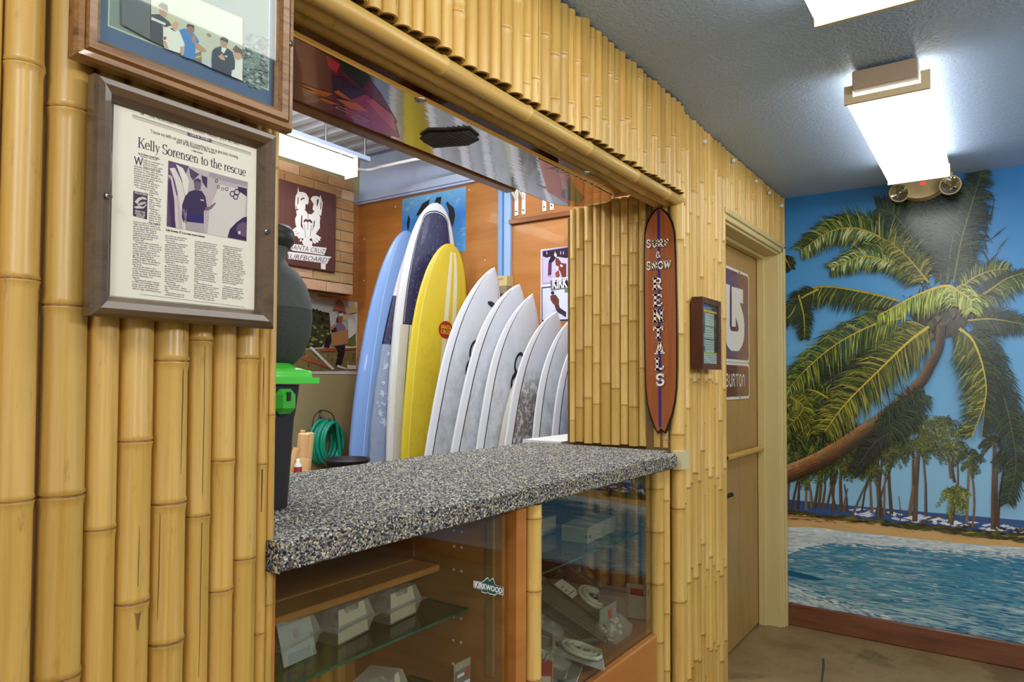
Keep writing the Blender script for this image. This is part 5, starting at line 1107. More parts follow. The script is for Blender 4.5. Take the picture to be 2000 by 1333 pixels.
# brown wooden sign with white figure emblem on the bricks
BSY = 3.150
t = empty('skate_sign', (3.39, BSY, 2.15)); tag(t, 'brown wooden board with a white two-headed emblem and white lettering, on the brick wall', 'sign')
q = MB(); q.bbox((3.115, BSY, 2.15), (3.644, BY-.004, 2.752), .003); q.build('board', mat('sign_brown', (84, 48, 40), .5, var=[(96, 56, 46)], vscale=(40, 40, 4)), t)
f1 = crop(550, 340, 5.129, 'y', BSY-.0006)
q = MB(); _e = [0]
def wp(pts, c=(234, 232, 230)): _e[0] += .00008; q.poly([f1(a, b)-V((0, _e[0], 0)) for a, b in pts], 0, c)
wp([(158, 190), (165, 128), (176, 180), (210, 180), (245, 195), (272, 240), (270, 290), (255, 320), (240, 352), (200, 370), (160, 350), (140, 355), (135, 300), (140, 220)])
wp([(290, 250), (310, 225), (350, 220), (380, 235), (390, 210), (398, 250), (412, 290), (405, 350), (395, 420), (370, 400), (330, 380), (310, 350), (320, 300), (300, 270)])
wp([(145, 370), (185, 350), (240, 365), (262, 400), (300, 405), (330, 375), (372, 390), (388, 440), (382, 480), (384, 540), (350, 590), (310, 640), (280, 680), (230, 680), (200, 640), (170, 560), (140, 510), (135, 450), (152, 410)])
wp([(172, 510), (100, 566), (116, 578), (104, 590), (130, 600), (128, 618), (158, 624), (170, 650), (190, 640), (180, 680), (200, 670), (215, 600)]); wp([(340, 600), (398, 640), (382, 650), (390, 668), (366, 670), (368, 690), (346, 684), (340, 700), (316, 690), (300, 640)])
wp([(200, 650), (290, 640), (310, 690), (300, 740), (270, 780), (250, 730), (210, 700)])
DK = (84, 48, 40)
for pts in ([(240, 300), (270, 310), (280, 360), (260, 390), (236, 360)], [(286, 320), (306, 330), (300, 380), (276, 370)], [(196, 420), (206, 410), (204, 500), (220, 560), (190, 520)], [(322, 470), (334, 470), (328, 520), (300, 580), (320, 510)], [(218, 470), (240, 448), (262, 462), (285, 452), (306, 478), (304, 500), (280, 478), (262, 484), (242, 474), (222, 488)], [(160, 240), (170, 230), (166, 300), (156, 310)], [(190, 250), (215, 235), (235, 250), (210, 252), (192, 270)], [(352, 260), (372, 250), (366, 300), (350, 330)], [(196, 640), (216, 650), (220, 665), (200, 662)], [(276, 656), (300, 640), (304, 672), (286, 672)], [(110, 580), (160, 570), (150, 576)], [(130, 604), (176, 590), (165, 600)], [(330, 640), (372, 662), (350, 656)], [(318, 660), (346, 682), (330, 676)], [(262, 400), (266, 400), (264, 560), (261, 560)], [(145, 320), (150, 318), (152, 352), (146, 350)], [(390, 280), (398, 282), (394, 360), (386, 350)], [(225, 500), (228, 500), (240, 640), (236, 640)], [(296, 510), (300, 510), (286, 630), (282, 628)]): wp(pts, DK)
# outlined lettering: white slab behind, brown letters on it
def slant(pts, c): wp(pts, c)
wp([(74, 745), (100, 700), (450, 742), (424, 815), (270, 790), (110, 768)]); wp([(60, 780), (170, 790), (500, 832), (480, 852), (455, 900), (300, 878), (60, 850)]); wp([(392, 895), (440, 900), (438, 960), (392, 950)])
e0 = f1(84, 752); e1 = f1(425, 800); f_ = f1(40, 846); f__ = f1(478, 890)
for tx, A, B_, hz_ in (('SANTA CRUZ', e0, e1, .036), ('SURFBOARDS', f_, f__, .036)):
    X = (B_-A); wd_ = X.length; _e[0] += .0004
    text(q, tx, A-V((0, _e[0]+.0005, 0)), X.normalized(), Z_, width=wd_, height=hz_, c=DK, shear=.3, bold=-.004)
q.build('emblem_and_lettering', printmat('sign_paint', .55), t)
# photo poster of a skateboarder on the rear wall
f2 = crop(570, 560, 7.4, 'y', YB-.004)
t = poster('skater_poster', 'white-bordered poster of a person carrying a brown box on a rail, on the rear wall', loc=(3.6, YB-.003, 1.4))
A = f2(955, 120); B_ = f2(940, 1270); q = MB(); pz0, pz1 = B_.z, A.z; px1 = A.x-.003; px0 = px1-.78
q.box((px0, YB-.005, pz0), (px1, YB-.001, pz1), 0, (214, 212, 206)); _g = [0]
def kp(pts, c):
    _g[0] += .00006; o = []
    for a, b in pts: p = f2(a, b); o.append((max(px0+.02, min(px1-.004, p.x)), YB-.0053-_g[0], max(pz0+.004, min(pz1, p.z))))
    q.poly(o, 0, c)
kp([(-600, 200), (910, 125), (915, 1200), (-600, 1215)], (186, 184, 178))
random.seed(5)
kp([(-600, 300), (230, 290), (330, 340), (420, 360), (540, 380), (556, 560), (550, 700), (430, 880), (-600, 900)], (64, 62, 38))
for k in range(150):
    a = random.uniform(-200, 560); b = random.uniform(330, 880); r_ = random.uniform(16, 46); g = random.choice([(44, 42, 26), (78, 78, 40), (120, 128, 66), (146, 152, 88), (58, 54, 30)] if b > 540 else [(46, 42, 28), (66, 60, 36), (36, 34, 24)])
    if a > 520: continue
    kp([(a-r_, b), (a, b-r_*.8), (a+r_, b+r_*.2), (a+r_*.2, b+r_*.7)], g)
kp([(800, 860), (800, 770), (910, 680), (913, 870)], (96, 112, 50)); kp([(-600, 900), (600, 890), (913, 870), (915, 1205), (-600, 1215)], (120, 104, 62))
for k in range(110):
    a = random.uniform(-100, 900); b = random.uniform(930, 1195); r_ = random.uniform(14, 50); kp([(a-r_*.3, b), (a, b-r_), (a+r_*.3, b), (a, b+r_*.4)], random.choice([(98, 92, 40), (136, 124, 66), (84, 60, 40), (116, 118, 54), (156, 140, 88)]))
kp([(390, 905), (600, 890), (912, 868), (912, 905), (640, 935), (395, 945)], (150, 74, 44)); kp([(750, 872), (912, 864), (912, 882), (750, 892)], (214, 204, 192)); kp([(120, 1050), (200, 1010), (540, 1150), (540, 1190), (300, 1110)], (150, 82, 54))
kp([(230, 880), (270, 870), (600, 1195), (560, 1204)], (206, 204, 200))
kp([(565, 350), (662, 178), (715, 230), (745, 300), (775, 410), (720, 370), (640, 345)], (150, 92, 74)); kp([(800, 395), (845, 240), (880, 235), (918, 330), (915, 375)], (206, 178, 110)); kp([(725, 420), (790, 400), (750, 500), (715, 490)], (206, 178, 110)); kp([(780, 470), (850, 460), (915, 580), (915, 670), (800, 760), (790, 600)], (204, 208, 204))
kp([(650, 385), (690, 370), (720, 395), (715, 440), (660, 430)], (196, 204, 206)); kp([(640, 380), (690, 365), (712, 380), (660, 392)], (40, 30, 30)); kp([(640, 430), (715, 430), (700, 520), (660, 530), (636, 490)], (142, 84, 62)); kp([(622, 470), (640, 440), (645, 520), (626, 520)], (50, 34, 30))
kp([(610, 560), (640, 530), (720, 540), (760, 600), (700, 640), (620, 650)], (120, 104, 120)); kp([(530, 600), (600, 545), (625, 560), (610, 600), (545, 630)], (176, 112, 84)); kp([(545, 640), (620, 580), (630, 640), (560, 670)], (46, 36, 44))
kp([(545, 680), (760, 620), (795, 640), (792, 830), (560, 865)], (164, 116, 76)); kp([(470, 760), (545, 670), (550, 800), (520, 880), (440, 885)], (40, 28, 32)); kp([(600, 860), (755, 850), (735, 980), (690, 1140), (610, 1135), (650, 960)], (38, 26, 32)); kp([(640, 1130), (780, 1190), (770, 1200), (640, 1165)], (220, 214, 206)); kp([(780, 1135), (912, 1140), (912, 1200), (780, 1195)], (216, 196, 186))
text(q, 'NEXT', f2(600, 750)-V((0, .012, 0)), X_, Z_, width=.05, height=.012, c=(120, 80, 52))
q.build('poster_sheet', PAPER, t)
# blue steel conduit box column
t = empty('wall_conduit', (XB-.05, 1.86, 2.06)); tag(t, 'pale blue vertical conduit duct on the panelled wall above a pale box', 'conduit')
CBL = mat('conduit_blue', (128, 166, 212), .4)
boxobj('duct', (XB-.065, 1.872, 2.03), (XB-.014, 1.905, 3.2), CBL, t, bev=.004); boxobj('duct', (XB-.045, 1.812, 2.03), (XB-.014, 1.868, 3.2), mat('conduit_pale', (158, 190, 226), .4), t, bev=.004)
t = empty('wall_box', (XB-.05, 1.87, 1.95)); tag(t, 'small yellowish electrical box at the foot of the blue conduit', 'box')
boxobj('cover', (XB-.10, 1.80, 1.985), (XB-.014, 1.945, 2.06), mat('box_ivory', (206, 188, 132), .5), t, bev=.004); boxobj('label_strip', (XB-.102, 1.83, 2.03), (XB-.1005, 1.91, 2.045), mat('label_tan', (170, 150, 100), .5), t); boxobj('clear_base', (XB-.11, 1.80, 1.93), (XB-.014, 1.94, 1.984), mat('box_smoke', (150, 136, 110), .3), t, bev=.004)
# white shelf brackets
for i, (yy, lb_) in enumerate(((1.775, 'white steel shelf bracket nearest the blue conduit'), (1.715, 'white steel shelf bracket, second from the blue conduit'), (1.545, 'white steel shelf bracket, third from the blue conduit'), (1.485, 'white steel shelf bracket, fourth from the blue conduit'))):
    t = empty('shelf_bracket', (XB-.012, yy, 2.5)); tag(t, lb_, 'bracket', 'white shelf brackets on the panelled wall')
    boxobj('upright', (XB-.022, yy-.015, 2.49), (XB-.012, yy+.015, 2.80), WHITE, t, bev=.002)
    boxobj('arm', (XB-.26, yy-.012, 2.76), (XB-.02, yy+.012, 2.785), WHITE, t, bev=.002)
    q = MB(); q.tube([(XB-.022, yy, 2.60), (XB-.20, yy, 2.765)], .008, 6); q.build('brace', WHITE, t)
    q = MB(); q.lathe([(.006, 0), (.006, .002), (0, .003)], 8, T=Matrix.Translation((XB-.022, yy, 2.52)) @ Matrix.Rotation(-pi/2, 4, 'Y')); q.build('screw', BLACK, t)
# strip light, strut, conduit, dark duct
t = empty('strip_light', (2.9, 2.62, 2.80)); tag(t, 'bright fluorescent strip light hanging below the corrugated roof deck', 'light')
LX0, LX1, LYY = 2.02, 3.31, 2.63
boxobj('housing', (LX0, LYY-.028, 2.784), (LX1, LYY+.028, 2.845), WHITE, t, bev=.006)
TUBE = mat('tube_glow', (255, 250, 236), .5, emit=((255, 247, 232), STRIP_STRENGTH))
q = MB()
prof = [(-.06, 2.784), (-.052, 2.748), (-.03, 2.728), (0, 2.722), (.03, 2.728), (.052, 2.748), (.06, 2.784)]
q.prism([V((LX0, LYY+a, b)) for a, b in prof], (LX1-LX0, 0, 0)); q.build('diffuser', TUBE, t)
for xx in (LX0-.004, LX1): boxobj('end_cap', (xx, LYY-.062, 2.716), (xx+.006, LYY+.062, 2.848), mat('ivory_plastic', (236, 226, 190), .4), t)
t = empty('ceiling_strut', (2.7, 2.63, 2.95)); tag(t, 'pale blue steel strut channel running above the strip light', 'strut')
q = MB(); q.bbox((1.2, 2.57, 2.852), (3.437, 2.61, 2.886), .004); q.build('channel', PALEBLUE, t)
for xx in (1.6, 2.4, 3.05, 3.4): q = MB(); q.tube([(xx, 2.59, 2.88), (xx, 2.59, 3.2)], .009, 6); q.build('hanger_rod', STEEL, t)
for xx in (2.3, 3.2): q = MB(); q.tube([(xx, 2.61, 2.845), (xx, 2.6, 2.86)], .008, 6); q.build('clip', STEEL, t)
t = empty('ceiling_conduit', (3.5, 2.3, 2.83)); tag(t, 'thin white electrical conduit pipe bending from the strip light to the wall', 'pipe')
pa = [un(a, b, 'z', z_) for a, b, z_ in ((688, 327, 2.81), (700, 331, 2.83), (714, 332.5, 2.85), (728, 331, 2.86), (745, 326, 2.865), (790, 316, 2.88), (822, 309, 2.89))]; pe = V((XB, pa[-1].y-.12, 2.9)); q = MB(); q.tube(pa+[pa[-1]+(pe-pa[-1])*.5, pe], .012, 8); q.build('pipe', WHITE, t)
t = empty('air_duct', (3.6, 2.1, 3.0)); tag(t, 'dark sheet-metal duct box under the roof deck', 'duct')
q = MB(); q.bbox((3.42, 1.55, 2.98), (4.0, 2.42, 3.16), .01); q.build('box_body', mat('duct_dark', (62, 56, 60), .6), t)
q = MB(); q.tube([(3.28, 2.5, 3.1), (3.28, .3, 3.1)], .05, 12); q.build('round_pipe', mat('duct_galvanised', (140, 136, 138), .4, metal=.6), t)
# hose on its hook
t = empty('garden_hose', (3.74, YB-.02, .84)); tag(t, 'coiled green garden hose hanging on the rear wall', 'hose')
HS = mat('hose_green', (22, 158, 126), .35, coat=.2); path = []
for k in range(0, 6*24+1):
    a = 2*pi*k/24; n_ = k/24; R_ = .128+.010*sin(n_*2.1); path.append((3.675+.012*n_+R_*.86*sin(a), YB-.035-.016*n_, .84+(R_+.03)*cos(a)+.004*sin(n_*3)))
path += [(3.80, YB-.13, .78), (3.81, YB-.13, .62), (3.81, YB-.13, .45)]
q = MB(); q.tube(path, .0155, 8); q.build('coil', HS, t)
q = MB(); q.tube([(3.70, YB-.002, 1.06), (3.70, YB-.02, 1.04), (3.70, YB-.09, .995), (3.70, YB-.12, 1.02)], .010, 8); q.bbox((3.685, YB-.01, .99), (3.715, YB-.001, 1.09), .003); q.build('hook', mat('hook_grey', (96, 92, 80), .5), t)
q = MB(); S = spline([(0, 0), (.02, .10), (.10, .15), (.2, .10), (.22, 0)], 20); q.tube([(3.53+v.x, YB-.12, .97+v.y*.8) for v in S], .004, 6); q.build('tie_cord', BLACK, t)
# cardboard tubes standing in a bin behind the counter
CARD = mat('cardboard', (176, 132, 78), .75, var=[(188, 146, 92)], vscale=(30, 30, 3)); CARDI = mat('cardboard_inner', (226, 196, 146), .8)
def tubeobj(label, px, py, yy, r, lean, L_=1.0, liner=CARDI):
    top = un(px, py, 'y', yy); L_ = (top.z-.012)/cos(RAD(hypot(lean, 6))); t_ = empty('cardboard_tube', (top.x, top.y, top.z-L_)); tag(t_, label, 'tube', 'cardboard tubes behind the counter')
    T = Matrix.Translation(top) @ Matrix.Rotation(RAD(lean), 4, 'Y') @ Matrix.Rotation(RAD(6), 4, 'X')
    q = MB(); q.lathe([(r, -L_), (r, 0), (r*.74, 0), (r*.74, -.25)], 18, T=T, mats=[0, 1, 1]); q.build('tube_wall', [CARD, liner], t_); return t_, top
tubeobj('tallest upright cardboard tube, in front of the green hose', 594, 848, 2.0, .030, 1, 1.05)
tubeobj('thin cardboard tube poking up behind the tallest one', 591, 841, 2.08, .013, 1, 1.1)
tubeobj('cardboard tube partly open, right of the tallest one', 605, 846, 2.06, .024, 1, 1.05)
tubeobj('short leaning cardboard tube with a pale open end, nearest the counter', 598, 897, 1.7, .026, 14, .8)
tubeobj('narrow leaning cardboard tube next to the black bin', 580, 875, 1.8, .017, 16, .85)
t = empty('spray_can', un(582, 905, 'y', 1.6)); tag(t, 'small red and white bottle between the leaning tubes', 'bottle')
p = un(582, 912, 'y', 1.6); q = MB(); q.lathe([(0, -.2), (.018, -.2), (.018, .0), (.012, .014), (.008, .02), (.008, .035), (0, .036)], 14, T=Matrix.Translation(p), mats=[0, 0, 1, 1, 1, 1]); q.build('body', [mat('can_red', (170, 44, 40), .4), WHITE], t); q = MB(); q.box((p.x-.35, p.y-.14, p.z-.24), (p.x+.12, p.y+.05, p.z-.201)); o = q.build('small_stand', PLYD); tag(o, 'brown wooden stand behind the counter under the red bottle', 'stand')
for sx_ in (-.35, .08): q = MB(); q.box((p.x+sx_, p.y-.12, 0), (p.x+sx_+.04, p.y+.04, p.z-.24)); q.build('side_support', PLYD, o)
# black bucket
pb = un(678, 902, 'y', 2.25); t = empty('bucket', (pb.x, pb.y, 0)); tag(t, 'black plastic trash bucket on the floor beside the blue board', 'bucket')
rr_ = .125; q = MB(); q.lathe([(0, .0), (.10, 0), (rr_, pb.z), (rr_+.012, pb.z+.002), (rr_+.012, pb.z+.02), (rr_-.004, pb.z+.02), (.095, .02), (0, .02)], 24, T=Matrix.Translation((pb.x, pb.y, 0))); q.build('bucket_wall', mat('bucket_black', (34, 32, 38), .45), t)
# ================================================================== counter
import mathutils.noise as mn
def carpet_mat():
    m = mat('loop_carpet', (110, 108, 100), .95); nt = m.node_tree; N = nt.nodes; L = nt.links; b = N['Principled BSDF']
    tc = N.new('ShaderNodeTexCoord'); vo = N.new('ShaderNodeTexVoronoi'); vo.inputs['Scale'].default_value = 270; L.new(tc.outputs['Object'], vo.inputs['Vector'])
    sp = N.new('ShaderNodeSeparateColor'); L.new(vo.outputs['Color'], sp.inputs[0]); r = N.new('ShaderNodeValToRGB'); r.color_ramp.interpolation = 'CONSTANT'; L.new(sp.outputs[0], r.inputs[0])
    cs = [(0, (34, 36, 50)), (.2, (74, 78, 92)), (.36, (112, 110, 104)), (.55, (146, 140, 122)), (.74, (182, 176, 152)), (.9, (214, 208, 188))]
    r.color_ramp.elements[0].position = 0; r.color_ramp.elements[0].color = lin(cs[0][1]); r.color_ramp.elements[1].position = cs[-1][0]; r.color_ramp.elements[1].color = lin(cs[-1][1])
    for p_, c_ in cs[1:-1]: e = r.color_ramp.elements.new(p_); e.color = lin(c_)
    L.new(r.outputs[0], b.inputs['Base Color'])
    iv = N.new('ShaderNodeMath'); iv.operation = 'SUBTRACT'; iv.inputs[0].default_value = 1; L.new(vo.outputs['Distance'], iv.inputs[1])
    bp = N.new('ShaderNodeBump'); bp.inputs['Strength'].default_value = 1; bp.inputs['Distance'].default_value = .0035; L.new(iv.outputs[0], bp.inputs['Height']); L.new(bp.outputs[0], b.inputs['Normal']); return m
CARP = carpet_mat()
ct = empty('service_counter', (1.6, .3, 1.02)); tag(ct, 'service counter slab covered in grey flecked loop carpet', 'counter')
random.seed(31)
def carpet_sheet(O, U, Vv, nu, nv, amp=.0016):
    N = U.cross(Vv).normalized(); vs = []; fs = []
    for i in range(nu+1):
        for j in range(nv+1):
            p = O+U*(i/nu)+Vv*(j/nv); e = 1 if 0 < i < nu and 0 < j < nv else .3
            vs.append(p+N*(random.uniform(-amp, amp)*e)+V((random.uniform(-1, 1), random.uniform(-1, 1), random.uniform(-1, 1)))*.0006)
    for i in range(nu):
        for j in range(nv): a = i*(nv+1)+j; fs.append((a, a+nv+1, a+nv+2, a+1))
    return vs, fs
ZT, ZBt = 1.07, 1.021; XA, XE, YF, YK = .7245, 2.494, -.034, .628
q = MB()
def nose(xa, xe, y0, nu):      # front edge wraps from the top round to the underside
    prof = [(y0+.26*1, ZT)]
    P = []; n1 = 8
    for j in range(n1+1): P.append((y0+.03-.03*j/n1+.0, ZT) if j < n1-1 else (y0+.03-.03*j/n1, ZT-.002*(j-n1+2)))
    for j in range(1, 13): P.append((y0, ZT-.004-(ZT-ZBt-.008)*j/12))
    for j in range(1, 6): P.append((y0+.01*j, ZBt))
    k = len(P); vs = []; fs = []
    for i in range(nu+1):
        x = xa+(xe-xa)*i/nu
        for (y, z) in P: vs.append((x, y+random.uniform(-.0017, .0017), z+random.uniform(-.0016, .0016)))
    for i in range(nu):
        for j in range(k-1): a = i*k+j; fs.append((a, a+1, a+k+1, a+k))
    q.mesh(vs, fs)
nose(XA-.012, 2.41, YF, 430)
vs, fs = carpet_sheet(V((XA-.012, YF+.03, ZT)), V((2.41-XA+.012, 0, 0)), V((0, YK-YF-.03, 0)), 420, 160); q.mesh(vs, fs)
vs, fs = carpet_sheet(V((2.41, .03, ZT)), V((XE-2.41, 0, 0)), V((0, YK-.03, 0)), 20, 150); q.mesh(vs, fs)
q.poly([(2.41, YF, ZBt), (2.41, .06, ZBt), (2.41, .06, ZT), (2.41, YF+.004, ZT-.002), (2.41, YF, ZT-.006)])
q.poly([(2.41, .028, ZBt), (XE, .028, ZBt), (XE, .028, ZT), (2.41, .028, ZT)])
q.poly([(XA-.012, YK, ZBt), (XE, YK, ZBt), (XE, YK, ZT), (XA-.012, YK, ZT)][::-1]); q.poly([(XE, .028, ZBt), (XE, YK, ZBt), (XE, YK, ZT), (XE, .028, ZT)]); q.poly([(XA-.012, YF, ZBt), (XA-.012, YK, ZBt), (XA-.012, YK, ZT), (XA-.012, YF, ZT)][::-1])
co = q.build('carpet_cover', CARP, ct)
boxobj('substrate', (XA, YF+.02, ZBt-.004), (XE-.002, YK-.004, ZBt+.03), PLYD, ct)
t = empty('paper_sheet', (2.6, .66, 1.07)); q = MB()
a, b, c, d = un(1050, 862, 'z', 1.085), un(1112, 867, 'z', 1.085), un(1112, 856, 'z', 1.085), un(1068, 857, 'z', 1.085)
q.box((2.53, .51, 1.06), (3.05, .70, 1.075)); tag(q.build('white_ledge', mat('white_laminate', (226, 224, 214), .5), t), None); tag(t, 'white ledge just behind the far end of the counter, under the last boards', 'shelf')
t.name = 'side_shelf'
boxobj('bracket', (2.6, .55, 0), (2.64, .66, 1.06), PLYD, t)

# ================================================================== bin and backpack on the counter
binp = V((.865, .30, ZT)); t = empty('recycling_bin', tuple(binp)); tag(t, 'black plastic bin with a bright green lid standing on the counter', 'bin')
BP = mat('bin_black', (36, 33, 34), .4); GRN = mat('lid_green', (78, 206, 60), .35, coat=.2); GRND = mat('latch_green', (60, 176, 50), .35)
def rring(cx_, cy_, z, hx_, hy_, r): return [V((cx_+(hx_-r)*sx+r*cos(RAD(a+s*30)), cy_+(hy_-r)*sy+r*sin(RAD(a+s*30)), z)) for sx, sy, a in ((1, 1, 0), (-1, 1, 90), (-1, -1, 180), (1, -1, 270)) for s in range(4)]
def loft(rings, cap0=True, cap1=True, mb=None, m=0):
    mb = mb or MB(); k = len(rings[0]); vs = [p for R in rings for p in R]; fs = [(i*k+j, i*k+(j+1) % k, (i+1)*k+(j+1) % k, (i+1)*k+j) for i in range(len(rings)-1) for j in range(k)]
    mb.mesh(vs, fs, m, None, True)
    if cap0: mb.poly(rings[0][::-1], m)
    if cap1: mb.poly(rings[-1], m)
    return mb
def bring(px, py, z, y0=.20, y1=.40, xl=.765, r=.02):      # rounded ring whose rear right corner meets the image column
    xr = un(px, py, 'y', y0+.008).x; return rring((xl+xr)/2, (y0+y1)/2, z, (xr-xl)/2, (y1-y0)/2, r)
zz = lambda py: un(575, py, 'y', .39).z
q = MB(); loft([bring(565, 955, ZT+.002, xl=.80), bring(570, 900, zz(900), xl=.79), bring(578, 805, zz(805)), bring(580, 802, zz(802)), bring(588, 768, zz(768), r=.025), bring(593, 750, zz(750), r=.03)], mb=q); q.build('bin_body', BP, t)
q = MB(); loft([bring(623, 747, zz(748), .18, .42, .75, .01), bring(623, 738, zz(738), .18, .42, .75, .01)], mb=q); loft([bring(613, 738, zz(738), .19, .41, .755, .02), bring(611, 727, zz(727), .19, .41, .757, .02), bring(590, 722, zz(722), .2, .40, .76, .03), bring(572, 714, zz(714), .22, .38, .77, .03)], mb=q); q.build('lid', GRN, t)
lx_ = un(573, 780, 'y', .19).x; q = MB(); q.bbox((lx_-.05, .172, zz(798)), (lx_, .198, zz(757)), .012); q.build('latch', GRND, t)
boxobj('latch_slot', (lx_-.03, .169, zz(776)), (lx_-.022, .173, zz(762)), BLACK, t)
t = empty('backpack', (.9, .30, 1.346)); tag(t, 'dark grey fabric backpack with a black zipped top, standing on the green lid', 'backpack')
BG = mat('bag_charcoal', (66, 70, 68), .8, var=[(78, 82, 80)], vscale=(300, 300, 300), bump=.3, bscale=500); BGD = mat('bag_dark', (50, 54, 50), .85, var=[(62, 66, 62)], vscale=(200, 200, 200))
bx2, by2 = .915, .31
def er(z, rx, ry): return [V((bx2+rx*cos(2*pi*k/22), by2+ry*sin(2*pi*k/22), z)) for k in range(22)]
loft([er(1.348, .03, .03), er(1.356, .062, .075), er(1.38, .086, .10), er(1.42, .100, .115), er(1.455, .104, .12), er(1.476, .103, .119)], mb=(q := MB())); q.build('lower_pouch', BGD, t)
loft([er(1.476, .1035, .1195), er(1.50, .100, .115), er(1.53, .090, .105), er(1.555, .072, .09), er(1.57, .052, .07), er(1.585, .046, .06), er(1.61, .055, .066)], mb=(q := MB())); q.build('upper_pouch', BG, t)
loft([er(1.609, .057, .068), er(1.62, .066, .076), er(1.632, .068, .078), er(1.634, .064, .074), er(1.642, .066, .076), er(1.652, .060, .07), er(1.658, .03, .04)], mb=(q := MB())); q.build('zipped_top', mat('bag_black', (28, 28, 28), .6), t)
q = MB(); q.tube([(bx2+.104*cos(a), by2-.02, 1.47+.118*sin(a)) for a in [(-1.05+2.1*k/12) for k in range(13)]], .0045, 6); q.build('piping', BLACK, t)
q = MB(); q.tube([(bx2+.10, by2+.03, 1.54), (bx2+.125, by2+.03, 1.525), (bx2+.14, by2+.03, 1.49), (bx2+.135, by2+.03, 1.45), (bx2+.104, by2+.03, 1.43)], .003, 6); q.build('strap_loop', mat('strap_grey', (150, 146, 132), .6), t)

# ================================================================== snowboard under the soffit
t = empty('snowboard', (1.34, .18, 1.95)); tag(t, 'glossy snowboard screwed base-down under the window soffit, orange at its right tip', 'snowboard')
SBZ = 1.95; sx_a, sx_b, sy0, sy1 = .62, 2.205, .062, .300; symid = (sy0+sy1)/2; shw = (sy1-sy0)/2
def sbw(x):
    u = (x-sx_a)/(sx_b-sx_a); d = min(x-sx_a, sx_b-x); R_ = .15
    k = 1 if d > R_ else max(0, 1-((R_-d)/R_)**2.3)**.5
    return shw*k*(1-.06*sin(pi*u))
def sbz(x): d = min(x-sx_a, sx_b-x); return SBZ
xs_ = [sx_a+(sx_b-sx_a)*k/90 for k in range(91)]; xs_ = sorted(set(xs_+[sx_a+.001, sx_a+.004, sx_a+.01, sx_b-.01, sx_b-.004, sx_b-.001]))
def ripple(x, y): return .0
q = MB(); vs = []; ny = 10
for x in xs_:
    for j in range(ny+1): f_ = -1+2*j/ny; vs.append((x, symid+f_*sbw(x), sbz(x)))
fs = [(i*(ny+1)+j, i*(ny+1)+j+1, (i+1)*(ny+1)+j+1, (i+1)*(ny+1)+j) for i in range(len(xs_)-1) for j in range(ny)]
def gloss(name, col, spec=.9, rough=.07):
    m = mat(name, col, rough, metal=.8, coat=.6, coatr=.03, spec=spec); m.node_tree.nodes['Principled BSDF'].inputs['Coat IOR'].default_value = 2.0
    nt = m.node_tree; N = nt.nodes; tc = N.new('ShaderNodeTexCoord'); mp = N.new('ShaderNodeMapping'); mp.inputs['Scale'].default_value = (6, 70, 1); nz = N.new('ShaderNodeTexNoise'); nz.inputs['Scale'].default_value = 1; nz.inputs['Detail'].default_value = 3
    nt.links.new(tc.outputs['Object'], mp.inputs[0]); nt.links.new(mp.outputs[0], nz.inputs['Vector']); bp = N.new('ShaderNodeBump'); bp.inputs['Strength'].default_value = .13; bp.inputs['Distance'].default_value = .0012; nt.links.new(nz.outputs[0], bp.inputs['Height'])
    nt.links.new(bp.outputs[0], N['Principled BSDF'].inputs['Coat Normal']); nt.links.new(bp.outputs[0], N['Principled BSDF'].inputs['Normal']); return m
q.mesh(vs, fs, 0, None, True); q.build('base', gloss('base_silver', (214, 214, 220)), t)
q = MB(); q.mesh([(a, b, c+.010) for a, b, c in vs], [f[::-1] for f in fs], 0, None, True)
q.build('deck', mat('deck_maple', (190, 150, 100), .5), t)
q = MB()
for s_ in (-1, 1):
    vv = []
    for x in xs_: y = symid+s_*(sbw(x)+.0015); vv += [(x, y, sbz(x)-.0006), (x, y, sbz(x)+.0106)]
    q.mesh(vv, [(2*i, 2*i+2, 2*i+3, 2*i+1) if s_ < 0 else (2*i, 2*i+1, 2*i+3, 2*i+2) for i in range(len(xs_)-1)])
q.build('edge', mat('edge_brass', (190, 140, 60), .35, metal=.5), t)
SBP = {}
_b = [0]
def gloss2(name, col): return mat(name, tuple(min(255, v*1.35+8) for v in col),   .16, metal=.0, coat=.5, coatr=.04, spec=.5)
def sbp(px_pts, c, name=None):
    """graphic on the base, from image points on the base plane, clipped to the base outline"""
    _b[0] += .00012; o = []
    for p in px_pts:
        v_ = un(p[0], p[1], 'z', SBZ); w_ = 1.0; x_ = max(sx_a+.002, min(sx_b-.03, v_.x)); w_ = min(w_, sbw(x_)-.001); o.append((x_, max(symid-w_, min(symid+w_, v_.y)), sbz(x_)-.0004-_b[0]))
    q = MB(); q.poly(o); key = 'base_%d_%d_%d' % c; return q.build('base_graphic', gloss2(key, c), t)
G4 = lambda L_: [(540+a/2.778, 50+b/2.778) for a, b in L_]
G5 = lambda L_: [(560+a/5.553, b/5.553) for a, b in L_]
sbp(G5([(-500, -100), (130, 400), (600, 560), (860, 800), (1020, 1010), (1200, 1320), (1100, 1500), (-500, 900)]), (92, 26, 62))
sbp(G5([(-500, -100), (130, 400), (480, 620), (500, 1200), (130, 1200), (-500, 800)]), (98, 44, 58))
sbp(G5([(560, 640), (900, 830), (820, 960), (600, 760)]), (34, 44, 40)); sbp(G5([(430, 600), (580, 690), (540, 790), (450, 720)]), (190, 44, 62))
sbp(G5([(480, 820), (620, 830), (850, 1020), (860, 1120), (640, 1100), (500, 1000)]), (54, 28, 74))
sbp(G5([(620, 1100), (860, 1020), (1150, 1240), (1230, 1500), (900, 1400), (640, 1260)]), (150, 44, 100))
sbp(G5([(860, 1080), (940, 1070), (1160, 1260), (1180, 1420), (1000, 1240)]), (196, 70, 110))
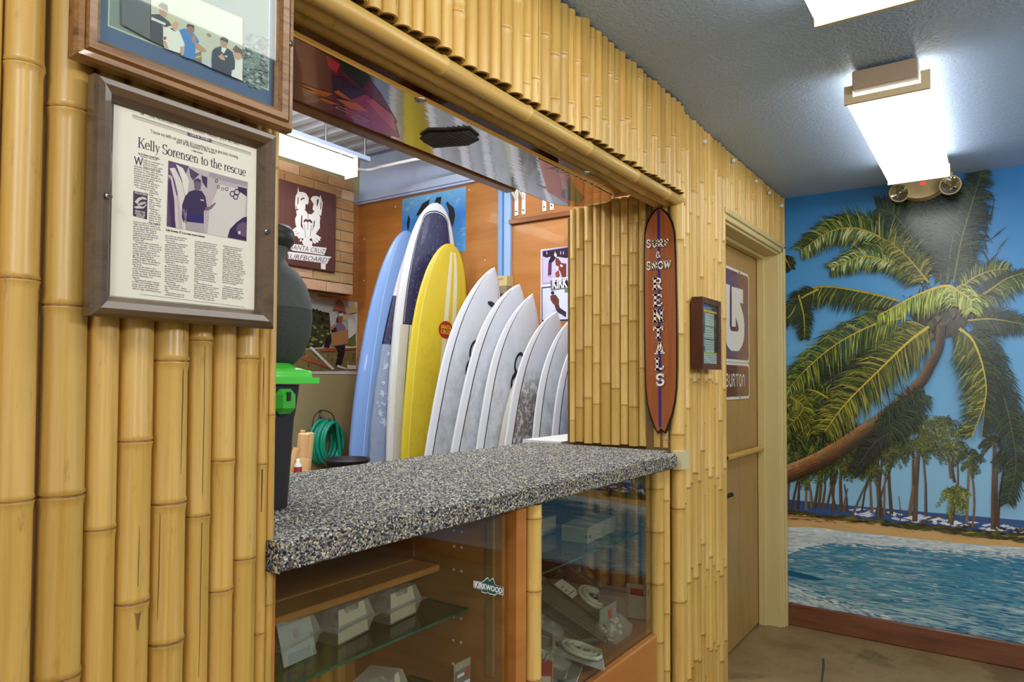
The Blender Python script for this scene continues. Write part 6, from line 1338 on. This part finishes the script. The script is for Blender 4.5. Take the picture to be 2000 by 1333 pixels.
for L_ in ([(130, 895), (340, 965), (500, 1010), (440, 1040), (300, 985)], [(510, 990), (560, 970), (715, 1090), (600, 1050)], [(340, 1065), (380, 1050), (580, 1130), (470, 1120)], [(530, 1060), (770, 1110), (890, 1205), (690, 1170), (620, 1120)], [(130, 930), (260, 990), (440, 1050), (400, 1020)]): sbp(G5(L_), (236, 92, 30))
lw = MB()
def outl_(pts, wd=.0022):
    P_ = [un(*p, 'z', SBZ) for p in G5(pts)]
    for a, b in zip(P_, P_[1:]+P_[:1]):
        d = (b-a).normalized(); n_ = V((-d.y, d.x, 0))*wd*.5; zz = V((0, 0, -.0035)); lw.poly([a-n_+zz, b-n_+zz, b+n_+zz, a+n_+zz])
outl_([(530, 1145), (575, 1140), (740, 1215), (790, 1240), (770, 1250), (690, 1220), (560, 1165)]); outl_([(700, 1250), (780, 1240), (890, 1290), (880, 1300), (760, 1285)])
lw.build('white_outline', mat('graphic_ivory', (222, 206, 176), .3), t)
# clear grey middle, orange and red tip, black panel with a bent arrow, and the maker's letters
sbp(G4([(1500, 700), (1700, 740), (1900, 800), (1960, 900), (1900, 1000), (1800, 1030), (1600, 1010), (1470, 900)]), (230, 80, 34))
sbp(G4([(1400, 860), (1560, 910), (1680, 950), (1640, 985), (1500, 900)]), (200, 70, 66)); sbp(G4([(1590, 800), (1640, 790), (1620, 870), (1700, 960), (1640, 985), (1600, 930), (1570, 860)]), (72, 56, 40)); sbp(G4([(1550, 885), (1600, 885), (1660, 935), (1600, 950), (1545, 930)]), (40, 42, 52)); sbp(G4([(1690, 905), (1760, 900), (1750, 985), (1660, 985)]), (214, 90, 50))
q = MB(); A = un(540+1470/2.778, 50+772/2.778, 'z', SBZ); B_ = un(540+1720/2.778, 50+862/2.778, 'z', SBZ); X = (B_-A); X.z = 0
text(q, 'BURTON', A-V((0, 0, .0038)), X.normalized(), V((0, 1, 0))*-1 if False else V((-.0, -1, 0)), width=X.length, height=.03, c=(210, 200, 170), bold=.01, shear=.3); o = q.build('base_lettering', printmat('base_ink', .3), t)
# ribbed black pad
pad = [un(*p, 'z', SBZ) for p in ((820, 266), (836, 255), (870, 255), (918, 252), (936, 268), (914, 279), (880, 281), (846, 284))]
q = MB(); q.prism([p-V((0, 0, .004)) for p in pad], (0, 0, -.004)); q.build('ribbed_pad', mat('pad_black', (52, 48, 44), .7), t)
q = MB(); ya_, yb_ = min(p.y for p in pad), max(p.y for p in pad); xa_, xb_ = min(p.x for p in pad), max(p.x for p in pad)
for k in range(1, 12):
    y = ya_+(yb_-ya_)*k/12; e = .35*abs(k-6)/6*(xb_-xa_)*.5; q.box((xa_+e+.02, y-.0016, SBZ-.0095), (xb_-e-.02, y+.0016, SBZ-.008))
q.build('rib', mat('pad_rib', (74, 68, 60), .6), t)
for px, py in ((821, 194), (1144, 337)):
    p = un(px, py, 'z', SBZ); q = MB(); q.lathe([(.013, 0), (.013, -.003), (.006, -.0045), (.006, -.006), (0, -.007)], 14, T=Matrix.Translation((p.x, p.y, SBZ-.001))); q.build('screw_washer', STEEL, t); q = MB(); q.tube([(p.x, symid, SBZ+.005), (p.x, symid, 2.016)], .006, 6); q.build('screw', STEEL, t)

# ================================================================== glass fronted display case under the counter
dc = empty('display_case', (1.5, .3, 0)); tag(dc, 'glass-fronted display case of orange plywood built in below the counter', 'display case')
GY0 = .022
CW = plywood('case_wood', (150, 102, 46), (168, 118, 58), (182, 132, 72))
PGL = glass('case_glass', (247, 248, 243), 2.5)
def part(n, a, b, m, bev=0): return boxobj(n, a, b, m, dc, bev)
part('side_panel', (1.425, GY0+.012, .02), (1.440, .56, 1.016), CW); part('back_panel', (.74, .545, .02), (1.425, .56, 1.016), CW); part('back_panel', (1.44, .545, .02), (2.49, .56, 1.016), mat('case_back', (112, 96, 70), .6))
part('front_post', (1.438, -.002, .0), (1.482, .036, 1.016), PLY, .003); part('kick_panel', (1.482, .004, .0), (2.322, .03, .452), PLY, .004); part('case_floor', (1.44, .03, .455), (2.48, .545, .47), PLYD); part('case_floor', (.74, .03, .20), (1.425, .545, .215), PLYD); part('side_panel', (.728, .012, .02), (.74, .56, 1.016), PLY); part('side_panel', (2.468, .03, .02), (2.482, .56, 1.016), PLYD)
part('kick_panel', (.74, .004, .0), (1.438, .03, .2), PLY, .004)
part('glass_pane', (.735, GY0, .20), (1.436, GY0+.005, 1.016), glass('case_glass_left', (247, 248, 243), 1.5)); part('glass_pane', (1.484, GY0, .455), (2.322, GY0+.005, 1.016), PGL)
me = pole_mesh(1.015, .0215, [.12, .33, .58, .80, .98], BM, n=14, seed=201); o = bpy.data.objects.new('bamboo_post', me); link(o, dc); o.location = (1.507, -.004, .002)
SGL = glass('shelf_glass', (206, 228, 214), 1.2); EDG = mat('glass_edge_green', (30, 92, 66), .15, coat=.5)
def gshelf(x0, x1, y0, y1, z):
    s = part('glass_shelf', (x0, y0, z), (x1, y1, z+.006), SGL); boxobj('polished_edge', (x0, y0-.0012, z), (x1, y0, z+.006), EDG, s); boxobj('polished_edge', (x1, y0, z), (x1+.001, y1, z+.006), EDG, s)
    for xx in (x0+.02, x1-.02):
        boxobj('shelf_clip', (xx-.008, y1-.02, z-.012), (xx+.008, y1-.002, z-.001), STEEL, s)
gshelf(.75, 1.412, .128, .30, .75); gshelf(1.50, 2.46, .12, .50, .765)
part('wood_shelf', (.745, .215, .835), (1.406, .50, .852), CW, .003); part('shelf_lipping', (.745, .3, .8525), (1.40, .312, .854), mat('pale_stripe', (190, 140, 80), .4))
# pale door slides and adjusting holes on the partition
part('slide_strip', (1.415, .055, .6), (1.424, .075, 1.016), mat('slide_oak', (146, 116, 70), .5)); part('slide_strip', (1.415, .32, .855), (1.424, .345, 1.016), mat('slide_oak', (146, 116, 70), .5))
for zz in (.60, .66, .72, .84, .90, .94): 
    for yy in (.16, .185): part('pin_hole', (1.4225, yy-.0028, zz-.0028), (1.4248, yy+.0028, zz+.0028), WHITE)
# canes behind the left bay; right bay canes stand in for a glass reflection
bpool = [pole_mesh(.62, .024, [.1+.05*k, .36+.04*k], BMD, n=10, arc0=FRONT, seed=210+k) for k in range(4)]
xx = .80; k = 0
while xx < 1.40: o = bpy.data.objects.new('added_bamboo', bpool[k % 4]); link(o, dc); o.location = (xx, .535, .216); xx += .05; k += 1
jpool = [pole_mesh(.54, .026, [.12+.1*k, .36+.05*k], BMD, n=12, seed=220+k) for k in range(3)]
for yy, r_ in ((.085, 1.0), (.145, 1), (.205, 1.1), (.27, 1), (.33, 1)): o = bpy.data.objects.new('added_bamboo', jpool[int(yy*100) % 3]); link(o, dc); o.location = (2.438, yy, .472); o.scale = (r_, r_, 1)

# sticker on the outside of the glass
t = empty('glass_sticker', (1.35, GY0, .8)); tag(t, 'small green mountain-shaped sticker with white lettering on the case glass', 'sticker')
fS = crop(540, 1000, 4.0, 'y', GY0-.0006); _t = [0]
q = MB()
def sk(pts, c): _t[0] += .0001; q.poly([fS(a, b)-V((0, _t[0], 0)) for a, b in pts], 0, c)
SHP = [(1540, 540), (1604, 552), (1650, 512), (1665, 540), (1692, 516), (1708, 572), (1772, 590), (1772, 655), (1718, 640), (1714, 656), (1660, 644), (1650, 630), (1640, 640), (1602, 630), (1602, 608), (1540, 594)]
sk(SHP, (222, 226, 222)); cxs, cys = 1656, 585
sk([(cxs+(a-cxs)*.95, cys+(b-cys)*.90) for a, b in SHP], (34, 74, 62)); sk([(1550, 548), (1766, 598), (1764, 645), (1546, 590)], (70, 84, 84))
A, B_ = fS(1550, 588), fS(1762, 640); X = B_-A; text(q, 'KIRKWOOD', A-V((0, .0006, 0)), X.normalized(), Z_, width=X.length, height=.0125, c=(228, 230, 228), bold=.03)
q.build('sticker_print', PIC, t)

# ------------------------------------------------------------------ goods in the case
CLR = mat('clear_plastic', (206, 210, 198), .12, spec=1.0, alpha=.30); CARDB = mat('card_beige', (206, 198, 170), .6); FOILM = mat('crumpled_grey', (176, 168, 152), .5, var=[(120, 112, 98)], vscale=(60, 60, 60)); CARDK = printmat('card_print', .4)
def clamshell(label, loc, rz, s=1.0):
    """hinged clear box with a beige card sleeve and a crumpled pale block inside"""
    t = empty('clamshell_pack', loc, rz); tag(t, label, 'package', 'clamshell packs on the glass shelf')
    w_, d_, h_ = .062*s, .042*s, .034*s
    def lo(mb, name, m): o = mb.build(name, m, t, local=True); return o
    def fr(z, a, b): return [V((-a, -b, z)), V((a, -b, z)), V((a, b, z)), V((-a, b, z))]
    q = MB(); loft([fr(.001, w_*.82, d_*.82), fr(h_, w_, d_)], True, False, q); loft([fr(h_, w_*1.16, d_*1.2), fr(h_+.002, w_*1.16, d_*1.2)], mb=q); loft([fr(h_+.002, w_, d_), fr(h_*2.1, w_*.78, d_*.78)], False, True, q)
    for i in range(len(q.s)): q.s[i] = False
    lo(q, 'clear_shell', CLR)
    q = MB(); a, b = w_*.8, d_*.80
    q.poly([(-a, -b, .004), (a, -b, .004), (a*.97, -b*.97, h_*.86), (-a*.97, -b*.97, h_*.86)]); q.poly([(-a*.94, -b*.97, h_*1.08), (a*.94, -b*.97, h_*1.08), (a*.86, -b*.8, h_*2.0), (a*.52, -b*.8, h_*2.0), (a*.4, -b*.86, h_*1.65), (-a*.4, -b*.86, h_*1.65), (-a*.52, -b*.8, h_*2.0), (-a*.86, -b*.8, h_*2.0)])
    lo(q, 'card_sleeve', CARDB)
    bm = bmesh.new(); bmesh.ops.create_icosphere(bm, subdivisions=3, radius=1)
    rn = random.Random(hash(label) % 999)
    for vtx in bm.verts: k = 1+.12*mn.noise(vtx.co*2.2+V((rn.random()*9, 0, 0))); c_ = vtx.co; c_ = V((max(-.8, min(.8, c_.x)), max(-.8, min(.8, c_.y)), max(-.85, min(.85, c_.z))))*k; vtx.co = V((c_.x*w_*.82, c_.y*d_*.80, h_+c_.z*h_*.95))
    q = MB(); q.addbm(bm); lo(q, 'pale_block', FOILM); return t
def onz(px, py, z): p = un(px, py, 'z', z); return p
z0 = .7575
p = onz(690, 1250, z0); clamshell('clamshell pack left of the front one on the case shelf, card sleeve facing out', (p.x, p.y+.04, z0), .15, 1.05)
p = onz(790, 1212, z0); clamshell('clamshell pack farthest right on the upper glass shelf', (p.x, p.y+.04, z0), .1, 1.0)
p = onz(590, 1283, z0); clamshell('clamshell pack at the left end of the upper glass shelf, cut by the bamboo', (p.x-.01, p.y+.04, z0), .2, 1.0)
gshelf(.75, 1.30, .05, .22, .60)
p = onz(640, 1345, .6075); clamshell('clamshell pack low in the case near the bottom left of the glass', (p.x-.03, .135, .6075), .35, 1.15)
def flatpack(label, px, py, z, w_, h_, rz, col, blob=None, tilt=0, lab=None, group='packages in the glass case', n=1):
    """carded blister pack: printed card, clear bubble and, where seen, a white label"""
    c = onz(px, py, z); t = empty('blister_pack', tuple(c), rz); tag(t, label, 'package', group); t.rotation_euler = (RAD(tilt), 0, rz)
    q = MB(); q.box((-w_/2, -h_/2, 0), (w_/2, h_/2, .002), 0, col); e = .0022
    q.box((-w_/2, -h_/2, .0018), (w_/2, -h_/2+.002, .0026), 0, (190, 186, 176)); q.box((w_/2-.002, -h_/2, .0018), (w_/2, h_/2, .0026), 0, (190, 186, 176))
    q.box((-w_*.12, h_*.38, .0019), (w_*.12, h_*.44, .0026), 0, (20, 20, 20))
    if lab:
        x0_, y0_, x1_, y1_, cl_ = lab; q.box((x0_*w_, y0_*h_, .002), (x1_*w_, y1_*h_, .0028), 0, cl_)
        for k in range(3): yy = (y0_+(y1_-y0_)*(.2+.22*k))*h_; q.box((x0_*w_+.006, yy, .0028), (x0_*w_+(x1_-x0_)*w_*(.5 if k else .8), yy+.004, .003), 0, (80, 78, 74))
    q.build('card', CARDK, t, local=True)
    if blob:
        kind, bw, bh = blob; q = MB()
        if kind == 'coil':
            for r_, zz in ((1, .010), (.74, .014), (.5, .012)): q.tube([(bw*r_*cos(a), bh*r_*sin(a)-h_*.06, zz) for a in [2*pi*k/24 for k in range(24)]], .007, 8, closed=True)
            q.tube([(0, -h_*.06, .014), (bw*.6, -h_*.1, .012), (bw*.98, -h_*.06, .01)], .006, 6)
            q.build('coiled_cord', mat('coil_plastic', (196, 200, 176), .12, spec=1.0, alpha=.7), t, local=True)
        else:
            q = MB(); bm = bmesh.new(); bmesh.ops.create_uvsphere(bm, u_segments=18, v_segments=8, radius=1)
            for vtx in bm.verts: vtx.co = V((vtx.co.x*bw*(1+.18*sin(vtx.co.y*7)), vtx.co.y*bh, .002+max(0, vtx.co.z)*.016*(1+.5*sin(vtx.co.x*9)*cos(vtx.co.y*8))))
            q.addbm(bm, smooth=True)
            for dx, dy in ((-.5, .2), (.1, -.3), (.4, .3), (-.1, .35)): q.lathe([(.009, .008), (.007, .020), (0, .023)], 8, T=Matrix.Translation((dx*bw, dy*bh, 0)))
            q.build('clear_bubble', CLR, t, local=True)
    return t
Zf = .472
K1, K2, K3 = (74, 64, 50), (88, 78, 62), (108, 98, 80)
ZT1 = Zf+.075; TI = 30
for i, (px, py, lb_) in enumerate(((1124, 1192, 'dark carded pack at the bottom of the fanned stack'), (1129, 1186, 'dark carded pack second from the bottom of the fanned stack'), (1134, 1180, 'dark carded pack just under the coiled cord pack'))):
    flatpack(lb_, px, py, ZT1+.004*i, .20, .26, RAD(20-3*i), K2, tilt=TI)
flatpack('dark carded pack with a clear coiled cord, top of the fanned stack', 1150, 1166, ZT1+.018, .21, .26, RAD(10), K1, ('coil', .066, .056), lab=(-.48, .12, -.1, .42, (206, 200, 182)), tilt=TI)
flatpack('dark carded pack with a pale label, left of the coiled cord', 1084, 1158, ZT1-.01, .17, .22, RAD(24), K3, None, lab=(-.2, .1, .44, .34, (190, 186, 166)), tilt=TI)
flatpack('clear bubble pack behind the pile, with small round studs', 1086, 1202, Zf+.050, .16, .18, RAD(30), K3, ('bub', .06, .05), tilt=24)
flatpack('clear bubble pack peeking out under its pile', 1076, 1238, Zf+.040, .16, .20, RAD(14), K1, tilt=24)
flatpack('clear bubble pack on top of its pile, left side of the right pane', 1064, 1222, Zf+.052, .16, .20, RAD(22), K2, ('bub', .055, .07), tilt=24)
flatpack('wide grey pack with a pale label near the case front', 1086, 1288, Zf+.03, .24, .16, RAD(20), (104, 104, 86), ('bub', .08, .05), lab=(-.18, .12, .10, .40, (214, 212, 202)), tilt=16)
flatpack('grey pack with a clear curved cord near the case front', 1128, 1274, Zf+.03, .16, .16, RAD(30), (132, 130, 118), ('coil', .05, .06), tilt=16)
flatpack('pack with white and black strips, behind the fanned stack', 1178, 1142, ZT1, .18, .18, RAD(14), (104, 90, 76), ('bub', .06, .04), lab=(-.4, -.4, .4, -.05, (216, 212, 206)), tilt=TI)
for i, px in enumerate((1100, 1134, 1178, 1212)):
    flatpack('dark pack with a round clear dome, %s in the back row under the glass shelf' % ('leftmost', 'second', 'third', 'rightmost')[i], px, 1116+i*2, Zf+.11, .13, .16, RAD(6+3*i), (96, 62, 54), ('bub', .045, .03), tilt=36)
def carton(label, px, py, z, sx, sy, sz, rz, col, marks=(), cat='box', at=None):
    c = V(at) if at else onz(px, py, z); t = empty('retail_box', tuple(c), rz); tag(t, label, cat)
    q = MB(); q.bbox((-sx/2, -sy/2, 0), (sx/2, sy/2, sz), .0015, 0, col)
    for x0_, z0_, x1_, z1_, cl_ in marks: q.box((x0_*sx, -sy/2-.0008, z0_*sz), (x1_*sx, -sy/2, z1_*sz), 0, cl_)
    for x0_, z0_, x1_, z1_, cl_ in marks: q.box((-sx/2-.0008, x0_*sy, z0_*sz), (-sx/2, x1_*sy, z1_*sz), 0, cl_)
    q.build('carton', CARDK, t, local=True); return t
carton('tall grey carton with a small red square, near the bamboo end of the case', 1222, 1236, Zf, .13, .09, .11, RAD(18), (128, 116, 104), ((.12, .2, .4, .55, (170, 60, 50)), (.16, .28, .36, .47, (214, 200, 190))), at=(2.29, .155, Zf))
carton('red and white carton at the bottom of the right pane', 1062, 1332, Zf, .10, .05, .045, RAD(30), (178, 52, 40), ((-.42, .2, .42, .8, (226, 222, 214)),))
carton('thin pale upright carton standing against the right end of the case', 1256, 1236, Zf, .02, .08, .12, RAD(10), (176, 172, 152), ((-.3, .7, .3, .9, (150, 40, 36)),), at=(2.385, .105, Zf))
carton('flat blue and white carton at the bottom of the right pane', 1092, 1326, Zf, .09, .05, .02, RAD(24), (150, 176, 206), ((-.4, .2, .0, .8, (40, 70, 130)),))
carton('long pale box on the upper glass shelf of the right bay', 1152, 1046, .7715, .26, .10, .055, RAD(4), (170, 162, 128), ((-.46, .3, -.4, .5, (90, 84, 66)),))
carton('short pale box at the left of the upper glass shelf', 1052, 1040, .7715, .10, .09, .06, RAD(0), (168, 164, 132))
# clear bag with white lumps
c = V((2.16, .10, Zf)); t = empty('clear_bag', tuple(c)); tag(t, 'clear bag of white foam bits with a grey header card, beside the tall carton', 'package')
q = MB(); random.seed(3)
for k in range(34):
    bm = bmesh.new(); bmesh.ops.create_icosphere(bm, subdivisions=1, radius=random.uniform(.006, .010)); q.addbm(bm, T=Matrix.Translation((c.x+random.uniform(-.04, .05), c.y+random.uniform(-.02, .03), c.z+.008+random.uniform(0, .035))), smooth=True)
q.build('foam_bits', mat('foam_bits', (214, 210, 196), .7), t)['kind'] = 'stuff'
q = MB(); loft([rring(c.x+.005, c.y, c.z+.001, .065, .045, .012), rring(c.x+.005, c.y, c.z+.03, .07, .05, .015), rring(c.x+.005, c.y+.01, c.z+.062, .06, .012, .005)], mb=q); q.build('bag_film', CLR, t)
q = MB(); q.box((c.x-.055, c.y+.012, c.z+.05), (c.x+.065, c.y+.016, c.z+.10), 0, (150, 152, 148)); q.box((c.x-.0, c.y+.011, c.z+.055), (c.x+.028, c.y+.012, c.z+.085), 0, (190, 70, 58)); q.build('header_card', CARDK, t)
# tool pouch handle shape
c = V((2.05, .12, Zf)); t = empty('pocket_tool', tuple(c)); tag(t, 'curved black tool handle lying beside the clear bag', 'tool')
q = MB(); q.tube([(c.x-.05, c.y+.03, c.z+.012), (c.x-.02, c.y+.02, c.z+.014), (c.x+.02, c.y-.01, c.z+.014), (c.x+.05, c.y-.035, c.z+.012)], [.006, .012, .012, .008], 8); q.build('handle_grip', BLACK, t); q = MB(); q.tube([(c.x+.05, c.y-.035, c.z+.012), (c.x+.06, c.y-.055, c.z+.01)], .006, 6); q.build('metal_bit', STEEL, t)
# hanging pack in the left bay: grey card with red corner mark, leaning near the glass
p = un(902, 1312, 'y', .10); t = empty('hanging_pack', (p.x, .10, p.z-.06)); tag(t, 'clear hang pack with a grey card at the bottom of the left pane', 'package')
q = MB(); zt_ = un(905, 1290, 'y', .10).z; hw_ = .032
q.box((p.x-hw_, .098, zt_-.16), (p.x+hw_, .0995, zt_), 0, None); q.build('film', CLR, t)
q = MB(); q.box((p.x-hw_+.004, .0962, zt_-.15), (p.x+hw_-.004, .0976, zt_-.018), 0, (112, 112, 116)); q.box((p.x+.012, .0955, zt_-.04), (p.x+.022, .0962, zt_-.022), 0, (196, 60, 50)); q.box((p.x-.022, .0955, zt_-.034), (p.x+.004, .0962, zt_-.027), 0, (220, 220, 220)); q.box((p.x-hw_+.006, .0955, zt_-.06), (p.x+hw_-.006, .0962, zt_-.05), 0, (222, 222, 220)); q.build('card', CARDK, t)
p = un(585, 1212, 'y', .2); t = empty('hanging_pack', (p.x, .2, .756)); tag(t, 'white carded pack with a red mark standing at the left end of the glass shelf', 'package')
q = MB(); T = Matrix.Translation((p.x, .2, .757)) @ Matrix.Rotation(RAD(-18), 4, 'X') @ Matrix.Rotation(RAD(12), 4, 'Z')
q.box((-.045, -.001, 0), (.045, .001, .075), 0, (200, 206, 214), T); q.box((-.004, -.002, .045), (.014, -.001, .063), 0, (190, 70, 56), T); q.box((-.03, -.002, .0), (.04, -.001, .02), 0, (150, 160, 176), T); q.build('card', CARDK, t); q = MB(); q.box((-.05, -.006, 0), (.05, -.004, .085), 0, None, T); q.build('film', CLR, t)

# ================================================================== ceiling lights
LENS = bpy.data.materials.new('lens_glow'); LENS.use_nodes = True
b_ = LENS.node_tree.nodes['Principled BSDF']; b_.inputs['Base Color'].default_value = lin((236, 238, 230)); b_.inputs['Roughness'].default_value = .3; b_.inputs['Emission Color'].default_value = lin((252, 253, 250)); b_.inputs['Emission Strength'].default_value = LENS_STRENGTH
TRM = mat('fixture_ivory', (214, 198, 160), .4); HOU = mat('fixture_grey', (176, 158, 138), .4)
def wrap_light(label, xa, xb, y0, y1, z):
    t = empty('ceiling_light', ((xa+xb)/2, (y0+y1)/2, HC)); tag(t, label, 'light')
    ym = (y0+y1)/2; w2 = (y1-y0)/2
    boxobj('housing', (xa-.05, ym-w2*.78, z+.028), (xb+.02, ym+w2*.78, HC-.012), HOU, t, bev=.003)
    for xx in (xa+.1, xb-.1): boxobj('mount', (xx-.02, ym-.03, HC-.013), (xx+.02, ym+.03, HC-.0005), STEEL, t)
    prof = [(-w2, z+.052), (-w2, z+.030), (-w2*.99, z+.006), (-w2*.93, z), (w2*.93, z), (w2*.99, z+.006), (w2, z+.030), (w2, z+.052)]
    q = MB(); vs = []
    for x in (xa, xb): vs += [(x, ym+a, b) for a, b in prof]
    n = len(prof); q.mesh(vs, [(i, i+1, n+i+1, n+i) for i in range(n-1)]); q.poly([(xa, ym+a, b) for a, b in prof][::-1]); q.poly([(xb, ym+a, b) for a, b in prof]); q.build('lens', LENS, t)
    for x, s in ((xa, -1), (xb, 1)):
        q = MB(); U = [(-w2-.004, z-.002), (w2+.004, z-.002), (w2+.004, z+.058), (w2-.022, z+.058), (w2-.022, z+.020), (-w2+.022, z+.020), (-w2+.022, z+.058), (-w2-.004, z+.058)]
        q.prism([V((x+s*.001, ym+a, b)) for a, b in U], (s*.012, 0, 0)); q.build('end_bracket', TRM, t)
    return t
wrap_light('white wrap-around ceiling light cut by the top of the picture, over the serving window', .72, 1.932, -.826, -.594, 2.25)
wrap_light('white ceiling light with ivory ends, hanging in front of the palm mural', 2.555, 3.70, -.803, -.567, 2.25)
# emergency light unit on the mural wall
t = empty('emergency_light', (XM, -.70, 2.25)); tag(t, 'ivory twin-lamp emergency light with a small red indicator, above the palm mural', 'light')
e0, e1 = un(1750, 372, 'x', XM-.05), un(1850, 362, 'x', XM-.05); ym = (e0.y+e1.y)/2; hw2 = abs(e0.y-e1.y)/2; zt = un(1800, 345, 'x', XM-.06).z+.03; zb_ = un(1802, 389, 'x', XM-.06).z
IV = mat('unit_ivory', (206, 188, 140), .4)
q = MB(); pts = [(-hw2*1.12, zt), (-hw2*1.12, zt-.035)]+[(-hw2*1.1*cos(pi*k/14), zb_+(zt-.035-zb_)*(1-sin(pi*k/14))) for k in range(1, 14)]+[(hw2*1.12, zt-.035), (hw2*1.12, zt)]
q.prism([V((XM-.001, ym+a, b)) for a, b in pts], (-.085, 0, 0)); q.build('unit_body', IV, t)
q = MB(); ind = un(1803, 358, 'x', XM-.0875); q.box((XM-.0885, ind.y-.012, ind.z-.005), (XM-.086, ind.y+.012, ind.z+.005)); q.build('indicator', mat('indicator_red', (220, 40, 60), .4, emit=((255, 50, 70), 1.5)), t)
for (px, py, dy) in ((1757, 376, .25), (1855, 361, -.12)):
    c = un(px, py, 'x', XM-.12); d = (CAM-c).normalized()*.8+V((0, dy, -.15)); d.normalize(); T = Matrix.Translation(c) @ d.to_track_quat('Z', 'Y').to_matrix().to_4x4()
    r_ = .046; q = MB(); q.lathe([(0, -.045), (r_*.5, -.042), (r_*.85, -.02), (r_, 0), (r_*1.02, .012), (r_*.9, .014), (r_*.88, .008)], 20, T=T); hd = q.build('lamp_head', IV, t)
    q = MB(); q.lathe([(r_*.88, .008), (r_*.55, -.004), (0, -.014)], 20, T=T); q.lathe([(.012, -.006), (.010, .008), (0, .012)], 10, T=T); q.build('reflector', mat('reflector_chrome', (200, 196, 180), .12, metal=1), hd)
    q = MB(); q.lathe([(r_*.88, .009), (r_*.5, .014), (0, .016)], 20, T=T); q.build('lamp_lens', glass('lamp_glass', (236, 238, 236), 1.4), hd)
    q = MB(); q.tube([c-d*.03, V((XM-.05, c.y, zt-.02))], .012, 8); q.build('swivel', IV, hd)
# torn hole in the ceiling plaster beside the fixture
hp = [un(a, b, 'z', HC-.001) for a, b in ((1683, 146), (1690, 139), (1700, 141), (1706, 138), (1716, 131), (1730, 130), (1741, 134), (1736, 142), (1722, 147), (1708, 150), (1698, 158), (1688, 154))]
q = MB(); q.poly([p-V((0, 0, .0006)) for p in hp][::-1]); q.build('ceiling_hole', mat('hole_dark', (30, 22, 16), .95), cl)
random.seed(13); q = MB()
for k in range(16):
    a = un(random.uniform(1682, 1708), random.uniform(138, 158), 'z', HC-.004); bm = bmesh.new(); bmesh.ops.create_icosphere(bm, subdivisions=1, radius=random.uniform(.004, .010))
    for vtx in bm.verts: vtx.co *= random.uniform(.7, 1.3)
    q.addbm(bm, T=Matrix.Translation(a))
q.build('torn_plaster', mat('plaster_torn', (150, 126, 92), .95), cl)
# scuff on the concrete
q = MB(); P_ = [un(a, b, 'z', .0006) for a, b in ((1605, 1288), (1610, 1286), (1611, 1302), (1607, 1333), (1603, 1333), (1606, 1304))]; q.poly(P_); q.build('floor_scuff', mat('scuff', (78, 64, 48), .6), bpy.data.objects['floor'])
